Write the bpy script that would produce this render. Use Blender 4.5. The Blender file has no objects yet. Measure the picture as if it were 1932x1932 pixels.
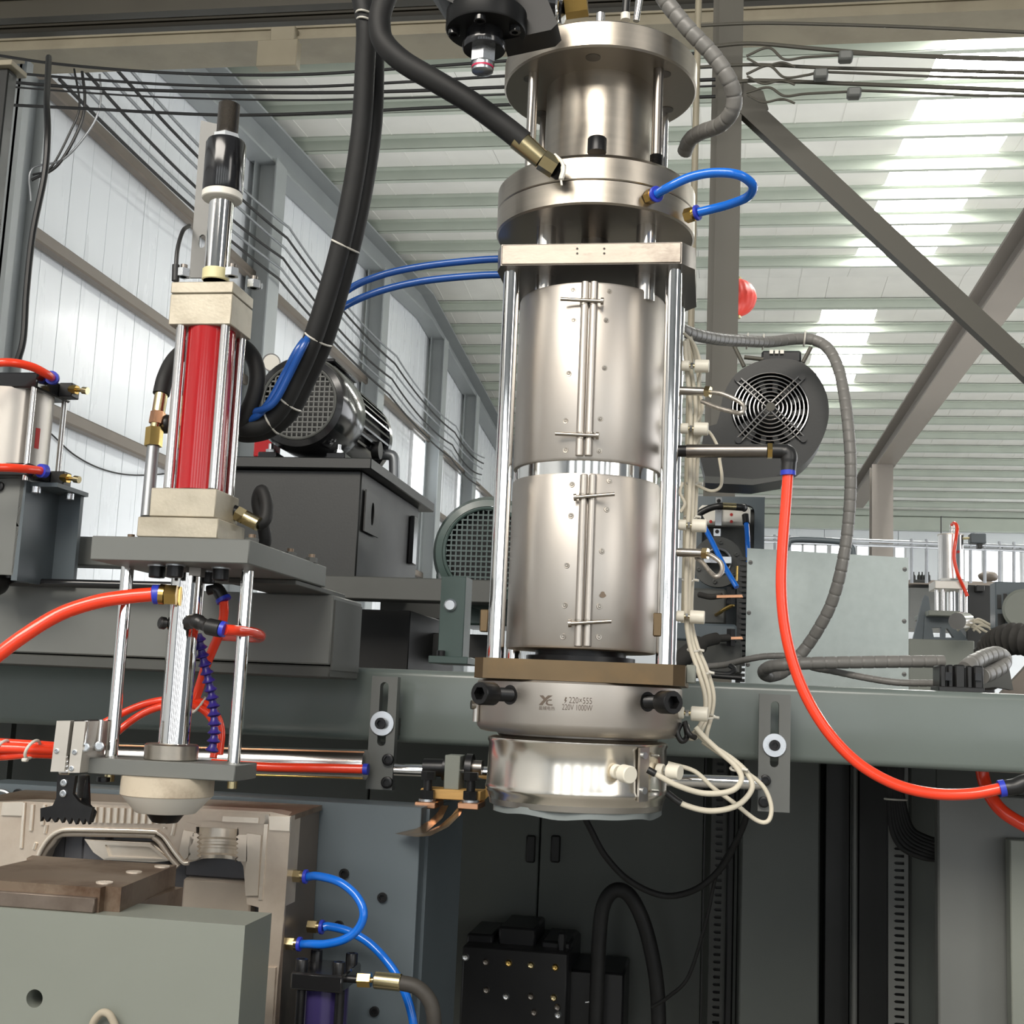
import bpy, bmesh, math, random
from mathutils import Vector, Matrix
random.seed(7)
scene = bpy.context.scene
COL = scene.collection
PI = math.pi

# ------------------------------------------------------------------ camera
FPX, W = 2400.0, 1932.0
def _n(v): return Vector(v).normalized()
Yc = _n((379, 364, FPX))                       # the hall's depth direction, camera axes (right, down, forward)
Zc = Vector((379, 364, FPX)).cross(Vector((1, 0.043, 0))).normalized()
if Zc.y > 0: Zc = -Zc
Xc = Yc.cross(Zc)
CAM = Vector((0, 0, 1.6))
cam_d = bpy.data.cameras.new('camera'); cam = bpy.data.objects.new('camera', cam_d); COL.objects.link(cam)
cam_d.sensor_width = 36; cam_d.lens = 36 * FPX / W; cam_d.clip_start = 0.02; cam_d.clip_end = 200
r_, u_, b_ = Vector((Xc.x, Yc.x, Zc.x)), -Vector((Xc.y, Yc.y, Zc.y)), -Vector((Xc.z, Yc.z, Zc.z))
cam.matrix_world = Matrix(((r_.x, u_.x, b_.x, CAM.x), (r_.y, u_.y, b_.y, CAM.y), (r_.z, u_.z, b_.z, CAM.z), (0, 0, 0, 1)))
scene.camera = cam

# ------------------------------------------------------------------ world, lamps, exposure
scene.view_settings.view_transform = 'Standard'; scene.view_settings.look = 'None'
scene.view_settings.gamma = 1.0; scene.view_settings.use_curve_mapping = False
scene.view_settings.exposure = 0.0
wd = bpy.data.worlds.new('daylight'); scene.world = wd; wd.use_nodes = True
bg = wd.node_tree.nodes['Background']; bg.inputs[0].default_value = (0.86, 0.93, 1.0, 1); bg.inputs[1].default_value = 0.20
def area(name, loc, target, sx, sy, power, color=(1, 1, 1)):
    d = bpy.data.lights.new(name, 'AREA'); d.shape = 'RECTANGLE'; d.size = sx; d.size_y = sy; d.energy = power; d.color = color
    o = bpy.data.objects.new(name, d); COL.objects.link(o); o.location = loc
    o.rotation_euler = (Vector(target) - Vector(loc)).to_track_quat('-Z', 'Y').to_euler()
    return o
area('high_window_light', (-1.6, -3.6, 5.4), (0.0, 1.6, 1.9), 5.5, 2.2, 520, (1.0, 0.94, 0.85))
area('door_light', (4.6, -2.4, 3.4), (0.2, 1.5, 1.8), 1.2, 3.0, 60, (1.0, 0.96, 0.9))
area('side_window_light', (10.5, 16.0, 3.0), (-2.0, 20.0, 5.4), 22.0, 3.6, 880, (0.97, 0.98, 1.0))
area('roof_fill', (0.5, 8.2, 0.5), (1.5, 13.5, 7.0), 8.0, 2.0, 290, (1.0, 1.0, 1.0))  # added upward fill, hidden behind the machine, brightens the roof underside

# ------------------------------------------------------------------ pixel geometry
def ray(px, py):
    c = Vector(((px - W / 2) / FPX, (py - W / 2) / FPX, 1))
    return Vector((c.dot(Xc), c.dot(Yc), c.dot(Zc)))
def P(px, py, Y):
    w = ray(px, py); return CAM + w * (Y / w.y)
def PXX(px, py, X):
    w = ray(px, py); return CAM + w * (X / w.x)
def mpp(px, py, Y): return (P(px + 1, py, Y) - P(px, py, Y)).length
def Zp(px, py, Y): return P(px, py, Y).z
def Xp(px, py, Y): return P(px, py, Y).x

# ------------------------------------------------------------------ materials
def S(r, g, b):
    f = lambda c: ((c / 255 + 0.055) / 1.055) ** 2.4 if c > 10 else c / 255 / 12.92
    return (f(r), f(g), f(b))
def mat(name, col, metal=0.0, rough=0.5, var=0.08, scale=6.0, bump=0.0, bscale=60.0, stain=None, stain_amt=0.5, stain_scale=9.0,
        emit=0.0, coat=0.0, trans=0.0, stretch=None, spec=0.5, aniso=0.0):
    m = bpy.data.materials.new(name); m.use_nodes = True
    nt = m.node_tree; N = nt.nodes; L = nt.links; b = N['Principled BSDF']
    b.inputs['Metallic'].default_value = metal; b.inputs['Roughness'].default_value = rough
    b.inputs['Specular IOR Level'].default_value = spec
    if coat: b.inputs['Coat Weight'].default_value = coat; b.inputs['Coat Roughness'].default_value = 0.12
    if trans: b.inputs['Transmission Weight'].default_value = trans
    if aniso: b.inputs['Anisotropic'].default_value = aniso
    tc = N.new('ShaderNodeTexCoord'); mp = N.new('ShaderNodeMapping'); L.new(tc.outputs['Object'], mp.inputs[0])
    if stretch: mp.inputs['Scale'].default_value = stretch
    nz = N.new('ShaderNodeTexNoise'); nz.inputs['Scale'].default_value = scale; nz.inputs['Detail'].default_value = 5
    L.new(mp.outputs[0], nz.inputs['Vector'])
    cr = N.new('ShaderNodeValToRGB'); L.new(nz.outputs['Fac'], cr.inputs[0])
    cr.color_ramp.elements[0].position = 0.3; cr.color_ramp.elements[1].position = 0.7
    cr.color_ramp.elements[0].color = tuple(max(0, c * (1 - var)) for c in col) + (1,)
    cr.color_ramp.elements[1].color = tuple(min(1, c * (1 + var)) for c in col) + (1,)
    out = cr.outputs[0]
    if stain:
        n2 = N.new('ShaderNodeTexNoise'); n2.inputs['Scale'].default_value = stain_scale; n2.inputs['Detail'].default_value = 8; n2.inputs['Roughness'].default_value = 0.65
        L.new(mp.outputs[0], n2.inputs['Vector'])
        c2 = N.new('ShaderNodeValToRGB'); L.new(n2.outputs['Fac'], c2.inputs[0])
        c2.color_ramp.elements[0].position = 0.48; c2.color_ramp.elements[1].position = 0.66
        c2.color_ramp.elements[0].color = (0, 0, 0, 1); c2.color_ramp.elements[1].color = (stain_amt,) * 3 + (1,)
        mx = N.new('ShaderNodeMix'); mx.data_type = 'RGBA'
        L.new(c2.outputs[0], mx.inputs[0]); L.new(out, mx.inputs[6]); mx.inputs[7].default_value = tuple(stain) + (1,)
        out = mx.outputs[2]
    L.new(out, b.inputs['Base Color'])
    rr = N.new('ShaderNodeMapRange'); L.new(nz.outputs['Fac'], rr.inputs[0])
    rr.inputs[3].default_value = max(0.02, rough * 0.85); rr.inputs[4].default_value = min(1, rough * 1.15); L.new(rr.outputs[0], b.inputs['Roughness'])
    if bump:
        n3 = N.new('ShaderNodeTexNoise'); n3.inputs['Scale'].default_value = bscale; n3.inputs['Detail'].default_value = 3
        L.new(mp.outputs[0], n3.inputs['Vector'])
        bp = N.new('ShaderNodeBump'); bp.inputs['Strength'].default_value = bump; bp.inputs['Distance'].default_value = 0.002
        L.new(n3.outputs['Fac'], bp.inputs['Height']); L.new(bp.outputs[0], b.inputs['Normal'])
    if emit:
        b.inputs['Emission Color'].default_value = tuple(col) + (1,); b.inputs['Emission Strength'].default_value = emit
    return m
M = {}
M['steel'] = mat('brushed_steel', (0.56, 0.53, 0.49), 1, 0.30, 0.06, 4, 0.02, 200, stretch=(1, 1, 0.1))
M['steel_turn'] = mat('turned_steel', (0.45, 0.405, 0.345), 1, 0.32, 0.06, 8, 0.06, 300, stretch=(0.6, 0.6, 18))
M['steel_dark'] = mat('dark_turned_steel', (0.23, 0.21, 0.19), 1, 0.33, 0.1, 8)
M['heater'] = mat('heater_sheet_steel', (0.55, 0.51, 0.465), 1, 0.43, 0.05, 5, 0.05, 14, stain=(0.45, 0.36, 0.28), stain_amt=0.18, stain_scale=5)
M['chrome'] = mat('chrome', (0.82, 0.81, 0.79), 1, 0.07, 0.02, 3)
M['chrome_soft'] = mat('satin_chrome', (0.70, 0.68, 0.66), 1, 0.2, 0.04, 5)
M['mirror'] = mat('mirror_steel', (0.84, 0.83, 0.80), 1, 0.11, 0.04, 6, 0.05, 10)
M['die_band'] = mat('bright_nozzle_band', (0.86, 0.80, 0.71), 1, 0.20, 0.05, 5, 0.10, 9)
M['crane'] = mat('brownish_grey_crane_beam', S(118, 112, 105), 0, 0.5, 0.06, 4)
M['steel_ground'] = mat('ground_steel_edge', S(172, 162, 150), 0.5, 0.45, 0.12, 30, 0.05, 150, stain=S(96, 84, 76), stain_amt=0.6, stain_scale=16, stretch=(1, 1, 2.2))
M['bronze_plate'] = mat('heat_tanned_steel', S(106, 90, 68), 0.7, 0.45, 0.14, 12, 0.03, 80, stain=S(134, 106, 70), stain_amt=0.45)
M['pin'] = mat('pin_steel', (0.42, 0.38, 0.33), 1, 0.3, 0.05)
M['grey'] = mat('grey_paint', S(106, 108, 105), 0, 0.42, 0.05, 8, 0.03, 120)
M['grey_light'] = mat('pale_grey_paint', S(126, 130, 122), 0, 0.45, 0.04, 5, 0.02, 160)
M['grey_green'] = mat('grey_green_paint', S(104, 113, 109), 0, 0.30, 0.05, 7, 0.06, 25, coat=0.2)
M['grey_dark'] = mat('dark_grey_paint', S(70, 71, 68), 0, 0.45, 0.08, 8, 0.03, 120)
M['blue_grey'] = mat('blue_grey_paint', S(86, 95, 100), 0, 0.42, 0.05, 5, 0.02, 120)
M['charcoal'] = mat('charcoal_paint', S(32, 33, 32), 0, 0.42, 0.08, 8, 0.05, 220)
M['green_dark'] = mat('dark_green_enamel', S(58, 74, 70), 0, 0.3, 0.1, 10, 0.12, 40, coat=0.3)
M['black'] = mat('black_plastic', (0.012, 0.012, 0.012), 0, 0.38, 0.2)
M['black_gloss'] = mat('black_enamel', (0.012, 0.012, 0.013), 0, 0.16, 0.1, coat=0.3)
M['black_oxide'] = mat('black_oxide_steel', (0.035, 0.035, 0.036), 0.8, 0.36, 0.2, 30)
M['rubber'] = mat('black_rubber', (0.014, 0.014, 0.014), 0, 0.6, 0.3, 14, 0.06, 90, stain=(0.06, 0.055, 0.05), stain_amt=0.12, spec=0.35)
M['rubber_tan'] = mat('dusty_black_rubber', (0.045, 0.040, 0.034), 0, 0.6, 0.3, 20, 0.06, 90)
M['blue_hose'] = mat('blue_tubing', (0.008, 0.15, 0.66), 0, 0.2, 0.05, coat=0.3)
M['blue_deep'] = mat('deep_blue_tubing', (0.010, 0.075, 0.32), 0, 0.26, 0.05, coat=0.2)
M['collar_blue'] = mat('blue_release_collar', (0.03, 0.05, 0.48), 0, 0.35, 0.05)
M['violet'] = mat('violet_coolant_hose', (0.030, 0.018, 0.19), 0, 0.34, 0.1)
M['red_hose'] = mat('orange_red_tubing', (0.90, 0.055, 0.018), 0, 0.22, 0.03, coat=0.3)
M['red'] = mat('red_enamel', (0.38, 0.006, 0.008), 0, 0.16, 0.05, coat=0.5)
M['red_flat'] = mat('red_print', (0.5, 0.03, 0.025), 0, 0.5)
M['lantern'] = mat('red_lantern_cloth', (0.48, 0.03, 0.018), 0, 0.45, 0.1)
M['white_block'] = mat('nickel_plated_block', S(182, 174, 157), 0.35, 0.42, 0.06, 40, 0.08, 260, stain=S(140, 130, 112), stain_amt=0.3, stain_scale=30)
M['alu'] = mat('anodised_aluminium', S(205, 200, 192), 0.6, 0.4, 0.04, 20)
M['alu_tube'] = mat('drawn_aluminium_tube', S(186, 180, 172), 0.85, 0.36, 0.05, 5)
M['panel'] = mat('galvanised_panel', S(172, 182, 180), 0.15, 0.45, 0.05, 60, 0.02, 200)
M['brass'] = mat('brass', (0.62, 0.42, 0.14), 1, 0.22, 0.08, 20)
M['gold'] = mat('zinc_yellow_steel', (0.62, 0.52, 0.30), 1, 0.24, 0.08, 20)
M['zinc'] = mat('zinc_plated_steel', (0.66, 0.68, 0.70), 1, 0.28, 0.08, 20)
M['galv'] = mat('galvanised_pipe', S(140, 143, 146), 0.7, 0.42, 0.1, 20)
M['ceramic'] = mat('cream_ceramic', S(226, 221, 206), 0, 0.4, 0.03)
M['wire'] = mat('cream_silicone_wire', S(205, 198, 180), 0, 0.55, 0.06, 30)
M['nylon'] = mat('white_nylon', S(226, 222, 212), 0, 0.4, 0.03)
M['tie'] = mat('natural_cable_tie', S(205, 202, 192), 0, 0.4, 0.03)
M['cream'] = mat('cream_plastic_bush', S(214, 206, 160), 0, 0.4, 0.05)
M['cone'] = mat('used_white_nylon', S(196, 184, 164), 0, 0.45, 0.10, 12, stain=S(120, 100, 78), stain_amt=0.6, stain_scale=16)
M['spiral'] = mat('grey_spiral_wrap', S(118, 116, 112), 0, 0.42, 0.06, 10)
M['mould'] = mat('machined_mould_aluminium', S(196, 184, 170), 0.45, 0.32, 0.12, 12, 0.06, 40, stain=S(150, 130, 112), stain_amt=0.3, stain_scale=10)
M['mould_bright'] = mat('polished_mould_aluminium', S(232, 222, 208), 0.6, 0.22, 0.06, 14, 0.05, 60)
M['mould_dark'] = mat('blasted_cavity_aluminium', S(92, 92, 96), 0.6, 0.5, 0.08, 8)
M['rust'] = mat('rusted_tool_steel', S(126, 110, 94), 0.5, 0.42, 0.2, 6, 0.05, 60, stain=S(76, 50, 32), stain_amt=0.85, stain_scale=11)
M['tool'] = mat('tool_steel', S(132, 120, 110), 0.7, 0.40, 0.12, 9, 0.04, 60, stain=S(86, 74, 64), stain_amt=0.55, stain_scale=8)
M['copper'] = mat('copper', (0.72, 0.38, 0.22), 1, 0.28, 0.08, 20)
M['phenolic'] = mat('tan_laminate', S(190, 150, 88), 0, 0.5, 0.1, 40, stretch=(1, 1, 12))
M['blade'] = mat('tempered_blade_steel', S(150, 132, 112), 0.9, 0.25, 0.12, 30, stain=S(90, 74, 60), stain_amt=0.5)
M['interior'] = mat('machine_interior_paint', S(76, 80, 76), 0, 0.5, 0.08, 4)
M['valve'] = mat('valve_block_black', (0.010, 0.010, 0.011), 0, 0.35, 0.2)
M['sheet'] = mat('white_roof_sheet', S(214, 214, 208), 0.0, 0.5, 0.04, 3)
M['purlin'] = mat('galvanised_purlin', S(172, 179, 168), 0.0, 0.45, 0.05, 3)
M['wallpanel'] = mat('white_wall_panel', S(216, 220, 224), 0, 0.28, 0.012, 2, stretch=(1, 3, 0.5), coat=0.2)
M['girt'] = mat('brown_grey_girt', S(104, 96, 87), 0, 0.45, 0.08, 5)
M['column'] = mat('pale_blue_grey_column', S(140, 145, 146), 0, 0.42, 0.05, 4)
M['girder'] = mat('brown_black_girder', S(62, 58, 48), 0, 0.5, 0.08, 4)
M['beige'] = mat('dusty_beige_girder', S(150, 142, 122), 0, 0.5, 0.08, 4, stain=S(122, 113, 96), stain_amt=0.4, stain_scale=3)
M['olive'] = mat('dusty_dark_girder', S(78, 75, 66), 0, 0.5, 0.08, 4)
M['skylight'] = mat('skylight_sheet', (1.0, 0.985, 0.94), 0, 0.4, 0.0, emit=30.0)
M['pane'] = mat('bright_window_pane', (0.93, 0.97, 1.0), 0, 0.2, 0.0, emit=2.6)
M['frame_white'] = mat('window_frame', S(190, 192, 194), 0, 0.4)
M['concrete'] = mat('concrete_floor', S(128, 126, 120), 0, 0.6, 0.12, 1.5, 0.04, 30)
M['bar_steel'] = mat('dull_flat_steel', S(118, 118, 116), 0.35, 0.5, 0.12, 20)
M['black_matt'] = mat('black_matt_enamel', (0.009, 0.009, 0.009), 0, 0.42, 0.2, spec=0.25)
M['rope'] = mat('grubby_rope', S(168, 158, 140), 0, 0.8, 0.2, 40)
M['cloth'] = mat('black_duct_cloth', S(52, 50, 47), 0, 0.8, 0.2, 30, 0.3, 40)
M['print'] = mat('laser_print', S(96, 84, 74), 0.2, 0.6)
M['braid'] = mat('steel_braid', (0.45, 0.42, 0.38), 0.8, 0.45, 0.2, 300)
M['pink'] = mat('pink_marking', S(190, 40, 80), 0, 0.5)
M['oil_violet'] = mat('dark_violet_paint', S(56, 48, 92), 0, 0.22, 0.1, coat=0.3)
M['clear'] = mat('milky_film', S(150, 158, 158), 0, 0.3, 0.1, trans=0.4)

# ------------------------------------------------------------------ mesh builder
ORG = {}
def frame_of(axis):
    a = Vector(axis).normalized(); t = Vector((0, 0, 1)) if abs(a.z) < 0.9 else Vector((1, 0, 0))
    u = a.cross(t).normalized(); return u, a.cross(u).normalized(), a
class MB:
    def __init__(s): s.bm = bmesh.new()
    def box(s, x0, x1, y0, y1, z0, z1, bev=0.0, seg=1):
        x0, x1 = min(x0, x1), max(x0, x1); y0, y1 = min(y0, y1), max(y0, y1); z0, z1 = min(z0, z1), max(z0, z1)
        v = [s.bm.verts.new((x, y, z)) for x in (x0, x1) for y in (y0, y1) for z in (z0, z1)]
        fs = [s.bm.faces.new([v[i] for i in f]) for f in ((0, 1, 3, 2), (4, 6, 7, 5), (0, 4, 5, 1), (2, 3, 7, 6), (0, 2, 6, 4), (1, 5, 7, 3))]
        if bev > 0:
            es = list({e for f in fs for e in f.edges})
            bmesh.ops.bevel(s.bm, geom=es, offset=min(bev, 0.45 * min(x1 - x0, y1 - y0, z1 - z0)), segments=seg, affect='EDGES', profile=0.5)
        return s
    def ring(s, c, u, v, r, n): return [s.bm.verts.new(c + (u * math.cos(2 * PI * i / n) + v * math.sin(2 * PI * i / n)) * r) for i in range(n)]
    def join(s, A, B):
        n = len(A)
        for i in range(n): s.bm.faces.new((A[i], A[(i + 1) % n], B[(i + 1) % n], B[i]))
    def cyl(s, a, b, r, r2=None, n=24, bev=0.0):
        a, b = Vector(a), Vector(b); r2 = r if r2 is None else r2
        u, v, w = frame_of(b - a); L = (b - a).length
        if bev: prof = [(r - bev, 0), (r, bev), (r2, L - bev), (r2 - bev, L)]
        else: prof = [(r, 0), (r2, L)]
        return s._lathe(prof, a, u, v, w, n)
    def _lathe(s, prof, o, u, v, w, n, caps=True):
        rings = [s.ring(o + w * h, u, v, max(r, 1e-5), n) for r, h in prof]
        for A, B in zip(rings, rings[1:]): s.join(A, B)
        if caps:
            s.bm.faces.new(rings[0]); s.bm.faces.new(rings[-1])
        return s
    def lathe(s, prof, o, axis=(0, 0, 1), n=48, caps=True):
        u, v, w = frame_of(axis); return s._lathe(prof, Vector(o), u, v, w, n, caps)
    def arc_shell(s, prof, o, a0, a1, n=32):           # upright open surface of revolution between two angles
        cols = []
        for i in range(n + 1):
            t = a0 + (a1 - a0) * i / n; d = Vector((math.cos(t), math.sin(t), 0))
            cols.append([s.bm.verts.new(Vector(o) + d * r + Vector((0, 0, h))) for r, h in prof])
        for A, B in zip(cols, cols[1:]):
            for k in range(len(prof) - 1): s.bm.faces.new((A[k], B[k], B[k + 1], A[k + 1]))
        return s
    def hexp(s, a, b, r, rot=0.0):
        a, b = Vector(a), Vector(b); u, v, w = frame_of(b - a)
        A, B = [[s.bm.verts.new(c + (u * math.cos(rot + PI * i / 3) + v * math.sin(rot + PI * i / 3)) * r) for i in range(6)] for c in (a, b)]
        s.join(A, B); s.bm.faces.new(A); s.bm.faces.new(B); return s
    def tube(s, pts, r, n=12, closed=False, caps=True):
        pts = [Vector(p) for p in pts]; k = len(pts); rs = r if isinstance(r, (list, tuple)) else [r] * k
        T = []
        for i in range(k):
            a = pts[(i - 1) % k] if (closed or i > 0) else pts[0]; b = pts[(i + 1) % k] if (closed or i < k - 1) else pts[-1]
            d = b - a; T.append(d.normalized() if d.length > 1e-9 else (T[-1] if T else Vector((0, 0, 1))))
        u, v, _ = frame_of(T[0]); rings = []
        for i in range(k):
            t = T[i]; u = (u - t * u.dot(t)); u = u.normalized() if u.length > 1e-6 else frame_of(t)[0]; v = t.cross(u)
            rings.append(s.ring(pts[i], u, v, rs[i], n))
        for A, B in zip(rings, rings[1:]): s.join(A, B)
        if closed: s.join(rings[-1], rings[0])
        elif caps: s.bm.faces.new(rings[0]); s.bm.faces.new(rings[-1])
        return s
    def prism(s, poly, vec):
        vec = Vector(vec); A = [s.bm.verts.new(Vector(p)) for p in poly]; B = [s.bm.verts.new(Vector(p) + vec) for p in poly]
        s.join(A, B); s.bm.faces.new(A); s.bm.faces.new(B); return s
    def plate(s, loops, vec):                            # flat plate with holes: loops[0] is the outline
        vec = Vector(vec)
        for off in (Vector(), vec):
            vs = [[s.bm.verts.new(Vector(p) + off) for p in lp] for lp in loops]
            es = [s.bm.edges.new((lv[i], lv[(i + 1) % len(lv)])) for lv in vs for i in range(len(lv))]
            bmesh.ops.triangle_fill(s.bm, edges=es, use_beauty=True)
            if off.length == 0: first = vs
        for A, B in zip(first, vs): s.join(A, B)
        return s
    def ball(s, c, r, sc=(1, 1, 1), u=16, v=10):
        m = Matrix.Translation(Vector(c)) @ Matrix.Diagonal((r * sc[0], r * sc[1], r * sc[2], 1))
        bmesh.ops.create_uvsphere(s.bm, u_segments=u, v_segments=v, radius=1, matrix=m); return s
    def build(s, name, m, parent=None, label=None, kind=None, cat=None, group=None, sharp=38, origin=None):
        bm = s.bm; bmesh.ops.recalc_face_normals(bm, faces=bm.faces)
        ca = math.radians(sharp)
        for f in bm.faces: f.smooth = True
        for e in bm.edges:
            if len(e.link_faces) == 2: e.smooth = e.calc_face_angle(0) < ca
        if parent is not None: o0 = ORG[parent.name]
        elif origin is not None: o0 = Vector(origin)
        else:
            xs = [v.co.x for v in bm.verts]; ys = [v.co.y for v in bm.verts]; zs = [v.co.z for v in bm.verts]
            o0 = Vector(((min(xs) + max(xs)) / 2, (min(ys) + max(ys)) / 2, min(zs)))
        bmesh.ops.translate(bm, vec=-o0, verts=bm.verts)
        me = bpy.data.meshes.new(name); bm.to_mesh(me); bm.free(); me.materials.append(m)
        o = bpy.data.objects.new(name, me); COL.objects.link(o)
        if parent is not None: o.parent = parent
        else: o.location = o0
        ORG[o.name] = o0
        for k, val in (('label', label), ('kind', kind), ('category', cat), ('group', group)):
            if val: o[k] = val
        return o
def thing(name, label, cat, loc, group=None, kind=None):
    o = bpy.data.objects.new(name, None); COL.objects.link(o); o.location = loc; o.empty_display_size = 0.02
    ORG[o.name] = Vector(loc); o['label'] = label
    if cat: o['category'] = cat
    if group: o['group'] = group
    if kind: o['kind'] = kind
    return o
def struct(name, loc=(0, 0, 0)):
    o = bpy.data.objects.new(name, None); COL.objects.link(o); o.location = loc; o['kind'] = 'structure'; ORG[o.name] = Vector(loc); return o
def copy_at(src, delta, parent=None):                     # a copy of one mesh object moved by delta
    o = src.copy(); COL.objects.link(o)
    if parent is not None: o.parent = parent
    o.location = src.location + Vector(delta); return o
def smooth(pts, k=8):
    pts = [Vector(p) for p in pts]; out = []
    for i in range(len(pts) - 1):
        p0 = pts[i - 1] if i else pts[0] * 2 - pts[1]; p1, p2 = pts[i], pts[i + 1]; p3 = pts[i + 2] if i + 2 < len(pts) else p2 * 2 - p1
        for j in range(k):
            t = j / k; out.append(0.5 * ((2 * p1) + (p2 - p0) * t + (2 * p0 - 5 * p1 + 4 * p2 - p3) * t * t + (3 * p1 - p0 - 3 * p2 + p3) * t ** 3))
    out.append(pts[-1]); return out
def path(pp, k=8): return smooth([P(*q) for q in pp], k)
def resample(pts, step):
    cum = [0.0]
    for a, b in zip(pts, pts[1:]): cum.append(cum[-1] + (b - a).length)
    n = max(2, int(cum[-1] / step)); out = []; j = 0
    for i in range(n + 1):
        d = cum[-1] * i / n
        while j < len(pts) - 2 and cum[j + 1] < d: j += 1
        L = cum[j + 1] - cum[j]; out.append(pts[j].lerp(pts[j + 1], (d - cum[j]) / L if L > 0 else 0))
    return out
def wrap_mesh(pts, r, pitch, gap=0.16, n=14):             # spiral wrap: overlapping turns with a notch between turns
    pts = resample(pts, pitch / 9); rs = []
    for i in range(len(pts)):
        f = (i % 9) / 9; rs.append(r * (0.93 if i % 9 == 0 else 1.0 + 0.03 * f))
    return MB().tube(pts, rs, n)
def fbox(mb, x0, y0, x1, y1, Y0, Y1, bev=0.0):             # box whose front face spans these picture edges at depth Y0
    ym, xm = (y0 + y1) / 2, (x0 + x1) / 2
    return mb.box(Xp(x0, ym, Y0), Xp(x1, ym, Y0), Y0, Y1, Zp(xm, y1, Y0), Zp(xm, y0, Y0), bev)
def circle(c, r, n=20, plane='xz', a0=0):
    c = Vector(c); out = []
    for i in range(n):
        t = a0 + 2 * PI * i / n; d = (math.cos(t) * r, 0, math.sin(t) * r) if plane == 'xz' else (math.cos(t) * r, math.sin(t) * r, 0) if plane == 'xy' else (0, math.cos(t) * r, math.sin(t) * r)
        out.append(c + Vector(d))
    return out
def slot(c, w, h, n=8):                                    # upright rounded slot outline in the x-z plane
    c = Vector(c); r = w / 2; out = []
    for i in range(n + 1): t = PI * i / n; out.append(c + Vector((r * math.cos(t), 0, h / 2 - r + r * math.sin(t))))
    for i in range(n + 1): t = PI + PI * i / n; out.append(c + Vector((r * math.cos(t), 0, -h / 2 + r + r * math.sin(t))))
    return out
def rect(x0, x1, z0, z1, Y): return [Vector((x0, Y, z0)), Vector((x1, Y, z0)), Vector((x1, Y, z1)), Vector((x0, Y, z1))]
def socket_bolt(a, d, r, L, name='bolt', parent=None, m='black_oxide', **kw):   # cap head with a hexagon socket; a: seat, d: outward
    a = Vector(a); d = Vector(d).normalized(); u, v, w = frame_of(d); mb = MB()
    n = 18; A = mb.ring(a, u, v, r, n); B = mb.ring(a + d * L * 0.93, u, v, r, n); C = mb.ring(a + d * L, u, v, r * 0.92, n)
    hx = lambda h, rr: [mb.bm.verts.new(a + d * h + (u * math.cos(PI * i / 9) + v * math.sin(PI * i / 9)) * rr * (math.cos(PI / 6) / math.cos(((i * 20) % 60 - 30) * PI / 180))) for i in range(n)]
    D = hx(L, r * 0.6); E = hx(L * 0.45, r * 0.6)
    for p, q in ((A, B), (B, C), (C, D), (D, E)): mb.join(p, q)
    mb.bm.faces.new(A); mb.bm.faces.new(E)
    return mb.build(name, M[m], parent, **kw)
# ================================================================== THE HALL
XW, YR, ZR, SL, YF, YN = -4.0, 16.0, 7.05, 0.08, 29.0, 3.5     # left wall, ridge, roof slope, far wall, near end of the roof
def roof_z(y): return ZR - SL * abs(y - YR)
XE = 16.0
# floor
fl = MB().box(-4.2, XE, -6.6, 29.2, -0.1, 0).build('floor', M['concrete'], kind='structure')
# left gable wall of upright insulated panels
wl = struct('wall_left', (XW, 0, 0))
pw = 1.0
for i in range(35):
    y0 = -6.0 + i * pw; y1 = y0 + pw - 0.006
    win = 15.2 <= y0 + pw / 2 <= 26.5 and (i % 3) != 0
    zt0, zt1 = roof_z(y0) - 0.02, roof_z(y1) - 0.02
    segs = [(0.0, None)] if not win else [(0.0, 4.15), (5.05, None)]
    for z0, z1 in segs:
        mb = MB(); a, b = (zt0, zt1) if z1 is None else (z1, z1)
        mb.prism([(XW, y0, z0), (XW, y1, z0), (XW, y1, b), (XW, y0, a)], (-0.06, 0, 0))
        for k in range(1, 4):                              # shallow pressed ribs down each panel
            yy = y0 + pw * k / 4; mb.prism([(XW, yy - 0.014, z0), (XW, yy + 0.014, z0), (XW, yy + 0.014, min(a, b) - 0.01), (XW, yy - 0.014, min(a, b) - 0.01)], (0.0025, 0, 0))
        mb.build('wall_panel', M['wallpanel'], wl)
wi = 0
for i in range(35):
    y0 = -6.0 + i * pw
    if 15.2 <= y0 + pw / 2 <= 26.5 and (i % 3) != 0:
        wi += 1; w = struct('window_%d' % wi, (XW, y0 + pw / 2, 4.6))
        f = MB()
        for (a, b, c, d) in ((y0, y0 + pw, 4.15, 4.22), (y0, y0 + pw, 4.98, 5.05), (y0, y0 + 0.06, 4.22, 4.98), (y0 + pw - 0.06, y0 + pw, 4.22, 4.98)):
            f.box(XW - 0.03, XW + 0.03, a, b, c, d)
        f.build('window_frame', M['frame_white'], w)
        MB().box(XW - 0.012, XW, y0 + 0.06, y0 + pw - 0.06, 4.22, 4.98).build('pane', M['pane'], w)
for zg in (PXX(65, 456, XW).z, PXX(109, 790, XW).z, PXX(90, 177, XW).z):
    MB().box(XW + 0.01, XW + 0.09, -5.9, 28.9, zg - 0.04, zg + 0.045, 0.012).build('girt', M['girt'], wl)
rf = MB()                                                  # rafter along the gable, following both slopes
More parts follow.
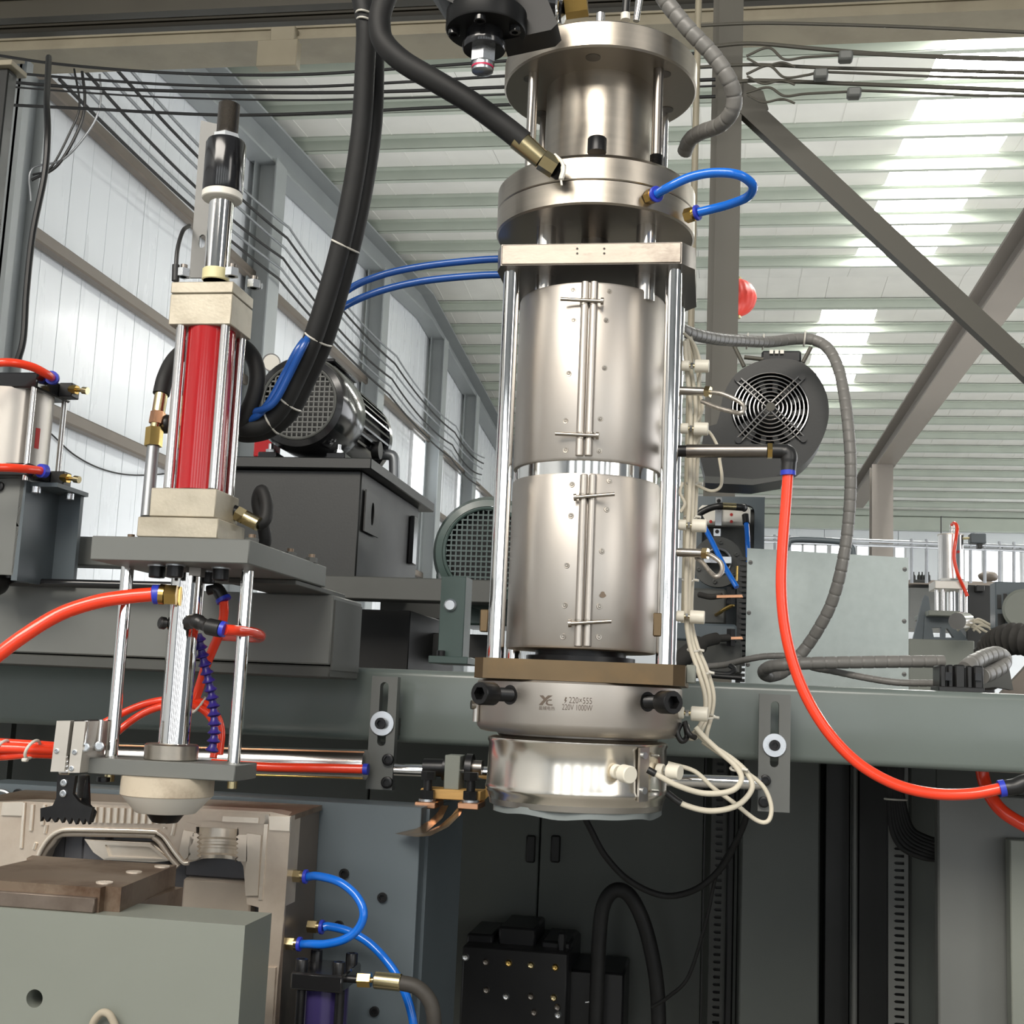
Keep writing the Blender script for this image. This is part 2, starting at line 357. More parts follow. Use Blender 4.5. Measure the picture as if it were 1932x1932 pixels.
for ya, yb in ((-5.9, YR), (YR, 28.9)):
    za, zb = roof_z(ya) - 0.17, roof_z(yb) - 0.17
    rf.prism([(XW + 0.03, ya, za), (XW + 0.03, yb, zb), (XW + 0.03, yb, zb - 0.34), (XW + 0.03, ya, za - 0.34)], (0.02, 0, 0))
    for dz in (0, -0.34):
        rf.prism([(XW + 0.01, ya, za + dz), (XW + 0.01, yb, zb + dz), (XW + 0.01, yb, zb + dz - 0.02), (XW + 0.01, ya, za + dz - 0.02)], (0.20, 0, 0))
rf.build('rafter', M['column'], wl)
for px, py in ((528, 480), (733, 640), (843, 800), (905, 870)):
    p = PXX(px - 8, py, XW + 0.25); zt = roof_z(p.y) - 0.52
    c = MB(); x0 = XW + 0.05; h = 0.13
    c.box(x0, x0 + 0.2, p.y - 0.006, p.y + 0.006, 0, zt); c.box(x0, x0 + 0.012, p.y - h, p.y + h, 0, zt); c.box(x0 + 0.19, x0 + 0.202, p.y - h, p.y + h, 0, zt)
    c.build('hall_column', M['column'], wl)
# roof: sheets between purlins, two slopes
ce = struct('ceiling', (0, YR, ZR))
SK = ((1.58, 2.46, 8.0, 15.05), (1.36, 2.08, 16.85, 20.5), (9.0, 9.9, 8.0, 15.0), (9.0, 9.9, 17.0, 26.0))
def sheet(name, m, x0, x1, ya, yb, dz=0.0):
    return MB().prism([(x0, ya, roof_z(ya) + dz), (x1, ya, roof_z(ya) + dz), (x1, yb, roof_z(yb) + dz), (x0, yb, roof_z(yb) + dz)], (0, 0, 0.04)).build(name, m, ce)
for side in ((YN, YR), (YR, YF)):
    cuts = [XW] + sorted([v for s in SK if side[0] <= s[2] < side[1] for v in (s[0], s[1])]) + [XE]
    for a, b in zip(cuts, cuts[1:]):
        sky = [s for s in SK if side[0] <= s[2] < side[1] and abs(s[0] - a) < 1e-6]
        n = max(1, round((b - a) / 1.6)); w = (b - a) / n
        for i in range(n):
            x0, x1 = a + w * i + 0.002, a + w * (i + 1) - 0.002
            if sky:
                y0, y1 = sky[0][2], sky[0][3]
                sheet('skylight_panel', M['skylight'], x0, x1, y0, y1)
                if y0 - side[0] > 0.05: sheet('roof_sheet', M['sheet'], x0, x1, side[0], y0)
                if side[1] - y1 > 0.05: sheet('roof_sheet', M['sheet'], x0, x1, y1, side[1])
            else: sheet('roof_sheet', M['sheet'], x0, x1, side[0], side[1])
y = YN + 0.35
while y < YF:
    z = roof_z(y)
    if abs(y - YR) > 0.25:
        mb = MB(); mb.box(XW + 0.05, XE, y - 0.008, y + 0.008, z - 0.12, z - 0.005); mb.box(XW + 0.05, XE, y - 0.008, y + 0.05, z - 0.125, z - 0.116); mb.box(XW + 0.05, XE, y - 0.075, y + 0.008, z - 0.02, z - 0.005)
        mb.build('purlin', M['purlin'], ce)
    y += 0.86
# lapped ribs of the roofing, seen as fine lines between the purlins
mb = MB()
for i in range(50):
    x = XW + 0.2 + i * 0.4
    if any(s[0] - 0.05 < x < s[1] + 0.05 for s in SK): continue
    for a, b in ((YN, YR), (YR, YF)):
        mb.prism([(x, a, roof_z(a)), (x + 0.012, a, roof_z(a)), (x + 0.012, b, roof_z(b)), (x, b, roof_z(b))], (0, 0, -0.004))
mb.build('roof_rib', M['sheet'], ce, kind='stuff')
# far wall with a band of windows
wf = struct('wall_far', (0, YF, 0))
zA, zB = 4.42, 5.28
wx = [(Xp(1490, 1060, YF), Xp(1562, 1060, YF)), (Xp(1566, 1060, YF), Xp(1640, 1060, YF)), (Xp(1646, 1060, YF), Xp(1708, 1060, YF)), (Xp(1818, 1060, YF), Xp(1926, 1060, YF)), (Xp(1940, 1060, YF), Xp(2050, 1060, YF))]
prev = XW
for i, (a, b) in enumerate(wx):
    zb = zA if i < 3 else zA - 0.35
    MB().box(prev, a, YF, YF + 0.08, zb, zB).build('wall_panel', M['wallpanel'], wf)
    prev = b; wi += 1
    w = struct('window_%d' % wi, ((a + b) / 2, YF, zb))
    f = MB(); f.box(a, b, YF - 0.02, YF + 0.05, zb, zb + 0.05); f.box(a, b, YF - 0.02, YF + 0.05, zB - 0.05, zB)
    n = 3
    for k in range(n + 1): x = a + (b - a) * k / n; f.box(x - 0.025, x + 0.025, YF - 0.02, YF + 0.05, zb, zB)
    f.build('window_frame', M['frame_white'], w)
    for k in range(n):
        MB().box(a + (b - a) * k / n + 0.025, a + (b - a) * (k + 1) / n - 0.025, YF + 0.01, YF + 0.02, zb + 0.05, zB - 0.05).build('pane', M['pane'], w)
MB().box(prev, XE, YF, YF + 0.08, zA - 0.35, zB).build('wall_panel', M['wallpanel'], wf)
x = XW
while x < XE:
    MB().box(x, x + 1.585, YF, YF + 0.08, zB, roof_z(YF) - 0.02).build('wall_panel', M['wallpanel'], wf)
    MB().box(x, x + 1.585, YF, YF + 0.08, 0, zA - 0.35).build('wall_panel', M['wallpanel'], wf)
    x += 1.6
MB().box(XW, XE, YF - 0.25, YF - 0.02, roof_z(YF) - 0.42, roof_z(YF) - 0.12, 0.02).build('eave_beam', M['purlin'], wf)
# rear wall of the hall, behind the photographer: panels, and unseen glowing windows added to reflect in the chrome
YR0 = -6.5
wr = struct('wall_rear', (0, YR0, 0))
x = XW
while x < 9.5:
    MB().box(x, x + 0.72, YR0 - 0.06, YR0, 0, 6.0).build('wall_panel', M['wallpanel'], wr)
    for z0, z1 in ((0, 0.9), (3.9, 6.0)): MB().box(x + 0.73, x + 1.77, YR0 - 0.06, YR0, z0, z1).build('wall_panel', M['wallpanel'], wr)
    wi += 1; w = struct('window_%d' % wi, (x + 1.25, YR0, 0.9)); f = MB()
    for (a, b, c, d) in ((x + 0.72, x + 0.78, 0.9, 3.9), (x + 1.72, x + 1.78, 0.9, 3.9), (x + 0.78, x + 1.72, 0.9, 0.97), (x + 0.78, x + 1.72, 3.83, 3.9), (x + 0.78, x + 1.72, 2.4, 2.46)): f.box(a, b, YR0 - 0.04, YR0 + 0.02, c, d)
    f.build('window_frame', M['frame_white'], w)
    for z0, z1 in ((0.97, 2.4), (2.46, 3.83)): MB().box(x + 0.78, x + 1.72, YR0 - 0.02, YR0 - 0.01, z0, z1).build('pane', M['pane'], w)
    x += 1.78
# longitudinal roof girder on the right with its posts
xb = Xp(1615, 950, 16.9); ya, yb = 7.2, 17.0
g = MB(); z0 = P(1615, 950, 16.9).z; zc = P(1905, 523, 16.9 * 380 / 810 * 0.98).z
zg = (z0 + zc) / 2
for dz in (0, 0.22): g.box(xb - 0.1, xb + 0.1, ya, yb, zg + dz - 0.02, zg + dz)
g.box(xb - 0.012, xb + 0.012, ya, yb, zg, zg + 0.2)
g.build('crane_rail_girder', M['crane'], kind='structure', origin=(xb, 12, zg))
cx = Xp(1663, 900, 14.0); cz = P(1663, 868, 14.0).z
c = MB(); c.box(cx - 0.11, cx + 0.11, 13.9, 13.92, 0, zg - 0.02); c.box(cx - 0.11, cx + 0.11, 14.12, 14.14, 0, zg - 0.02); c.box(cx - 0.01, cx + 0.01, 13.92, 14.12, 0, zg - 0.02)
c.build('trim_1', M['crane'], kind='structure')
p = P(1915, 560, 8.2)
MB().box(p.x - 0.05, p.x + 0.05, 8.15, 8.25, zg + 0.22, Zp(1915, 498, 8.2)).build('trim_2', M['crane'], kind='structure')
# beige crane girder across the hall, and the two dark girders above it
def girder(name, y0, y1, Y, x0, x1, m, label, depth=0.22):
    px = 470
    zb, zt = Zp(px, y1, Y), Zp(px, y0, Y)
    root = thing(name, label, 'girder', ((x0 + x1) / 2, Y, zb))
    mb = MB(); mb.box(x0, x1, Y, Y + 0.015, zb, zt); mb.box(x0, x1, Y - 0.02, Y + depth, zb - 0.015, zb); mb.box(x0, x1, Y - 0.02, Y + depth, zt, zt + 0.015)
    zm = zb + (zt - zb) * 0.62; mb.box(x0, x1, Y - 0.012, Y, zm, zt)
    mb.build('web', m, root); return root
gb = girder('crane_girder', 49, 76, 5.4, XW + 0.1, 9.0, M['beige'], 'dusty beige crane girder crossing the hall under the roof')
for a, b, c2, d in ((484, 74, 560, 124), (510, 48, 556, 76)):
    fbox(MB(), a, b, c2, d, 5.34, 5.4, 0.004).build('clamp_bracket', M['beige'], gb)
girder('roof_girder', 30, 42, 4.9, XW + 0.1, 9.0, M['girder'], 'lower dark girder running just above the beige crane girder', 0.02)
girder('roof_girder', -40, 12, 4.6, XW + 0.1, 9.0, M['girder'], 'upper dark girder cut by the top edge of the picture', 0.03)
# steel stanchion right of the die head, with its diagonal brace
YC = 4.2
root = thing('stanchion', 'dark grey steel stanchion standing behind the die head, brace on its right', 'column', (Xp(1362, 700, YC), YC, 0))
x0, x1 = Xp(1338, 400, YC), Xp(1396, 400, YC)
mb = MB(); mb.box(x0, x0 + 0.045, YC, YC + 0.012, 0, Zp(1360, -60, YC)); mb.box(x0 + 0.03, x1, YC - 0.015, YC, 0, Zp(1360, -60, YC)); mb.box(x0 + 0.02, x0 + 0.03, YC - 0.015, YC + 0.12, 0, Zp(1360, -60, YC)); mb.box(x0, x1, YC + 0.12, YC + 0.13, 0, Zp(1360, -60, YC))
mb.build('shaft', M['olive'], root)
a, b = P(1400, 190, YC - 0.02), P(1990, 738, YC - 0.02); d = (b - a).normalized(); q = d.cross(Vector((0, 1, 0))) * 0.034
MB().prism([a + q, b + q, b - q, a - q], (0, 0.05, 0)).build('diagonal_brace', M['olive'], root)
MB().prism([P(1396, 150, YC), P(1440, 172, YC), P(1450, 205, YC), P(1420, 218, YC), P(1396, 216, YC)], (0, 0.012, 0)).build('gusset_plate', M['olive'], root)
a, b = P(1319, -40, 4.0), P(1303, 760, 4.0)
MB().cyl((a.x, 4.0, 0), (a.x, 4.0, a.z), 0.011, n=16).build('conduit', M['beige'], None, 'thin pale vertical conduit pipe just left of the dark stanchion', None, 'pipe')
MB().tube(smooth([PXX(a, b, XW + 0.012) for a, b in ((96, 818), (140, 858), (190, 884), (245, 896), (310, 894), (345, 884))], 8), 0.005, 8).build('sagging_wire', M['rubber'], None, 'single thin wire sagging across the white wall behind the red cylinder', None, 'wire')
# near-left dark post and pale column at the left edge
YL = 3.4
xa, xb2 = Xp(-30, 420, YL), Xp(-14, 420, YL)
root = thing('machine_post', 'dark steel post at the left edge of the picture', 'column', (xa, YL, 0))
MB().box(xa - 0.08, xb2, YL, YL + 0.05, 0, Zp(20, 128, YL), 0.004).build('shaft', M['charcoal'], root)
MB().box(xa - 0.09, xb2 + 0.02, YL - 0.02, YL + 0.07, Zp(20, 128, YL), Zp(20, 118, YL), 0.002).build('cap_plate', M['beige'], root)
YK = 5.0
xa, xb2 = Xp(-12, 420, YK), Xp(30, 420, YK)
root = thing('hall_post', 'pale blue grey column just right of the dark left post', 'column', (xa, YK, 0))
mb = MB(); mb.box(xa, xb2, YK, YK + 0.012, 0, Zp(55, 120, YK)); mb.box(xa, xb2, YK + 0.15, YK + 0.162, 0, Zp(55, 120, YK)); mb.box((xa + xb2) / 2 - 0.006, (xa + xb2) / 2 + 0.006, YK, YK + 0.15, 0, Zp(55, 120, YK)); mb.box(xb2 - 0.012, xb2, YK - 0.04, YK, 0, Zp(55, 120, YK))
mb.build('shaft', M['column'], root)
# lantern
c = P(1390, 562, 9.0); lr = 38 * mpp(1398, 562, 9.0)
root = thing('paper_lantern', 'red ribbed round lantern hanging behind the stanchion', 'lantern', c - Vector((0, 0, lr)))
mb = MB(); mb.ball((0, 0, 0), 1.0, u=72, v=18)
for v in mb.bm.verts:
    ph = math.atan2(v.co.y, v.co.x); k = 1 - 0.045 * abs(math.sin(9 * ph + 1.2 * v.co.z)); v.co = c + Vector((v.co.x * lr * k, v.co.y * lr * k, v.co.z * lr * 0.96))
mb.build('shade', M['lantern'], root)
for sg in (-1, 1): MB().cyl(c + Vector((0, 0, sg * lr * 0.94)), c + Vector((0, 0, sg * lr * 1.06)), lr * 0.22).build('cap_ring', M['gold'], root)
MB().tube([c + Vector((0, 0, lr)), Vector((c.x, c.y, roof_z(c.y) + 0.01))], 0.004, 6).build('hanging_cord', M['rubber'], root)
# overhead black cables, upper left
YCB = 4.0
def cable(pts, r, label, name='overhead_cable', m='black', cat='cable', k=8, n=8, group=None):
    return MB().tube(path(pts, k), r, n).build(name, M[m], None, label, None, cat, group)
rows = [([(-20, 102), (120, 122), (330, 138), (560, 141), (800, 126), (1000, 112), (1200, 104), (1350, 100)], 0.0055, 'topmost of the black cables strung above the left cylinder'),
        ([(-20, 133), (120, 146), (330, 160), (560, 164), (760, 155), (960, 143), (1200, 132), (1350, 126)], 0.0052, 'second black cable down, strung above the left cylinder'),
        ([(-20, 151), (120, 163), (300, 171), (560, 175), (760, 172), (960, 164), (1200, 156), (1350, 150)], 0.0062, 'third black cable down, thickest of the middle strands at upper left'),
        ([(-20, 160), (120, 172), (320, 184), (560, 189), (760, 185), (960, 178), (1200, 168), (1350, 162)], 0.0036, 'thin fourth cable down in the strands at upper left'),
        ([(-20, 196), (160, 205), (420, 217), (640, 212), (800, 204), (1000, 196), (1200, 188), (1350, 182)], 0.0058, 'lowest black cable, passing the threaded tip of the left cylinder')]
for pts, r, lb in rows: cable([(x, yy, YCB) for x, yy in pts], r, lb)
cable([(92, 108, 3.95), (90, 150, 3.8), (88, 190, 3.65), (90, 250, 3.6), (84, 330, 3.6), (62, 440, 3.6), (50, 550, 3.6), (44, 640, 3.6), (30, 690, 3.6)], 0.0105, 'thick black cable hanging down in front of the pale left column', 'hanging_cable')
for pts, r, lb in ((([(140, 130, 4.97), (150, 200, 4.97), (132, 250, 4.97), (96, 316, 4.97), (62, 330, 4.97)]), 0.005, 'dark drooping wire loop at upper left, nearest the wall'),
                   (([(155, 135, 4.97), (160, 190, 4.97), (150, 240, 4.97), (110, 310, 4.97), (60, 340, 4.97)]), 0.007, 'black drooping wire loop at upper left, thickest of three'),
                   (([(188, 140, 4.97), (190, 190, 4.97), (172, 240, 4.97), (120, 300, 4.97), (60, 320, 4.97), (58, 380, 4.97)]), 0.005, 'pale drooping wire loop at upper left, rightmost of three')):
    cable(pts, r, lb, 'drooping_wire', 'galv' if 'pale' in lb else 'black')
# wires strung down the gable wall from column to column
def wall_wire(z_off, sag, i):
    pts = []
    anchors = [(115, 118), (528, 505), (735, 728), (850, 850), (905, 905)]
    A = [PXX(px, py, XW + 0.30) + Vector((0.012 * i, 0, z_off)) for px, py in anchors]
    for a, b in zip(A, A[1:]):
        for k in range(14): t = k / 14; q = a.lerp(b, t); q.z -= sag * 4 * t * (1 - t); pts.append(q)
    pts.append(A[-1])
    MB().tube(pts, 0.011, 6).build('wall_wire', M['galv'] if i % 2 else M['rubber'], None, ('lowest', 'second lowest', 'third lowest', 'third highest', 'second highest', 'topmost')[i] + ' of the six thin wires strung along the white gable wall', None, 'wire', 'wires along the gable wall')
for i in range(6): wall_wire(0.09 * i - 0.1, 0.05 + 0.02 * (i % 3), i)
# cable bundle with junction boxes on the right, strung from the stanchion
for pts, r, lb in (([(1340, 88), (1420, 82), (1540, 92), (1700, 104), (1960, 112)], 0.007, 'upper right overhead cable leaving the stanchion, second from the top'),
                   ([(1290, 50), (1420, 44), (1560, 46), (1740, 52), (1960, 62)], 0.006, 'topmost overhead cable to the right of the stanchion'),
                   ([(1300, 128), (1420, 122), (1560, 128), (1740, 132), (1960, 138)], 0.006, 'third overhead cable down, right of the stanchion'),
                   ([(1380, 155), (1440, 152), (1600, 158), (1760, 164), (1960, 172)], 0.007, 'lowest long overhead cable, right of the stanchion')):
    cable([(x, yy, 4.0) for x, yy in pts], r, lb, m='olive')
for (bx, by), lb in (((1597, 102), 'upper'), ((1550, 136), 'middle'), ((1613, 171), 'lowest')):
    root = thing('junction_box', lb + ' of the three small grey junction boxes on wires by the stanchion', 'junction box', P(bx, by + 9, 3.95))
    fbox(MB(), bx - 14, by - 9, bx + 13, by + 9, 3.93, 3.97, 0.006).build('housing', M['grey'], root)
    MB().tube(path([(1408, by + 4, 3.98), (1450, by - 12 if lb != 'lowest' else by - 6, 3.97), (1480, by + 10, 3.96), (1520, by + 6, 3.96), (bx - 12, by + 2, 3.95)]), 0.0045, 8).build('lead', M['olive'], root)
    MB().tube(path([(bx + 12, by, 3.95), (bx + 90, by + 3, 3.97), (bx + 230, by + 9, 3.99), (1960, by + 12, 4.0)]), 0.0045, 8).build('lead', M['olive'], root)
    MB().tube(path([(1410, by + 8, 3.98), (1440, by + 22, 3.97), (1475, by + 16, 3.97), (1500, by + 24, 3.97)]), 0.004, 8).build('loose_end', M['olive'], root)
# ================================================================== THE DIE HEAD (centre)
YD = 1.42
ax = P(1108, 870, YD); AX = ax.x
U = mpp(1108, 870, YD)                                     # metres per picture pixel at the die head
def A3(z, dx=0.0, dy=0.0): return Vector((AX + dx, YD + dy, z))
def zf(py, R, px=1110): return P(px, py, YD - R).z         # height of a front edge of a round part of radius R
R_top, R_cyl, R_fl, R_bar, R_band, R_ring = 188 * U, 104 * U, 190 * U, 139 * U, 187 * U, 163 * U
die = thing('die_head', 'tall steel extrusion die head with two heater sleeves between chrome rods', 'die head', A3(zf(1528, 0.09)))
def disc(name, r, ya, yb, m, ch=0.002, n=72, pxm=1130, parent=None):
    za, zb = zf(yb, r, pxm), zf(ya, r, pxm)
    return MB().lathe([(r - ch, 0), (r, ch), (r, zb - za - ch), (r - ch, zb - za)], A3(za), n=n).build(name, M[m], parent or die), za, zb
o, zt0, zt1 = disc('top_flange', R_top, 36, 86, 'steel_turn', pxm=1140)
for a in (-90, -150, -30, 30, 150, 90):
    d = Vector((math.cos(math.radians(a)), math.sin(math.radians(a)), 0)) * R_top * 0.78
    MB().cyl(A3(zt0 - 0.0006) + d, A3(zt0 + 0.001) + d, 0.0085, n=20).build('bolt_hole', M['steel_dark'], die)
zc0, zc1 = zf(287, R_fl), zt0
MB().cyl(A3(zc0 - 0.001), A3(zc1), R_cyl, n=72).build('piston_sleeve', M['steel_turn'], die)
for a, m, r in ((-38, 'steel_dark', 0.0058), (-142, 'steel', 0.0058), (38, 'chrome_soft', 0.0075), (142, 'steel_dark', 0.0075)):
    d = Vector((math.cos(math.radians(a)), math.sin(math.radians(a)), 0)) * R_top * 0.80
    mb = MB(); mb.cyl(A3(zc0) + d, A3(zc1 + 0.002) + d, r, n=20)
    t = mb.build('tie_rod', M[m], die)
    if a == -38:
        rr = MB(); prof = []
        for k in range(13): prof += [(r * 1.12, k * 0.0016), (r * 1.25, k * 0.0016 + 0.0008)]
        rr.lathe(prof, A3(zc0) + d, n=20).build('thread', M['black_oxide'], t)
# heavy two-piece flange with a seam
zs = zf(338, R_fl)
zl = zf(384, R_fl)
MB().lathe([(R_fl - 0.001, 0), (R_fl, 0.0012), (R_fl, zc0 - zs - 0.006), (R_fl - 0.006, zc0 - zs)], A3(zs + 0.0003), n=80).build('clamp_ring', M['steel_turn'], die)
MB().lathe([(R_fl - 0.002, 0), (R_fl, 0.002), (R_fl, zs - zl - 0.001), (R_fl - 0.0012, zs - zl - 0.0005)], A3(zl), n=80).build('distribution_flange', M['steel_turn'], die)
socket_bolt(P(1126, 288, YD - 0.098) , (0, 0, 1), 18.5 * U * 0.94, 0.0165, parent=die, label='black cap bolt on the flange rim')
# plate and posts
zp1, zp0 = Zp(1115, 459, 1.335), Zp(1115, 499, 1.335)
for px in (1031, 1220):
    x = Xp(px, 440, 1.375); r = 18.5 * U
    MB().cyl((x, 1.375, zp0 - 0.03), (x, 1.375, zl + 0.001), r, n=28).build('support_post', M['chrome_soft'], die)
    MB().cyl((x, 1.47, zp0 - 0.03), (x, 1.47, zl + 0.001), r, n=28).build('support_post', M['chrome_soft'], die)
MB().cyl(A3(zp1), A3(zl + 0.001), 26 * U, n=40).build('core_shaft', M['steel_dark'], die)
def octo(xl, xr, cl, cr, y0, y1, z0, z1, cy=0.02, cb=0.03):
    return [(xl, y0, z0), (xr, y0, z0), (xr + cr, y0 + cy, z0), (xr + cr, y1 - cb, z0), (xr - 0.01, y1, z0), (xl + 0.01, y1, z0), (xl - cl, y1 - cb, z0), (xl - cl, y0 + cy, z0)]
xl, xr = Xp(945.5, 478, 1.335), Xp(1286.5, 480, 1.335)
MB().prism(octo(xl, xr, 0.007, 0.014, 1.3352, 1.52, zp0, zp1), (0, 0, zp1 - zp0)).build('upper_plate', M['steel_dark'], die)
fp = MB(); bx = fp.box(xl + 0.0006, xr - 0.0006, 1.3335, 1.337, zp0 + 0.0004, zp1 - 0.0004, 0.0012)
fp.build('ground_edge', M['steel_ground'], die, label='bright ground front edge of the upper plate')
for px in (1089, 1140):
    for py in (469, 478): MB().cyl(P(px, py, 1.3342), P(px, py, 1.3328), 0.0012, n=10).build('punch_mark', M['steel_dark'], die)
# four guide rods between the plates
zq1, zq0 = Zp(1092, 1247, 1.315), Zp(1092, 1286, 1.315)
for pt, pb in ((962, 939), (1270.5, 1255)):
    x = (Xp(pt, 510, 1.352) + Xp(pb, 1240, 1.352)) / 2
    MB().cyl((x, 1.352, zq1 - 0.004), (x, 1.352, zp0 + 0.002), 16 * U * 0.94, n=40).build('guide_rod', M['chrome'], die)
    MB().cyl((x, 1.478, zq1 - 0.004), (x, 1.478, zp0 + 0.002), 16 * U * 0.94, n=32).build('guide_rod', M['chrome'], die)
for x in (Xp(920, 1180, 1.40), Xp(1240, 1180, 1.34)):
    MB().box(x - 0.0045, x + 0.0045, 1.375 if x < AX else 1.343, 1.385 if x < AX else 1.353, Zp(1100, 1198, 1.37), Zp(1100, 1155, 1.37), 0.001).build('stop_lug', M['bronze_plate'], die)
# the two heater sleeves
zb1 = zf(531, R_bar); zb_seam1, zb_seam0 = zf(868, R_bar), zf(893, R_bar); zb0 = zf(1225, R_bar)
def sleeve(name, z0, z1, r, lb):
    mb = MB(); mb.lathe([(r - 0.004, 0), (r - 0.001, 0.0006), (r, 0.003), (r, z1 - z0 - 0.003), (r - 0.001, z1 - z0 - 0.0006), (r - 0.006, z1 - z0)], A3(z0), n=96)
    return mb.build(name, M['heater'], die, label=lb)
up = sleeve('heater_sleeve', zb_seam1, zb1, R_bar, 'upper stainless heater sleeve')
lo = sleeve('heater_sleeve', zb0, zb_seam0 + 0.001, R_bar * 0.995, 'lower stainless heater sleeve')
MB().lathe([(R_bar * 0.955, 0), (R_bar * 0.955, zb_seam1 - zb_seam0 + 0.004)], A3(zb_seam0 - 0.002), n=96).build('sleeve_strap', M['mirror'], die, label='shiny strap between the heater sleeves')
Yb = YD - R_bar
def front(px, py, out=0.0, r=None):                        # point on the front of a heater sleeve
    r = r or R_bar; p = P(px, py, YD - r); x = p.x
    for _ in range(4):
        dx = max(-r * 0.98, min(r * 0.98, x - AX)); y = YD - math.sqrt(r * r - dx * dx); p = P(px, py, y); x = p.x
    n = Vector((p.x - AX, p.y - YD, 0)).normalized(); return p + n * out, n
for sl, (xa, xb, ya, yb), clips in ((up, (1103.5, 1095, 531, 862), ((571, 1060, 1135, 1), (823, 1050, 1126, 1))), (lo, (1102, 1091, 894, 1221), ((938, 1162, 1089, -1), (1175, 1156, 1079, -1)))):
    for off in (0, 16.5):
        a, _ = front(xa + off, ya + 2, 0.0022); b, _ = front(xb + off, yb - 1, 0.0022)
        xm = (a.x + b.x) / 2; ym = min(a.y, b.y)
        MB().cyl((xm, ym, b.z), (xm, ym, a.z), 7.2 * U, n=20, bev=0.0006).build('seam_tube', M['heater'], sl)
    for py, pa, pb, sg in clips:
        a, _ = front(pa, py - 1, 0.0); b, _ = front(pb, py + 2, 0.0); yy = Yb - 0.0068
        a.y = yy; b.y = yy
        mb = MB(); mb.cyl(a, b, 0.0021, n=14); mb.cyl(b, b + (b - a).normalized() * 0.003, 0.004, n=16)
        mb.build('cross_pin', M['pin'], sl)
        for off in (0, 16.5):
            cxp = xa + (xb - xa) * (py - ya) / (yb - ya) + off; q, _ = front(cxp, py, 0.0022)
            MB().cyl(q - Vector((0, 0, 0.0035)), q + Vector((0, 0, 0.0035)), 7.9 * U, n=20).build('pin_lug', M['pin'], sl)
riv_u = [(1081, 548), (1150, 549), (1082, 605), (1144, 604), (1073, 705), (1141, 694), (1067, 794), (1133, 790), (1067, 849), (1131, 851)]
riv_l = [(1079, 914), (1150, 907), (1077, 973), (1145, 961), (1069, 1067), (1136, 1040), (1065, 1142), (1131, 1144), (1062, 1201), (1130, 1202)]
for sl, rv in ((up, riv_u), (lo, riv_l)):
    for px, py in rv:
        p, n = front(px, py, 0.0)
        mb = MB(); mb.lathe([(0.0033, -0.0006), (0.0030, 0.0004), (0.0017, 0.0003), (0.0012, 0.0008)], p, n, 14); mb.build('rivet', M['pin'], sl)
p, n = front(1140, 1122, 0.0)
pts = [front(1137 + 9 * math.cos(t) * (1 + 0.3 * math.sin(3 * t)) * (0.6), 1122 + 6 * math.sin(t), 0.0004)[0] for t in [i * PI / 7 for i in range(14)]]
MB().prism(pts, n * 0.0005).build('burnt_spot', M['rust'], lo, label='brown scorched spot on the sleeve')
# dark collars under the sleeves and small parts at the foot
MB().lathe([(R_bar * 0.72, 0), (R_bar * 0.72, 0.010), (R_bar * 0.6, 0.0105), (R_bar * 0.6, 0.02)], A3(zb0 - 0.016), n=64).build('lower_collar', M['black_oxide'], die)
# heat-tanned lower plate
xl2, xr2 = Xp(911, 1262, 1.315), Xp(1270, 1272, 1.315)
MB().prism(octo(xl2, xr2, 0.011, 0.012, 1.315, 1.53, zq0, zq1, 0.012, 0.02), (0, 0, zq1 - zq0)).build('lower_plate', M['bronze_plate'], die, label='heat-tanned lower plate')
MB().box(xr2 + 0.012, xr2 + 0.022, 1.37, 1.40, zq0 + 0.004, zq1 + 0.002, 0.001).build('side_block', M['grey_light'], die)
# band heater with the printed rating
zbb1 = zq0 - 0.0005; zbb0 = zf(1391, R_band, 1090)
MB().lathe([(R_band * 0.90, 0), (R_band * 0.95, 0.0012), (R_band * 0.985, 0.0055), (R_band, 0.012), (R_band, zbb1 - zbb0 - 0.002), (R_band - 0.002, zbb1 - zbb0)], A3(zbb0), n=110).build('band_heater', M['heater'], die, label='wide stainless band heater with a printed rating')
band = die.children[-1]
def on_band(px, py, out=0.0): return front(px, py, out, R_band)
for pxs, pys, pxh, pyh in ((962, 1311, 922, 1309), (1222, 1324, 1256, 1325)):
    q, n = on_band(pxs, pys); MB().cyl(q - n * 0.002, q + n * 0.0003, 17 * U, n=24).build('bolt_hole', M['black'], band)
    hd = P(pxh, pyh, q.y - 0.030); d = (hd - q).normalized()
    prof = []
    for k in range(16): prof += [(10.2 * U, k * 0.0014), (12.0 * U, k * 0.0014 + 0.0007)]
    L = (hd - q).length
    sh = MB(); sh.lathe([(r, h * L / 0.0224) for r, h in prof], q - d * 0.002, d, 20); b0 = sh.build('clamp_bolt', M['black_oxide'], die, label='black clamp bolt standing out of the band heater')
    socket_bolt(hd - d * 0.006, d, 19.5 * U, 0.021, 'bolt_head', b0)
mb = MB(); q, n = on_band(904, 1330); mb.cyl(q + n * 0.003 + Vector((0, 0, -0.018)), q + n * 0.003 + Vector((0, 0, 0.022)), 0.0035, n=14); mb.build('seam_tube', M['steel'], band)
MB().cyl(q + n * 0.004, q + n * 0.009, 0.005, n=14).build('pin_lug', M['pin'], band)
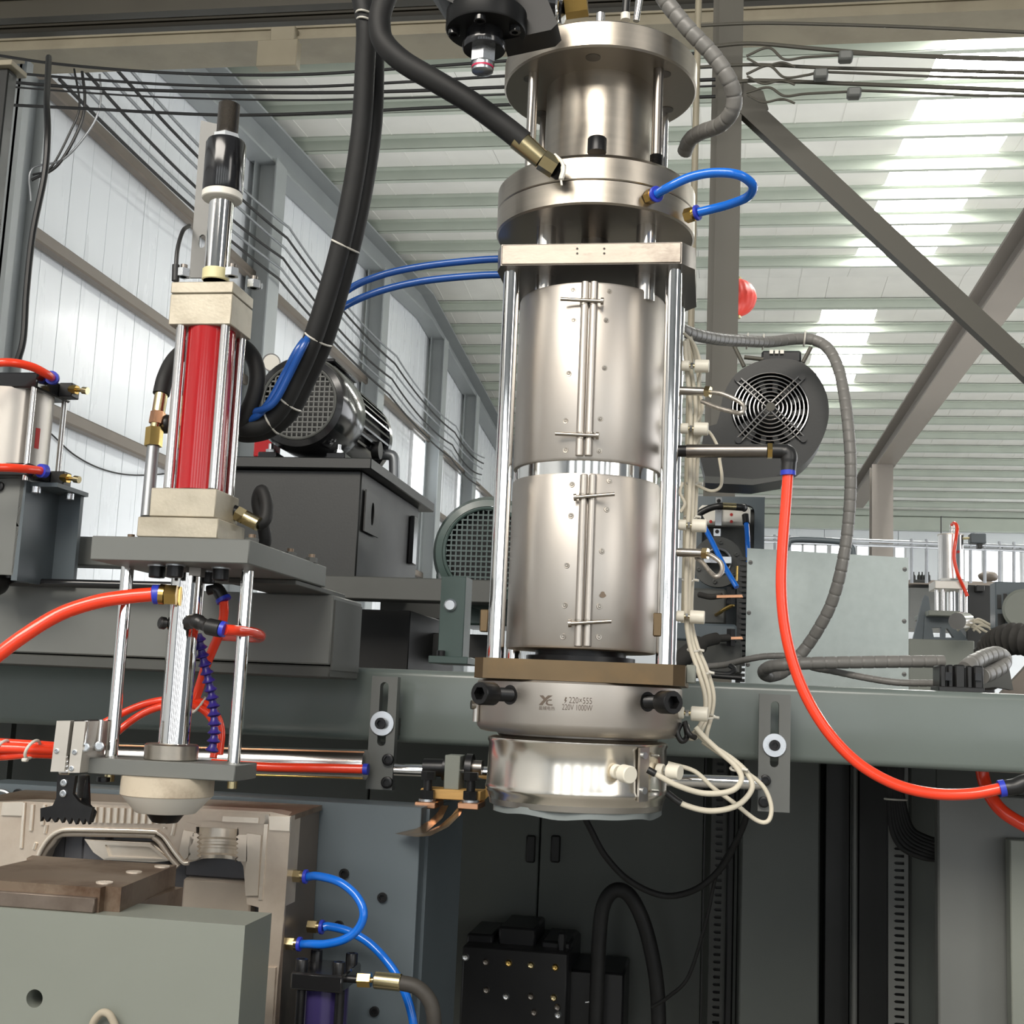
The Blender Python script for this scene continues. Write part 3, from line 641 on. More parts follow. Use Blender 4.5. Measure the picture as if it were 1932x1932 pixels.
# printing on the band: rating and emblem, laid on the curve
def band_text(body, px, py, size, name='rating_print', ratio=1.0):
    cu = bpy.data.curves.new('text', 'FONT'); cu.body = body; cu.size = size; cu.extrude = 0.0; cu.align_x = 'LEFT'; cu.resolution_u = 3
    to = bpy.data.objects.new('text', cu); COL.objects.link(to); bpy.context.view_layer.update()
    me = to.to_mesh(); mb = MB(); q, _ = on_band(px, py); th0 = math.atan2(q.x - AX, -(q.y - YD))
    vs = []
    for v in me.vertices:
        th = th0 + v.co.x * ratio / R_band; z = q.z + v.co.y - v.co.x * ratio * 0.0
        vs.append(mb.bm.verts.new((AX + math.sin(th) * (R_band + 0.00025), YD - math.cos(th) * (R_band + 0.00025), z)))
    for f in me.polygons:
        try: mb.bm.faces.new([vs[i] for i in f.vertices])
        except ValueError: pass
    to.to_mesh_clear(); bpy.data.objects.remove(to); bpy.data.curves.remove(cu)
    return mb.build(name, M['print'], band)
band_text('220×555', 1073, 1326.5, 15 * U, ratio=0.74)
band_text('220V 1000W', 1060, 1339, 14 * U, ratio=0.68)
band_text('盐城电热', 1016.5, 1338.5, 7.2 * U, 'emblem_print')
def band_poly(pl, name):
    mb = MB()
    for poly in pl: mb.bm.faces.new([mb.bm.verts.new(on_band(px, py, 0.00025)[0]) for px, py in poly])
    return mb.build(name, M['print'], band)
band_poly([[(1067, 1315), (1070, 1316), (1067.5, 1321), (1070, 1321.5), (1064.5, 1328), (1066.5, 1322.5), (1064.5, 1322)]], 'bolt_mark')
band_poly([[(1018, 1312), (1025, 1312), (1030.5, 1319), (1026.5, 1321.5)], [(1027, 1318.5), (1034, 1312), (1043, 1312.3), (1034, 1318.5), (1026, 1327), (1024, 1330.5), (1016.5, 1330.3), (1021, 1325)],
           [(1031, 1322), (1036, 1319.5), (1042, 1319.8), (1040.5, 1322), (1035, 1322), (1033, 1325), (1034.5, 1328.2), (1043, 1329), (1042, 1331.5), (1034, 1331), (1029.5, 1328)]], 'emblem_print')
# mirror ring and the film under it
zr1, zr0 = zf(1398, R_ring, 1090), zf(1512, R_ring, 1090)
MB().lathe([(R_ring * 0.86, 0), (R_ring * 0.9, 0.004), (R_ring * 0.9, zbb0 - zr1 + 0.004)], A3(zr1 - 0.002), n=80).build('neck_ring', M['steel_dark'], die)
prof = [(R_ring * 0.965, -0.006), (R_ring * 0.985, 0.0), (R_ring, 0.002), (R_ring * 1.012, 0.006), (R_ring * 1.0, 0.010), (R_ring * 0.992, (zr1 - zr0) * 0.55), (R_ring * 0.988, (zr1 - zr0) - 0.008), (R_ring * 1.004, (zr1 - zr0) - 0.005), (R_ring * 1.004, (zr1 - zr0) - 0.002), (R_ring * 0.95, (zr1 - zr0))]
MB().lathe(prof, A3(zr0), n=110).build('die_band', M['die_band'], die, label='mirror-bright nozzle band at the bottom')
ring = die.children[-1]
MB().lathe([(R_ring * 0.90, 0), (R_ring * 0.955, 0.002), (R_ring * 0.965, 0.008)], A3(zr0 - 0.014), n=80).build('nozzle', M['steel'], die)
mb = MB(); n_ = 72; prs = []
for i in range(n_):
    t = 2 * PI * i / n_; w = 0.002 * math.sin(5 * t) + 0.0016 * math.sin(9 * t + 1)
    prs.append([Vector((math.cos(t) * (R_ring * 0.93 + w), math.sin(t) * (R_ring * 0.93 + w), h)) for h in (-0.019 + w * 0.6, -0.010)])
for i in range(n_):
    a, b = prs[i], prs[(i + 1) % n_]
    mb.bm.faces.new([mb.bm.verts.new(A3(zr0) + v) for v in (a[0], b[0], b[1], a[1])])
bmesh.ops.remove_doubles(mb.bm, verts=mb.bm.verts, dist=1e-6)
mb.build('film_skirt', M['clear'], die, label='milky film hanging round the nozzle')
def on_ring(px, py, out=0.0): return front(px, py, out, R_ring)
pts = [on_ring(px, py, 0.0012)[0] for px, py in ((1203, 1411), (1220, 1409), (1217, 1511), (1200, 1513))]
q, n = on_ring(1211, 1460)
MB().prism(pts, n * 0.003).build('clamp_bar', M['steel'], ring)
for px, py in ((1209, 1425), (1208, 1491)):
    q, n = on_ring(px, py, 0.004); u1 = MB().cyl(q, q + n * 0.003, 0.0036, n=14).build('clamp_screw', M['zinc'], ring)
    a = on_ring(px + 14, py, 0.004)[0]; b = on_ring(px + 30, py + 1, 0.002)[0]; MB().cyl(a, b, 0.0014, n=10).build('tension_pin', M['steel'], ring)
# two red reflections seen in the ring are reflections of the machine's red parts, nothing is painted here

# ceramic terminal pairs (each a small post of two cream insulators on a stud)
def terminal(base, d, r, l1, l2, gap, label, parent=None):
    d = Vector(d).normalized(); base = Vector(base)
    t = thing('heater_terminal', label, 'terminal', base, 'cream ceramic heater terminals')
    MB().cyl(base, base + d * l1, r * 0.82, n=24, bev=r * 0.12).build('insulator', M['ceramic'], t)
    MB().cyl(base + d * l1, base + d * (l1 + gap), r * 0.30, n=14).build('stud', M['gold'], t)
    MB().hexp(base + d * (l1 + gap * 0.2), base + d * (l1 + gap * 0.7), r * 0.5).build('nut', M['zinc'], t)
    MB().cyl(base + d * (l1 + gap), base + d * (l1 + gap + l2), r, n=28, bev=r * 0.1).build('insulator_cap', M['ceramic'], t)
    return t
for (px, py), lb in (((1286, 690), 'topmost cream ceramic terminal on the right side of the upper sleeve'), ((1284, 808), 'second cream ceramic terminal down on the right side, above the cross pipe'),
                     ((1280, 990), 'third cream ceramic terminal down, right side of the lower sleeve'), ((1276, 1162), 'fourth cream ceramic terminal down, right side near the tanned plate')):
    q = P(px, py, 1.44); terminal(q, (1, -0.04, -0.03), 12.4 * U, 15 * U, 27 * U, 10 * U, lb)
terminal(P(1276, 1344, 1.40), (1, -0.06, -0.02), 13 * U, 14 * U, 30 * U, 12 * U, 'cream ceramic terminal sticking out to the right of the printed band')
q, n = on_ring(1160, 1455); e = P(1205, 1466, q.y - 0.030); terminal(q, (e - q), 15 * U, 10 * U, 22 * U, 12 * U, 'cream ceramic terminal on the front of the mirror-bright ring')
q, n = on_ring(1240, 1452); e = P(1285, 1458, q.y - 0.012); terminal(q, (e - q), 13.5 * U, 13 * U, 24 * U, 8 * U, 'cream ceramic terminal at the right edge of the mirror-bright ring')
# thermocouples
for (xa, ya), (xb, yb), lb in (((1282, 737), (1331, 739), 'upper thermocouple with braided lead looping back, beside the upper sleeve'), ((1278, 1042), (1326, 1044), 'lower thermocouple with braided lead curled on itself, beside the lower sleeve')):
    a, b = P(xa, ya, 1.43), P(xb, yb, 1.42); d = (b - a).normalized()
    t = thing('thermocouple', lb, 'sensor', a, 'thermocouples on the die head')
    MB().cyl(a, b, 8 * U, n=20, bev=0.0006).build('sheath', M['steel'], t)
    MB().hexp(b, b + d * 0.006, 11 * U).build('nut', M['gold'], t)
    if ya < 900: pp = [(xb + 8, yb + 1, 1.42), (1362, 743, 1.415), (1392, 756, 1.41), (1404, 768, 1.405), (1398, 779, 1.40), (1382, 777, 1.41), (1350, 768, 1.42), (1324, 757, 1.43)]
    else: pp = [(xb + 8, yb + 1, 1.42), (1342, 1048, 1.415), (1360, 1062, 1.41), (1362, 1078, 1.405), (1352, 1088, 1.40), (1340, 1079, 1.41), (1326, 1062, 1.42), (1314, 1052, 1.43)]
    MB().tube(path(pp), 4.3 * U, 10).build('braided_lead', M['braid'], t)
# cream wires from the terminals, tied into one bundle down the right side
wires = [[(1296, 640, 1.46), (1302, 690, 1.46), (1312, 760, 1.455), (1309, 860, 1.45), (1306, 960, 1.45), (1302, 1060, 1.45), (1299, 1160, 1.45), (1307, 1215, 1.45), (1325, 1262, 1.44), (1338, 1310, 1.44), (1334, 1350, 1.44), (1318, 1386, 1.43), (1300, 1392, 1.42), (1296, 1368, 1.41)],
         [(1302, 636, 1.47), (1316, 690, 1.47), (1320, 760, 1.465), (1316, 860, 1.46), (1312, 960, 1.46), (1308, 1060, 1.46), (1304, 1160, 1.46), (1314, 1215, 1.455), (1333, 1262, 1.45), (1346, 1310, 1.45), (1342, 1350, 1.45), (1333, 1386, 1.44), (1336, 1404, 1.43)],
         [(1292, 644, 1.45), (1296, 700, 1.45), (1303, 780, 1.45), (1302, 900, 1.445), (1297, 1020, 1.445), (1294, 1150, 1.445), (1301, 1215, 1.445), (1317, 1265, 1.435), (1330, 1312, 1.435), (1329, 1350, 1.435), (1316, 1376, 1.43), (1308, 1384, 1.42)],
         [(1312, 1372, 1.40), (1330, 1392, 1.40), (1360, 1420, 1.39), (1388, 1446, 1.38), (1399, 1470, 1.37), (1380, 1492, 1.36), (1330, 1497, 1.35), (1280, 1483, 1.34), (1240, 1462, 1.335), (1222, 1452, 1.335)],
         [(1310, 1380, 1.41), (1345, 1408, 1.40), (1385, 1435, 1.395), (1412, 1462, 1.39), (1418, 1490, 1.385), (1390, 1520, 1.375), (1340, 1530, 1.365), (1290, 1518, 1.36), (1258, 1496, 1.36)],
         [(1326, 1400, 1.42), (1370, 1430, 1.41), (1405, 1455, 1.40), (1440, 1484, 1.40), (1455, 1520, 1.40), (1450, 1548, 1.40), (1428, 1548, 1.40), (1385, 1515, 1.395), (1345, 1486, 1.39), (1310, 1455, 1.39), (1260, 1440, 1.39)]]
lbs = ['left strand of the cream wire bundle down the right side of the die head', 'right strand of the cream wire bundle down the right side of the die head', 'middle strand of the cream wire bundle down the right side of the die head',
       'cream wire curving from the bundle to the terminal on the ring front', 'lower cream wire looping under the mirror ring with a black sleeve end', 'longest cream wire loop hanging over the right slotted bracket']
WB = []
for i, (pp, lb) in enumerate(zip(wires, lbs)):
    o = MB().tube(path(pp), (4.4 if i < 3 else 5.0 if i < 5 else 4.0) * U, 10).build('heater_wire', M['wire'], None, lb, None, 'wire', 'cream heater wires'); WB.append(o)
    if i in (3, 4):
        e = path(pp)[-8:]; MB().tube(e, 6.2 * U, 10).build('black_sleeve', M['black'], o)
for pp, lb in (([(1304, 852, 1.452), (1330, 812, 1.45), (1352, 838, 1.45), (1358, 870, 1.45), (1362, 900, 1.45), (1358, 920, 1.45), (1340, 926, 1.45), (1312, 914, 1.452)], 'thin cream wire looping out below the cross pipe'),
               ([(1288, 910, 1.44), (1283, 930, 1.44), (1292, 950, 1.44), (1284, 966, 1.44)], 'short frayed cream wire beside the lower sleeve top'),
               ([(1290, 628, 1.46), (1310, 650, 1.46), (1322, 690, 1.458), (1318, 730, 1.456), (1326, 770, 1.455), (1312, 800, 1.455)], 'outermost thin cream wire beside the topmost terminals')):
    MB().tube(path(pp), 3.0 * U, 8).build('heater_wire', M['wire'], None, lb, None, 'wire', 'cream heater wires')
for px, py, Yt in ((1318, 850 + 2, 1.455), (1310, 912, 1.455), (1306, 975, 1.455), (1302, 1094, 1.455), (1312, 1226, 1.45), (1331, 1268, 1.445), (1340, 1352, 1.442), (1393, 1450, 1.39)):
    t = MB(); c0 = P(px - 3, py, Yt); t.tube([c0 + Vector((math.cos(a) * 11 * U, math.sin(a) * 9 * U, 0.002 * math.sin(a))) for a in [i * PI / 7 for i in range(14)]], 2.2 * U, 8, closed=True)
    t.cyl(c0 + Vector((9 * U, -6 * U, 0)), c0 + Vector((19 * U, -9 * U, -0.001)), 2.6 * U, n=8)
    t.build('cable_tie', M['tie'], WB[0] if py < 1400 else WB[3])
mb = MB()
for pp in ([(1284, 1366, 1.40), (1278, 1382, 1.395), (1286, 1398, 1.395), (1296, 1390, 1.40), (1293, 1366, 1.40)], [(1292, 1362, 1.40), (1300, 1384, 1.395), (1312, 1392, 1.40)]): mb.tube(path(pp), 5 * U, 10)
mb.build('black_sleeve', M['black'], WB[3])
# cross pipe with black elbow, and the big red hose falling from it
t = thing('air_supply_pipe', 'dark steel cross pipe with black push-in elbow feeding the red hose', 'pipe', P(1290, 850, 1.41))
a, b = P(1296, 851, 1.41), P(1448, 851, 1.40)
MB().cyl(P(1270, 851, 1.412), a, 11 * U, n=20).build('socket', M['black_oxide'], t)
MB().cyl(a, b, 12.3 * U, n=28).build('pipe', M['steel_dark'], t)
MB().hexp(b, P(1457, 851, 1.40), 15 * U).build('brass_nut', M['brass'], t, label='brass nut')
mb = MB(); c0 = P(1457, 851, 1.40); mb.tube(smooth([c0, P(1478, 852, 1.40), P(1488, 858, 1.40), P(1488, 875, 1.40), P(1487, 889, 1.40)], 6), [13.5 * U] * 7 + [15 * U] * 10 + [14 * U] * 8, 20)
mb.build('elbow', M['black'], t)
MB().cyl(P(1487, 888, 1.40), P(1487, 897, 1.40), 14 * U, n=24).build('release_collar', M['collar_blue'], t)
hp = [(1487, 890, 1.40), (1482, 960, 1.40), (1476, 1040, 1.40), (1474, 1110, 1.40), (1480, 1180, 1.40), (1496, 1250, 1.40), (1524, 1320, 1.40), (1566, 1386, 1.40), (1622, 1442, 1.40), (1690, 1480, 1.40), (1760, 1497, 1.40), (1830, 1498, 1.40), (1892, 1487, 1.40)]
MB().tube(path(hp, 10), 9.8 * U, 18).build('red_air_hose', M['red_hose'], None, 'long orange-red air hose hanging from the cross pipe to the right edge', None, 'hose')
t = thing('push_fitting', 'black push-in elbow at the right edge receiving the orange-red hose', 'fitting', P(1890, 1487, 1.40))
MB().cyl(P(1885, 1488.5, 1.40), P(1896, 1486.5, 1.40), 14.5 * U, n=24).build('release_collar', M['collar_blue'], t)
MB().tube(smooth([P(1895, 1487, 1.40), P(1915, 1484, 1.40), P(1935, 1476, 1.40), P(1960, 1474, 1.40)], 5), [12.5 * U, 13.5 * U] + [14 * U] * 14, 18).build('body', M['black'], t)
MB().tube(path([(1846, 1400, 1.9), (1850, 1430, 1.9), (1856, 1470, 1.9), (1870, 1504, 1.89), (1898, 1536, 1.88), (1960, 1572, 1.87)]), 15 * U, 16).build('red_air_hose', M['red_hose'], None, 'second orange-red hose in shadow under the beam at the right edge', None, 'hose')
# blue loop on the flange
t = thing('blue_jumper_hose', 'short bright blue hose looping between two brass fittings on the flange', 'hose', P(1240, 385, 1.30))
def fitting(parent, a, d, r, m='brass', collar=True, L=0.016):
    d = Vector(d).normalized(); a = Vector(a)
    MB().hexp(a, a + d * L * 0.6, r * 1.35).build('hex_nut', M[m], parent)
    MB().cyl(a + d * L * 0.55, a + d * L * 0.8, r * 1.2, n=18).build('ferrule', M[m], parent)
    if collar: MB().cyl(a + d * L * 0.78, a + d * L, r * 1.45, n=20, bev=r * 0.1).build('release_collar', M['collar_blue'], parent)
    return a + d * L
q1 = P(1224, 372, YD - 0.095); e1 = fitting(t, q1, P(1250, 362, YD - 0.115) - q1, 10 * U)
q2 = P(1294, 408, YD - 0.058); e2 = fitting(t, q2, P(1320, 400, YD - 0.066) - q2, 10 * U)
lp = [e1] + [P(*q) for q in ((1262, 353, 1.30), (1300, 335, 1.295), (1345, 326, 1.29), (1390, 329, 1.29), (1416, 344, 1.30), (1420, 358, 1.31), (1408, 373, 1.325), (1375, 386, 1.34), (1345, 394, 1.35))] + [e2]
MB().tube(smooth(lp, 8), 8.3 * U, 16).build('tube', M['blue_hose'], t)
# blue pair running from the back of the upper plate to the left
for pp, lb in (([(960, 488, 1.43), (900, 491, 1.43), (800, 502, 1.43), (720, 519, 1.42), (655, 548, 1.41), (604, 602, 1.385), (576, 647, 1.348), (545, 709, 1.352), (520, 755, 1.354), (498, 772, 1.356), (472, 778, 1.362)], 'upper of the two dark blue hoses from the upper plate to the hose bundle'),
               ([(960, 518, 1.43), (900, 520, 1.43), (800, 530, 1.43), (720, 548, 1.42), (655, 575, 1.41), (606, 612, 1.385), (567, 652, 1.352), (537, 706, 1.356), (511, 754, 1.358), (489, 781, 1.360), (466, 793, 1.362)], 'lower of the two dark blue hoses from the upper plate to the hose bundle')):
    MB().tube(path(pp), 7.2 * U, 14).build('blue_hose', M['blue_deep'], None, lb, None, 'hose', 'dark blue hoses of the upper plate')
# big hydraulic hose into the flange
t = thing('hydraulic_hose', 'thick black hydraulic hose running diagonally into the flange, brass-ended', 'hose', P(1010, 290, 1.3))
hp = [(744, -40, 1.26), (722, 10, 1.26), (716, 45, 1.26), (724, 80, 1.26), (760, 116, 1.26), (820, 152, 1.262), (890, 194, 1.267), (950, 238, 1.272), (988, 268, 1.277)]
MB().tube(path(hp), 22.5 * U * 0.9, 22).build('hose', M['rubber'], t)
a, b, c0, e = P(976, 262, 1.276), P(1022, 301, 1.283), P(1028, 303, 1.284), P(1048, 318, 1.288)
MB().cyl(a, b, 22 * U * 0.9, 19 * U * 0.9, n=28).build('crimp_ferrule', M['gold'], t, label='yellow zinc crimp ferrule')
MB().hexp(b, e, 21 * U * 0.9).build('hex_nut', M['gold'], t, label='yellow zinc hexagon nut')
MB().cyl(e, P(1056, 324, 1.293), 18 * U * 0.9, n=24).build('adapter', M['black_oxide'], t)
mb = MB(); mb.tube(smooth([P(1046, 292, 1.284), P(1060, 306, 1.282), P(1063, 322, 1.281), P(1059, 338, 1.281), P(1060, 350, 1.281)], 5), [0.002] * 8 + [0.003] * 8 + [0.0012] * 5, 8); mb.build('sealant_bead', M['nylon'], t, label='white sealant bead')
# ================================================================== ABOVE THE DIE HEAD
# black servo valve block at the top of the picture
t = thing('servo_valve', 'black servo valve block with round flange hanging at the top edge', 'valve', P(920, 90, 1.2))
Yv = 1.20; uv = mpp(920, 40, Yv)
cv = P(918, 36, Yv + 0.02)
zA_, zB_ = P(920, 42, Yv - 0.02).z, P(920, -40, Yv).z
mb = MB(); mb.lathe([(74 * uv, 0), (76 * uv, 0.002), (76 * uv, 0.02), (73 * uv, 0.022)], (cv.x, Yv + 0.02, P(918, 62, Yv + 0.02).z), n=48); mb.build('round_flange', M['black_matt'], t)
zfl = P(918, 62, Yv + 0.02).z
for a in (-90, -165, -15, 90): socket_bolt((cv.x + math.cos(math.radians(a)) * 60 * uv, Yv + 0.02 + math.sin(math.radians(a)) * 60 * uv, zfl), (0, 0, -1), 11 * uv, 0.006, parent=t, m='black_gloss')
zb_ = P(914, 96, Yv + 0.02).z
mb = MB(); mb.lathe([(39 * uv, 0), (41 * uv, 0.002), (41 * uv, 0.007), (36 * uv, 0.008), (36 * uv, zfl - zb_)], (cv.x - 2 * uv, Yv + 0.02, zb_), n=40); mb.build('barrel', M['black_gloss'], t)
MB().prism([P(930, -80, Yv + 0.03), P(1000, -80, Yv + 0.03), P(1052, 44, Yv + 0.03), P(1040, 56, Yv + 0.03), P(948, 76, Yv + 0.03)], (0, 0.035, 0)).build('valve_body', M['black_matt'], t)
MB().prism([P(790, -60, Yv - 0.01), P(960, -60, Yv - 0.01), P(950, 8, Yv - 0.01), P(860, 8, Yv - 0.01), P(824, -8, Yv - 0.01)], (0, 0.05, 0)).build('upper_body', M['black_matt'], t)
mb = MB(); q = P(912, 98, Yv + 0.02); mb.hexp((q.x, q.y, P(912, 120, q.y).z), (q.x, q.y, q.z + 0.004), 25 * uv, 0.2); mb.build('plug_nut', M['zinc'], t, label='silvery hexagon plug')
z1_, z2_ = P(911, 118, q.y).z, P(911, 137, q.y).z
MB().lathe([(16 * uv, 0), (20 * uv, 0.001), (20 * uv, 0.003), (20.5 * uv, z1_ - z2_)], (q.x, q.y, z2_), n=28).build('plug_tip', M['zinc'], t)
MB().lathe([(20.8 * uv, 0), (20.8 * uv, 0.0022)], (q.x, q.y, z2_ + (z1_ - z2_) * 0.35), n=28, caps=False).build('pink_band', M['pink'], t)
# rear part of the machine hanging above: brass union and small items on the top flange
t = thing('brass_union', 'brass pipe union with black nut standing on the top flange', 'fitting', P(1090, 20, 1.36))
MB().cyl(P(1040, 10, 1.36), P(1066, 14, 1.36), 30 * U, n=28).build('black_nut', M['black_gloss'], t)
MB().tube([P(1052, 18, 1.345) + Vector((0, math.cos(a) * 14 * U, math.sin(a) * 22 * U)) for a in [i * PI / 8 for i in range(16)]], 0.0018, 8, closed=True).build('seal_ring', M['chrome'], t)
MB().hexp(P(1066, 10, 1.36), P(1108, 4, 1.36), 26 * U).build('hex_body', M['brass'], t)
t = thing('adjusting_stud', 'threaded steel stud with nut standing on the middle of the top flange', 'stud', A3(zt1))
x = Xp(1140, 20, 1.40)
prof = []
for k in range(9): prof += [(21 * U, k * 0.002), (23 * U, k * 0.002 + 0.001)]
MB().lathe(prof, (x, 1.40, zt1), n=28).build('threaded_boss', M['steel'], t)
MB().cyl((x - 0.004, 1.40, zt1 + 0.018), (x - 0.004, 1.40, zt1 + 0.06), 9 * U, n=18).build('pin', M['chrome_soft'], t)
t = thing('sensor_head', 'black sensor with a white base ring on the top flange', 'sensor', P(1180, 30, 1.37))
MB().cyl(P(1180, 38, 1.36), P(1180, 26, 1.36), 9 * U, n=18).build('base_ring', M['nylon'], t)
MB().cyl(P(1180, 27, 1.36), P(1184, -30, 1.36), 7.5 * U, n=18).build('body', M['black'], t)
MB().cyl(P(1200, 40, 1.38), P(1212, -40, 1.38), 6 * U, 9 * U, n=16).build('support_spike', M['chrome_soft'], None, 'tapered bright steel pin leaning on the top flange', None, 'pin')
q = A3(zt1); d = Vector((math.cos(math.radians(-40)), math.sin(math.radians(-40)), 0)) * R_top * 0.78
socket_bolt(A3(zt1) + d + Vector((0, 0.03, 0)), (0, 0, 1), 16 * U, 0.02, 'cap_bolt', None, 'black_oxide', label='black cap bolt on the right of the top flange', cat='bolt')
MB().cyl(A3(zt1 - 0.05) + d + Vector((-0.014, 0.02, 0.05)), A3(zt1 + 0.03) + d + Vector((-0.014, 0.02, 0)), 2.5 * U, n=12).build('dowel_pin', M['chrome'], None, 'thin bright dowel pin beside the black cap bolt on the top flange', None, 'pin')
# foil-grey spiral hose at the upper right
pp = [(1236, -30, 1.34), (1262, 10, 1.34), (1300, 56, 1.34), (1345, 104, 1.345), (1374, 148, 1.35), (1385, 182, 1.36), (1380, 212, 1.37), (1358, 236, 1.39), (1322, 250, 1.42), (1302, 264, 1.44), (1292, 286, 1.46)]
wrap_mesh(path(pp, 10), 15 * U, 24 * U).build('spiral_wrapped_hose', M['spiral'], None, 'grey spiral-wrapped cable curling past the right of the top flange', None, 'cable')
# thick black hose pair at the top left, tied together
hz = 27 * U * 0.88
hA = [(672, -40, 1.30), (690, 40, 1.30), (688, 140, 1.31), (682, 240, 1.32), (668, 340, 1.33), (648, 440, 1.34), (622, 540, 1.35), (590, 640, 1.36), (560, 710, 1.37), (530, 768, 1.375), (500, 798, 1.375), (470, 806, 1.37), (440, 802, 1.365)]
hB = [(700, -40, 1.33), (704, 40, 1.33), (706, 140, 1.335), (702, 240, 1.34), (688, 340, 1.35), (668, 440, 1.36), (642, 540, 1.37), (612, 640, 1.385), (578, 716, 1.395), (546, 776, 1.40), (508, 808, 1.40), (470, 817, 1.395), (440, 812, 1.39)]
pa, pb = path(hA), path(hB)
HA = MB().tube(pa, 19 * U, 20).build('black_hose', M['rubber'], None, 'nearer of the two thick black hoses tied together left of the die head', None, 'hose', 'tied black hose pair')
MB().tube(pb, 19 * U, 20).build('black_hose', M['rubber'], None, 'farther of the two thick black hoses tied together left of the die head', None, 'hose', 'tied black hose pair')
for i in (8, 9, 42, 56, 70, 78):
    a, b = pa[i], pb[i]; T = (pa[i + 1] - pa[i - 1]).normalized(); u, v, w = frame_of(T); c0 = (a + b) / 2; h = (b - a); e1 = (h - T * h.dot(T)).normalized(); e2 = T.cross(e1)
    MB().tube([c0 + e1 * math.cos(t) * (h.length / 2 + 20.5 * U) + e2 * math.sin(t) * 21 * U + T * 0.003 * math.sin(t) for t in [k * PI / 12 for k in range(24)]], 2.0 * U, 8, closed=True).build('cable_tie', M['tie'], HA)
# ================================================================== BLOW PIN STATION (left)
YP = 1.30
up_ = mpp(376, 915, YP)
def axp(py): return Xp(376 - 0.082 * (py - 915), py, YP)
BX = sum(axp(y) for y in (450, 620, 915, 1200)) / 4
station = thing('blow_pin_station', 'blow pin station with red hydraulic cylinder on a thick grey plate', 'blow pin unit', (BX, YP, P(320, 1550, YP).z))
def zc_(py): return P(376 - 0.082 * (py - 915), py, YP).z
# thick grey top plate reaching back to the carriage
Yf = 1.235; xa, xb = Xp(171, 1034, Yf), Xp(470, 1040, Yf); zt_, zb_ = Zp(320, 1014, Yf), Zp(320, 1060, Yf)
MB().box(xa, xb, Yf, 1.50, zb_, zt_, 0.0012).build('top_plate', M['grey'], station)
PT = (zb_, zt_)
# nickel plated blocks
def block(name, x0, y0, x1, y1, Yf, depth, m='white_block', bev=0.001):
    mb = MB(); fbox(mb, x0, y0, x1, y1, Yf, Yf + depth, bev); return mb.build(name, M[m], station)
block('foot_block', 258.5, 976, 411, 1014, 1.262, 0.078)
block('lower_block', 283, 921, 407, 975, 1.268, 0.066)
b1 = block('upper_block', 319.5, 554, 437, 612, 1.272, 0.062)
block('cap_block', 322.5, 531, 440, 552.5, 1.272, 0.062)
zlo, zhi = zc_(921), zc_(608)
MB().cyl((BX, YP, zlo - 0.004), (BX, YP, zhi + 0.004), 43.5 * up_, n=56).build('cylinder_tube', M['red'], station, label='glossy red cylinder tube')
for px, py, yy in ((330, 770, 1.278), (413, 770, 1.278), (445, 770, 1.326), (352, 770, 1.326)):
    x = Xp(px, py, yy); MB().cyl((x, yy, zlo - 0.004), (x, yy, zhi + 0.004), 8.8 * up_, n=22).build('tie_rod', M['chrome_soft'], station)
for px, py, yy in ((346, 520, 1.284), (437, 522, 1.284), (478, 548, 1.325)):
    x = Xp(px, py, yy); z = zc_(531); r = 13 * up_
    mb = MB(); mb.hexp((x, yy, z), (x, yy, z + 0.009), r, 0.3); n = mb.build('nut', M['zinc'], station)
    MB().cyl((x, yy, z), (x, yy, z + 0.014), r * 0.5, n=14).build('thread_end', M['steel_dark'], n)
zt = zc_(531)
MB().cyl((BX, YP, zt), (BX, YP, zc_(509)), 25 * up_, n=36, bev=0.001).build('wiper_bush', M['cream'], station, label='yellowish plastic wiper bush')
MB().cyl((BX, YP, zt), (BX, YP, zc_(372)), 22.5 * up_, n=40).build('piston_rod', M['chrome'], station)
MB().cyl((BX, YP, zc_(378)), (BX, YP, zc_(364)), 37 * up_, n=48, bev=0.001).build('washer', M['nylon'], station, label='white plastic washer')
MB().lathe([(36 * up_, 0), (37 * up_, 0.001), (37 * up_, zc_(268) - zc_(364) - 0.004), (34 * up_, zc_(268) - zc_(364))], (BX, YP, zc_(364)), n=56).build('stroke_collar', M['black_gloss'], station, label='black stroke collar')
MB().hexp((BX, YP, zc_(277)), (BX, YP, zc_(256)), 25 * up_, 0.25).build('lock_nut', M['zinc'], station)
r = 20 * up_; prof = []; L = zc_(197) - zc_(262); n = 30
for k in range(n): prof += [(r * 0.95, L * k / n), (r, L * (k + 0.5) / n)]
prof += [(r * 0.9, L)]
MB().lathe(prof, (BX, YP, zc_(262)), n=32).build('threaded_tip', M['steel_dark'], station)
# flat steel scale bar with a slot, behind the collar
x0, x1 = Xp(366, 380, 1.33), Xp(396, 380, 1.33)
bar = MB(); sl = slot(((x0 + x1) / 2 + 0.004, 1.33, P(384, 455, 1.33).z), 0.008, 0.016)
bar.plate([[P(357, 524, 1.33), P(401, 524, 1.33), P(420, 236, 1.33), P(379, 227, 1.33)], sl], (0, 0.003, 0)); bar.build('flat_bar', M['bar_steel'], station, label='flat galvanised strip standing behind the collar')
MB().cyl(P(391, 322, 1.325), P(400, 318, 1.325), 0.0045, n=16).build('set_screw', M['zinc'], station)
MB().tube(path([(331, 527, 1.28), (332, 508, 1.28), (335, 470, 1.285), (345, 436, 1.30), (357, 426, 1.33)]), 0.0024, 10).build('sensor_cable', M['black'], station)
MB().cyl(P(331, 530, 1.28), P(332, 500, 1.28), 0.0042, n=14).build('cable_gland', M['black'], station)
MB().cyl(P(470, 538, 1.34), P(494, 540, 1.34), 0.0035, n=14).build('port_plug', M['galv'], station)
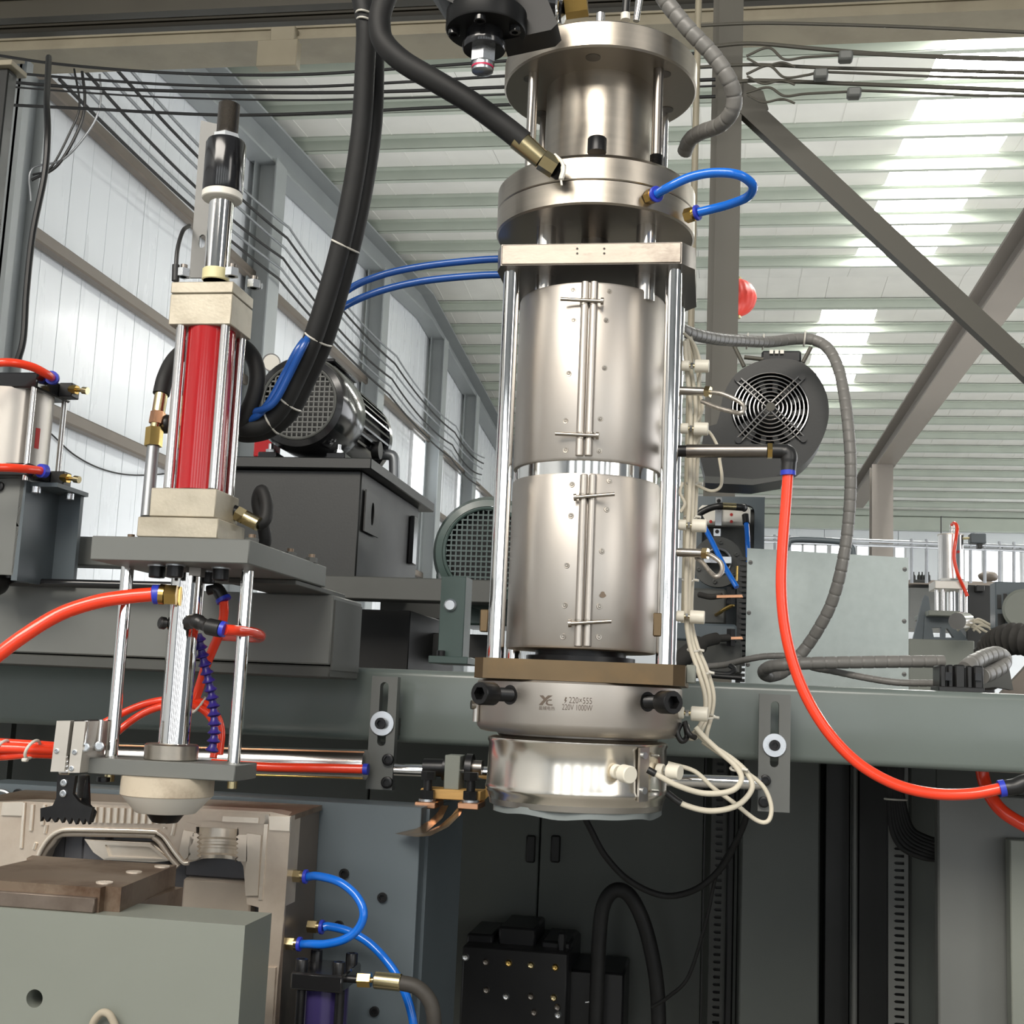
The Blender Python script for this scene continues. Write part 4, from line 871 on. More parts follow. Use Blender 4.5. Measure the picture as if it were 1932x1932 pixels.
# steel pipe with unions on the left, hose over the top
a, b = P(277, 976, 1.29), P(289, 842, 1.31)
MB().cyl(a, b, 11.2 * up_, n=20).build('oil_pipe', M['galv'], station)
MB().hexp(b, P(292, 808, 1.312), 16 * up_).build('pipe_union', M['brass'], station)
MB().cyl(P(291, 815, 1.312), P(297, 780, 1.314), 9 * up_, n=16).build('nipple', M['gold'], station)
MB().hexp(P(295, 800, 1.314), P(299, 778, 1.316), 14 * up_).build('union_nut', M['copper'], station, label='coppery union nut')
MB().ball(P(312, 800, 1.325), 18 * up_, u=14, v=10).build('swivel_joint', M['black'], station)
MB().cyl(P(299, 778, 1.316), P(305, 741, 1.32), 12 * up_, n=22).build('hose_ferrule', M['gold'], station)
MB().tube(path([(304, 744, 1.32), (312, 712, 1.325), (330, 678, 1.34), (364, 652, 1.36), (410, 640, 1.375), (452, 650, 1.375), (478, 676, 1.365), (486, 712, 1.36), (478, 752, 1.36), (462, 786, 1.362), (450, 806, 1.365)], 10), 15.5 * up_, 18).build('oil_hose', M['rubber'], station)
# lower right fitting with hose going down behind the plate
a, b = P(448, 968, 1.325), P(470, 980, 1.325)
MB().cyl(P(440, 964, 1.325), a, 12 * up_, n=20).build('port_boss', M['black_oxide'], station)
MB().hexp(a, P(462, 976, 1.325), 15 * up_).build('hose_nut', M['gold'], station)
MB().cyl(P(460, 975, 1.325), P(488, 989, 1.325), 13 * up_, n=22).build('hose_ferrule', M['gold'], station)
MB().tube(path([(484, 990, 1.33), (500, 980, 1.335), (503, 950, 1.34), (494, 926, 1.345), (486, 948, 1.35), (496, 990, 1.355), (500, 1020, 1.36), (490, 1050, 1.37)], 8), 12 * up_, 16).build('oil_hose', M['rubber'], station)
# nuts and bolts on the plate, and cap heads under it
for px, py, yy in ((248, 1006, 1.30), (476, 1012, 1.275), (588, 1054, 1.455), (548, 1040, 1.40)):
    x = Xp(px, py, yy); z = PT[1]
    nn = MB().hexp((x, yy, z), (x, yy, z + 0.006), 12 * up_).build('bolt_nut', M['black_oxide' if px < 300 else 'grey_dark'], station)
    MB().cyl((x, yy, z), (x, yy, z + 0.010), 6.5 * up_, n=14).build('thread_end', M['rust'], nn)
for px, yy in ((297, 1.275), (331, 1.265), (417, 1.285), (392, 1.33)):
    x = Xp(px, 1072, yy); MB().cyl((x, yy, PT[0]), (x, yy, PT[0] - 0.0015), 17 * up_, n=24).build('washer', M['zinc'], station)
    socket_bolt((x, yy, PT[0] - 0.0015), (0, 0, -1), 14 * up_, 0.012, 'cap_bolt', station)
MB().hexp((BX + 0.002, YP - 0.002, PT[0]), (BX + 0.002, YP - 0.002, PT[0] - 0.009), 20 * up_).build('rod_nut', M['steel_dark'], station)
# lower plate, guide rods, pin tube and calibrating head
Y1, Y2 = 1.268, 1.332
x0, x1 = Xp(147, 1448, Y1), Xp(443, 1458, Y1); zp1_, zp0_ = Zp(295, 1436, Y1), Zp(295, 1467, Y1)
MB().box(x0, x1, Y1, Y2, zp0_, zp1_, 0.001).build('lower_plate', M['grey'], station)
for (pa, ya), (pb, yb) in (((244, 1062), (208, 1424)), ((472, 1072), (437, 1436))):
    x = (Xp(pa, ya, 1.296) + Xp(pb, yb, 1.296)) / 2
    MB().cyl((x, 1.296, zp1_ - 0.002), (x, 1.296, PT[0] + 0.001), 11.2 * up_, n=32).build('guide_rod', M['chrome'], station)
    MB().cyl((x, 1.296, zp0_), (x, 1.296, zp0_ - 0.009), 8.5 * up_, n=18).build('rod_end_nut', M['gold'], station)
xs = (Xp(352, 1100, YP) + Xp(328, 1400, YP)) / 2
MB().cyl((xs, YP, zp1_), (xs, YP, PT[0] - 0.006), 26.5 * up_, n=44).build('pin_tube', M['chrome'], station)
xk = Xp(376, 1150, 1.345)
MB().cyl((xk, 1.345, P(376, 1180, 1.345).z), (xk, 1.345, PT[0]), 6 * up_, n=16).build('side_pipe', M['chrome_soft'], station)
MB().lathe([(44 * up_, 0), (46 * up_, 0.001), (46 * up_, 0.0155), (43 * up_, 0.017)], (xs - 0.002, YP, zp1_), n=48).build('collar', M['steel_turn'], station)
xc = Xp(315, 1500, YP); z1 = zp0_
def zr(py): return P(315, py, YP).z
MB().lathe([(78 * up_, 0), (79 * up_, 0.0006), (79 * up_, z1 - zr(1500))], (xc, YP, zr(1500)), n=96).build('calibrating_head', M['cone'], station, label='brown-stained white nylon calibrating head')
MB().lathe([(50 * up_, 0), (51.5 * up_, 0.0006), (77.6 * up_, zr(1500) - zr(1533))], (xc, YP, zr(1533)), n=96).build('head_bevel', M['nylon'], station, label='clean white bevel under the calibrating head')
MB().lathe([(20 * up_, 0), (22 * up_, 0.0005), (35 * up_, zr(1532) - zr(1552))], (xc, YP, zr(1552)), n=40).build('pin_tip', M['black_oxide'], station)
# red air hose into the pin tube and the black elbows
t = thing('red_air_hose', 'thick orange-red air hose entering the blow pin tube through a brass fitting', 'hose', P(290, 1120, 1.27))
MB().tube(path([(-60, 1290, 1.22), (-20, 1250, 1.225), (40, 1203, 1.235), (110, 1160, 1.25), (180, 1136, 1.258), (240, 1126, 1.264), (292, 1121, 1.27)], 10), 12.5 * up_, 18).build('tube', M['red_hose'], t)
MB().cyl(P(288, 1122, 1.27), P(303, 1121, 1.272), 17 * up_, n=24, bev=0.001).build('release_collar', M['collar_blue'], t)
MB().cyl(P(302, 1121, 1.272), P(312, 1122, 1.273), 18 * up_, n=24).build('fitting_barrel', M['brass'], t)
MB().hexp(P(312, 1122, 1.273), P(334, 1123, 1.276), 19 * up_).build('hex_body', M['brass'], t)
t = thing('push_fitting', 'black push-in fitting on the right of the blow pin tube, red tube in it', 'fitting', P(375, 1180, 1.27))
MB().tube(smooth([P(356, 1175, 1.278), P(366, 1171, 1.272), P(380, 1176, 1.268), P(394, 1182, 1.265), P(418, 1187, 1.262)], 5), [12 * up_] * 6 + [13 * up_] * 4 + [11 * up_] * 5 + [14.5 * up_] * 6, 18).build('body', M['black'], t)
MB().cyl(P(417, 1186, 1.262), P(425, 1188, 1.262), 13.5 * up_, n=22).build('release_collar', M['collar_blue'], t)
MB().tube(path([(424, 1188, 1.262), (446, 1190, 1.275), (474, 1193, 1.31), (490, 1198, 1.35), (488, 1203, 1.39), (460, 1202, 1.42), (420, 1200, 1.45)], 8), 9.5 * up_, 14).build('tube', M['red_hose'], t)
t = thing('blanking_plug', 'small black blanking plug on the left of the blow pin tube', 'plug', P(312, 1176, 1.30))
MB().cyl(P(322, 1178, 1.30), P(314, 1176, 1.298), 8 * up_, n=16).build('thread', M['gold'], t)
MB().lathe([(6 * up_, 0), (11 * up_, 0.003), (11 * up_, 0.008), (8 * up_, 0.0095)], P(316, 1177, 1.298), (P(298, 1174, 1.29) - P(316, 1177, 1.298)), 20).build('cap', M['black'], t)
t = thing('push_fitting', 'black elbow fitting under the top plate with a red tube running down', 'fitting', P(412, 1110, 1.33))
MB().tube(smooth([P(392, 1114, 1.33), P(404, 1112, 1.33), P(412, 1114, 1.33), P(421, 1130, 1.33)], 5), [9 * up_] * 6 + [12 * up_] * 10, 16).build('body', M['black'], t)
MB().cyl(P(420, 1128, 1.33), P(423, 1134, 1.33), 14 * up_, n=20).build('release_collar', M['collar_blue'], t)
MB().tube(path([(422, 1133, 1.33), (422, 1160, 1.335), (414, 1195, 1.345), (400, 1228, 1.355), (388, 1258, 1.36), (375, 1300, 1.365), (366, 1324, 1.37)], 8), 8.6 * up_, 14).build('tube', M['red_hose'], t)
# segmented violet coolant hose
t = thing('coolant_hose', 'dark violet segmented coolant hose hanging beside the blow pin tube', 'hose', P(398, 1430, 1.33))
pts = resample(path([(374, 1196, 1.315), (380, 1228, 1.32), (390, 1268, 1.325), (399, 1310, 1.33), (404, 1350, 1.33), (404, 1392, 1.33), (399, 1420, 1.33)], 10), 0.001)
ns = 14
for i in range(ns):
    a = pts[int(i * (len(pts) - 1) / ns)]; b = pts[int((i + 1) * (len(pts) - 1) / ns)]; L = (b - a).length
    MB().lathe([(6.2 * up_, 0), (7.0 * up_, L * 0.35), (12.0 * up_, L * 0.72), (11.8 * up_, L * 0.80), (7 * up_, L * 0.98)], a, b - a, 16).build('hose_segment', M['violet'], t)
# tied red tubes arching behind the guide rods
for pp, lb in (([(196, 1364, 1.345), (222, 1350, 1.35), (262, 1332, 1.355), (300, 1322, 1.36), (345, 1319, 1.365), (384, 1326, 1.37), (408, 1348, 1.375), (418, 1380, 1.375), (414, 1424, 1.37)], 'upper of the two orange-red tubes arching behind the chrome guide rods'),
               ([(204, 1398, 1.335), (232, 1372, 1.34), (266, 1348, 1.35), (304, 1333, 1.355), (346, 1328, 1.36), (378, 1336, 1.365), (400, 1358, 1.37), (410, 1390, 1.37), (402, 1430, 1.365)], 'lower of the two orange-red tubes arching behind the chrome guide rods')):
    o = MB().tube(path(pp), 6.8 * up_, 14).build('red_tube', M['red_hose'], None, lb, None, 'hose', 'orange-red tubes behind the guide rods')
c0 = P(375, 1330, 1.366)
MB().tube([c0 + Vector((math.cos(a) * 0.004 + 0.002 * math.sin(a), math.sin(a) * 0.008, math.sin(a) * 0.008 + 0.003 * math.cos(a))) for a in [k * PI / 9 for k in range(18)]], 0.0014, 8, closed=True).build('cable_tie', M['tie'], o)
# bundle of red tubes at the left
bd = []
for pp, lb, r in (([(-40, 1398, 1.28), (20, 1402, 1.285), (70, 1405, 1.29), (120, 1408, 1.31), (170, 1404, 1.33)], 'topmost orange-red tube of the tied bundle at the left edge', 7.5),
               ([(-40, 1412, 1.27), (20, 1411, 1.275), (70, 1414, 1.285), (120, 1418, 1.31), (170, 1414, 1.33)], 'middle orange-red tube of the tied bundle at the left edge', 9.0),
               ([(-40, 1428, 1.275), (10, 1426, 1.28), (60, 1422, 1.285), (120, 1424, 1.31), (160, 1424, 1.33)], 'lowest orange-red tube of the tied bundle at the left edge', 8.0)):
    bd.append(MB().tube(path(pp), r * up_, 14).build('red_tube', M['red_hose'], None, lb, None, 'hose', 'orange-red tubes at the left edge'))
for px in (4, 61):
    c0 = P(px, 1414, 1.278); mb = MB()
    mb.tube([c0 + Vector((0.004 * math.sin(a), math.cos(a) * 0.012, math.sin(a) * 0.0095)) for a in [k * PI / 10 for k in range(20)]], 0.0017, 8, closed=True)
    mb.box(c0.x - 0.004, c0.x + 0.002, c0.y - 0.014, c0.y - 0.008, c0.z - 0.0125, c0.z - 0.0085, 0.001); mb.build('cable_tie', M['tie'], bd[1])
# pneumatic gripper with serrated black finger
t = thing('gripper', 'pale aluminium gripper with serrated black finger left of the nylon head', 'gripper', P(125, 1550, 1.25))
Yg = 1.25
for (a, b, c, d), nm in (((101, 1360, 128, 1456), 'jaw_plate'), ((134, 1361, 157, 1458), 'jaw_plate')):
    k = 9 if nm else 0
    MB().prism([P(a + 6, b, Yg), P(c + 5, b, Yg), P(c - 7, d, Yg), P(a - 6, d, Yg)], (0, 0.05, 0)).build(nm, M['alu'], t)
MB().prism([P(126, 1364, Yg + 0.012), P(136, 1364, Yg + 0.012), P(128, 1452, Yg + 0.012), P(116, 1452, Yg + 0.012)], (0, 0.03, 0)).build('guide_rail', M['steel'], t)
for k in range(4):
    y0 = 1424 + k * 9; MB().cyl(P(113, y0 + 5, Yg + 0.004), P(130, y0 + 5, Yg + 0.004), 0.0028, n=12).build('roller', M['chrome'], t)
MB().prism([P(160, 1360, Yg + 0.008), P(195, 1358, Yg + 0.05), P(186, 1424, Yg + 0.05), P(150, 1424, Yg + 0.008)], (-0.012, 0.0, 0)).build('side_body', M['black_matt'], t)
for px, py in ((160, 1410), (187, 1408)):
    socket_bolt(P(px, py, Yg + (0.006 if px < 170 else 0.03)), (0.5, -1, 0), 0.0052, 0.004, 'side_screw', t, 'zinc')
    a = P(px + 4, py - 50, Yg + (0.007 if px < 170 else 0.031)); MB().cyl(a, P(px, py - 8, Yg + (0.005 if px < 170 else 0.03)), 0.0026, n=12).build('sensor_rod', M['chrome_soft'], t)
for px, py in ((107, 1417), (141, 1419), (135, 1450)): socket_bolt(P(px, py, Yg), (0, -1, 0), 0.0027, 0.0012, 'face_screw', t, 'zinc')
def finger(dx, dy, Y, parent, nm):
    pl = [(108, 1462), (142, 1464), (137, 1498), (148, 1512), (157, 1518), (174, 1524), (172, 1533), (167, 1556), (161, 1544), (156, 1556), (149, 1543), (143, 1556), (136, 1542), (130, 1555), (123, 1541), (117, 1553), (110, 1541), (103, 1552), (95, 1541), (88, 1551), (81, 1540), (76, 1550), (76, 1525), (99, 1520), (106, 1505)]
    o = MB().prism([P(x + dx, y + dy, Y) for x, y in pl], (0, 0.006, 0)).build(nm, M['black_oxide'], parent); return o
f1 = finger(0, 0, Yg - 0.004, t, 'serrated_finger')
for px, py in ((121, 1477), (120, 1497)): socket_bolt(P(px, py, Yg - 0.004), (0, -1, 0), 0.0036, 0.0018, 'finger_screw', f1, 'zinc')
MB().prism([P(148, 1462, Yg + 0.02), P(162, 1462, Yg + 0.02), P(156, 1506, Yg + 0.02), P(144, 1506, Yg + 0.02)], (0, 0.006, 0)).build('rear_link', M['chrome_soft'], t)
MB().prism([P(158, 1464, Yg + 0.024), P(166, 1464, Yg + 0.024), P(168, 1518, Yg + 0.024), P(180, 1532, Yg + 0.024), P(173, 1552, Yg + 0.024), P(150, 1535, Yg + 0.024)], (0, 0.004, 0)).build('rear_finger', M['black_oxide'], t)
socket_bolt(P(196, 1466, 1.29), (0, 0, -1), 0.007, 0.005, 'plate_bolt', t)
# ================================================================== CLOSED AIR CYLINDER at the left edge
Ya = 1.42; ua = mpp(40, 800, Ya)
t = thing('air_cylinder', 'aluminium air cylinder with black end caps at the left edge', 'cylinder', P(30, 905, Ya))
x1 = Xp(71, 715, Ya)
def zq(py): return P(40, py, Ya).z
MB().box(x1 - 0.10, x1, Ya, Ya + 0.085, zq(731), zq(702), 0.002).build('end_cap', M['black_gloss'], t)
xb_ = Xp(58, 885, Ya)
MB().box(x1 - 0.10, x1, Ya, Ya + 0.085, zq(898), zq(873), 0.002).build('end_cap', M['black_gloss'], t)
MB().cyl((x1 - 0.052, Ya + 0.043, zq(875)), (x1 - 0.052, Ya + 0.043, zq(729)), 0.046, n=56).build('tube', M['alu_tube'], t)
for dx, dy in ((-0.006, 0.004), (-0.006, 0.08)):
    MB().cyl((x1 + dx, Ya + dy, zq(905)), (x1 + dx, Ya + dy, zq(706)), 0.0036, n=16).build('tie_rod', M['chrome_soft'], t)
a0 = Vector((x1 - 0.052, Ya + 0.043, zq(838)))
mb = MB(); mb.arc_shell([(0.0463, 0), (0.0463, 0.026)], a0, -0.42, -0.27, 4); mb.build('red_label', M['red_flat'], t, label='small red printed strip')
for py, yy, dz in ((714, Ya + 0.06, 0), (886, Ya + 0.06, 0)):
    q = Vector((x1, yy, zq(py)))
    MB().box(x1, x1 + 0.018, yy - 0.008, yy + 0.012, q.z - 0.010, q.z + 0.008, 0.001).build('port_block', M['black'], t)
    MB().hexp((x1 + 0.014, yy - 0.004, q.z), (x1 + 0.024, yy - 0.006, q.z - 0.001), 0.006).build('speed_valve', M['brass'], t)
    MB().cyl((x1 + 0.022, yy - 0.006, q.z - 0.001), (x1 + 0.034, yy - 0.008, q.z - 0.002), 0.0025, n=12).build('valve_stem', M['brass'], t)
    MB().cyl((x1 + 0.033, yy - 0.008, q.z - 0.002), (x1 + 0.040, yy - 0.009, q.z - 0.003), 0.0046, n=14).build('adjusting_knob', M['gold'], t)
for pp, lb in (([(-60, 700, 1.36), (-20, 687, 1.37), (20, 684, 1.38), (60, 692, 1.40), (88, 706, 1.42), (97, 712, 1.44)], 'upper orange-red tube running into the air cylinder at the left edge'), ([(-60, 882, 1.36), (0, 882, 1.38), (40, 884, 1.40), (76, 888, 1.43)], 'lower orange-red tube running into the air cylinder at the left edge')):
    p_ = path(pp); h = thing('red_tube', lb, 'hose', p_[-1], 'orange-red tubes of the air cylinder')
    MB().tube(p_, 0.0052, 14).build('tube', M['red_hose'], h); MB().cyl(p_[-1], p_[-1] + (p_[-1] - p_[-3]).normalized() * 0.008, 0.0085, n=18).build('release_collar', M['collar_blue'], h)
# its grey bracket
t = thing('cylinder_bracket', 'grey welded channel bracket carrying the air cylinder at the left edge', 'bracket', P(50, 1100, 1.43))
Yb_ = 1.44
MB().prism([P(-80, 905, Yb_), P(47, 902, Yb_), P(24, 1085, Yb_), P(-80, 1080, Yb_)], (0, 0.008, 0)).build('front_plate', M['grey'], t)
mb = MB(); xw = Xp(46, 950, Yb_); xz = Xp(112, 950, 1.52)
mb.box(xw - 0.008, xw, Yb_, 1.53, P(30, 1095, Yb_).z, P(46, 906, Yb_).z); mb.box(xw, xw + 0.03, 1.522, 1.53, P(30, 1095, Yb_).z, P(46, 906, Yb_).z); mb.box(xw, xw + 0.036, Yb_ + 0.01, 1.53, P(46, 915, Yb_).z, P(46, 907, Yb_).z)
mb.build('channel', M['blue_grey'], t)
for px, yy in ((50, 1.45), (60, 1.50)):
    q = Vector((xw + (0.008 if px == 50 else 0.026), yy, P(46, 916, Yb_).z)); socket_bolt(q, (0, 0, -1), 0.006, 0.008, 'bolt', t, 'zinc')
socket_bolt(P(0, 918, Yb_), (0, -1, 0), 0.006, 0.004, 'bolt', t)
# horizontal tie bar behind, black rod and the long carriage beam
t = thing('tie_bar', 'grey flat bar running right from the channel bracket behind the station', 'bar', P(300, 1110, 1.60))
fb = MB(); z1_, z0_ = P(120, 1011, 1.56).z, P(120, 1066, 1.56).z
fb.box(Xp(28, 1030, 1.56), Xp(330, 1080, 1.56), 1.56, 1.60, z0_, z1_, 0.002); fb.build('bar', M['grey'], t)
MB().cyl(P(-60, 1096, 1.5), P(330, 1106, 1.5), 0.0055, n=16).build('black_rod', M['black_gloss'], None, 'thin black rod running along the top of the carriage beam', None, 'rod')
MB().lathe([(0.026, 0), (0.02, 0.012), (0.008, 0.02)], P(-12, 1090, 1.49), (1, 0, 0), 28).build('rod_knob', M['black'], None, 'round black end fitting at the left edge on the black rod', None, 'knob')
t = thing('carriage', 'long grey carriage box behind the blow pin station', 'carriage', P(320, 1285, 1.56))
Yq, Yr = 1.53, 1.66; xr = Xp(625, 1200, Yq)
zt2, zb2 = P(560, 1120, Yq).z, P(560, 1277, Yq).z
zmid = P(560, 1252, Yq).z
MB().box(-1.6, xr, Yq, Yr, zmid, zt2, 0.002).build('box_section', M['grey'], t)
MB().box(-1.6, xr, Yq + 0.002, Yr, zb2, zmid - 0.0015, 0.002).build('lower_strip', M['grey_dark'], t)
MB().box(xr, xr + 0.002, Yq + 0.004, Yr - 0.004, zb2 + 0.01, zt2 - 0.006).build('end_cover', M['grey_dark'], t)
MB().box(Xp(430, 1100, 1.40), xb - 0.004, 1.40, 1.60, zt2, PT[0], 0.001).build('adapter_slab', M['grey_dark'], t)
# ================================================================== CROSS BEAM, SLIDE AND KNIFE
YB = 1.70
t = thing('cross_beam', 'long grey-green painted box beam crossing behind the die head', 'beam', P(1100, 1420, YB + 0.06))
zt_, zb_ = P(1100, 1276, YB).z, P(1100, 1419, YB).z
MB().box(-1.9, 2.2, YB, YB + 0.11, zb_, zt_, 0.009, 3).build('box_section', M['grey_green'], t)
BZ = (zb_, zt_)
MB().box(-1.9, 2.2, YB + 0.09, 3.25, zt_ - 0.012, zt_ - 0.001).build('machine_deck', M['grey_dark'], None, 'grey steel machine deck spreading behind the cross beam', None, 'deck')
def bracket(x0, y0, x1, y1, cx, s0, s1, wcy, b1, b2, lb, Yk=1.655):
    t = thing('slotted_bracket', lb, 'bracket', P((x0 + x1) / 2, y1, Yk), 'slotted brackets on the cross beam')
    u_ = mpp(cx, wcy, Yk); ym = (y0 + y1) / 2; sh = (x0 + x1) / 2
    xa, xb = Xp(x0, ym, Yk), Xp(x1, ym, Yk); za, zb = Zp(sh, y1, Yk), Zp(sh, y0, Yk)
    xs_ = (xa + xb) / 2; zs0, zs1 = Zp(cx, s1, Yk), Zp(cx, s0, Yk)
    MB().plate([rect(xa, xb, za, zb, Yk), slot((xs_, Yk, (zs0 + zs1) / 2), 16 * u_, zs1 - zs0)], (0, 0.016, 0)).build('plate', M['grey'], t)
    MB().box(xa + 0.004, xb - 0.004, Yk + 0.016, YB + 0.001, Zp(cx, s1 - 20, Yk), Zp(cx, wcy - 10, Yk)).build('spacer', M['grey_dark'], t)
    zc = Zp(cx, wcy, Yk)
    MB().lathe([(22 * u_, 0), (22.5 * u_, 0.0004), (22.5 * u_, 0.0026), (22 * u_, 0.003)], (xs_, Yk, zc), (0, -1, 0), 40).build('washer', M['zinc'], t, label='large silvery washer')
    socket_bolt((xs_, Yk - 0.003, zc), (0, -1, 0), 10.5 * u_, 0.009, 'cap_bolt', t)
    for (bx, by) in (b1, b2): socket_bolt((Xp(bx, by, Yk), Yk, Zp(bx, by, Yk)), (0, -1, 0), 10.5 * u_, 0.006, 'cap_bolt', t)
    return t
bracket(696, 1276, 745, 1490, 727, 1287, 1408, 1365, (733, 1433), (731, 1476), 'grey slotted bracket left of the die head on the cross beam')
bracket(1431, 1310, 1491, 1532, 1462, 1323, 1448, 1406, (1444, 1472), (1441, 1513), 'grey slotted bracket right of the die head on the cross beam')
# rodless slide: bright tube, guide rail, red tube along it
t = thing('slide_cylinder', 'bright steel slide cylinder lying in front of the cross beam, left of the bracket', 'cylinder', P(420, 1460, 1.60))
a, b = P(150, 1427, 1.615), P(690, 1443, 1.615)
u_ = mpp(600, 1440, 1.615)
MB().cyl(a, b, 27 * u_, n=40).build('tube', M['chrome_soft'], t)
MB().cyl(a + Vector((0, -0.010, 0.0165)), b + Vector((0, -0.010, 0.0165)), 0.001, n=10).build('upper_wire_rail', M['copper'], t)
MB().cyl(a + Vector((0, -0.010, -0.0165)), b + Vector((0, -0.010, -0.0165)), 0.0014, n=10).build('lower_wire_rail', M['brass'], t)
h = thing('red_tube', 'orange-red tube lying along the bright slide cylinder', 'hose', P(560, 1450, 1.57))
p_ = path([(400, 1440, 1.575), (500, 1447, 1.575), (600, 1449, 1.58), (686, 1451, 1.59)]); MB().tube(p_, 8.2 * u_, 14).build('tube', M['red_hose'], h)
MB().cyl(p_[-1], p_[-1] + Vector((0.006, 0, 0)), 10 * u_, n=18).build('release_collar', M['collar_blue'], h)
a, b = P(745, 1452, 1.635), P(1436, 1478, 1.635)
MB().cyl(a, b, 11.5 * u_, n=28).build('slide_rod', M['chrome'], None, 'thin chrome slide rod running behind the mirror-bright ring between two brackets', None, 'rod')
# hot knife hanging on the rod
t = thing('hot_knife', 'curved twin-blade knife in copper clamps hanging from the slide rod', 'knife', P(840, 1575, 1.60))
Yk = 1.60; u_ = mpp(850, 1450, Yk)
fbox(MB(), 838, 1425, 867, 1490, Yk, Yk + 0.035, 0.001).build('carrier_block', M['grey_light'], t)
for pa, pb, r in ((800, 838, 17), (838, 845, 24), (880, 892, 26), (892, 910, 14)):
    a, b = P(pa, 1448, 1.63), P(pb, 1449, 1.63); MB().cyl(a, b, r * u_, n=28).build('bearing_ring', M['black_oxide' if r > 16 else 'steel_dark'], t)
fbox(MB(), 793, 1490, 906, 1509, Yk - 0.01, Yk + 0.03, 0.001).build('laminate_bar', M['phenolic'], t)
for px, py in ((806, 1505), (887, 1507)):
    fbox(MB(), px - 24, py + 8, px + 15, py + 20, Yk - 0.032, Yk + 0.02, 0.0008).build('copper_clamp', M['copper'], t)
    q = P(px, py + 6, Yk - 0.019)
    MB().cyl(q, q + Vector((0, 0, 0.035)), 8 * u_, n=18).build('clamp_stud', M['black_oxide'], t)
    for dz in (0.003, 0.026): MB().hexp(q + Vector((0, 0, dz)), q + Vector((0, 0, dz + 0.010)), 14 * u_).build('nut', M['black_oxide'], t)
    MB().cyl(q - Vector((0, 0, 0.001)), q + Vector((0, 0, 0.0025)), 16 * u_, n=22).build('washer', M['zinc'], t)
for pts in ([(832, 1520), (826, 1532), (810, 1548), (786, 1563), (745, 1573), (770, 1577), (800, 1575), (812, 1563), (834, 1544), (846, 1520)], [(866, 1520), (852, 1538), (830, 1557), (800, 1571), (758, 1575), (786, 1579), (812, 1577), (846, 1560), (868, 1538), (878, 1518)]):
    MB().prism([P(x, y, Yk - 0.006 - 0.085 * max(0, y - 1520) / 58 - (0.012 if pts[0][0] > 850 else 0)) for x, y in pts], (0, 0.003, 0)).build('blade', M['blade'], t)
MB().prism([P(892, 1500, Yk + 0.02), P(930, 1480, Yk + 0.06), P(934, 1490, Yk + 0.06), P(900, 1522, Yk + 0.02)], (0, 0.006, 0)).build('rear_lug', M['phenolic'], t)
# ================================================================== PLATENS AND MOULD (lower left)
t = thing('rear_platen', 'grey painted rear mould platen with plugged bolt holes, behind the mould', 'platen', P(700, 1932, 1.56))
Yr0 = 1.535; xr = Xp(786, 1700, Yr0); xl = Xp(-60, 1700, Yr0); zt_ = Zp(700, 1518, Yr0)
MB().box(xl, xr, Yr0, 1.60, 0.6, zt_, 0.001).build('plate', M['blue_grey'], t)
MB().box(xr, xr + 0.004, Yr0 + 0.03, 1.78, 0.6, zt_ - 0.004).build('side_rail', M['blue_grey'], t)
MB().box(xr - 0.03, xr + 0.001, 1.60, 1.80, 0.6, zt_ - 0.002).build('side_plate', M['blue_grey'], t)
for px, py in ((650, 1648), (722, 1693), (707, 1908), (640, 1746), (35, 1498)):
    socket_bolt((Xp(px, py, Yr0), Yr0 + 0.002, Zp(px, py, Yr0)), (0, -1, 0), 9 * mpp(px, py, Yr0), 0.006, 'plug_bolt', t)
MB().tube(path([(-20, 1490, 1.52), (10, 1494, 1.52), (18, 1504, 1.52), (0, 1514, 1.52)]), 0.003, 8).build('grey_wire', M['galv'], None, 'short grey wire at the left edge above the mould', None, 'wire')
# rear mould half: outline with the open cavity
Ym = 1.42
mould = thing('rear_mould_half', 'rear half of the aluminium bottle mould with handle cavity and vent grooves', 'mould', P(280, 1932, 1.48))
def F(px, py, dy=0.0): return P(px, py, Ym + dy)
outer = [(-40, 1512), (8, 1513), (50, 1512), (120, 1515), (350, 1524), (512, 1532), (549, 1540), (545, 1600), (538, 1700), (530, 1790), (524, 1850), (516, 1960), (470, 1960)]
cav = [(470, 1960), (480, 1850), (488, 1712), (466, 1706), (461, 1655), (459, 1634), (452, 1622), (450, 1564), (370, 1560), (370, 1624), (366, 1625), (352, 1628), (346, 1627), (330, 1608), (312, 1582), (300, 1572), (280, 1568), (140, 1565), (110, 1569), (92, 1582), (76, 1606), (64, 1640), (50, 1700), (30, 1960), (-40, 1960)]
MB().prism([F(x, y) for x, y in outer + cav[1:]], (0, 0.035, 0)).build('cavity_face', M['mould'], mould)
MB().prism([P(-60, 1520, 1.455), P(540, 1536, 1.455), P(505, 1960, 1.455), P(-60, 1960, 1.455)], (0, 0.075, 0)).build('mould_body', M['mould_dark'], mould)
MB().prism([P(500, 1532, Ym + 0.004), P(549, 1539, Ym + 0.004), P(525, 1960, Ym + 0.004), P(480, 1960, Ym + 0.004)], (0, 0.108, 0)).build('side_block', M['tool'], mould)
zt_ = F(280, 1522).z
MB().prism([P(-60, 1511, Ym + 0.001), P(549, 1539, Ym + 0.001), P(608, 1519, 1.529), P(608 - 560, 1490, 1.529)], (0, 0, -0.006)).build('top_plate', M['rust'], mould)
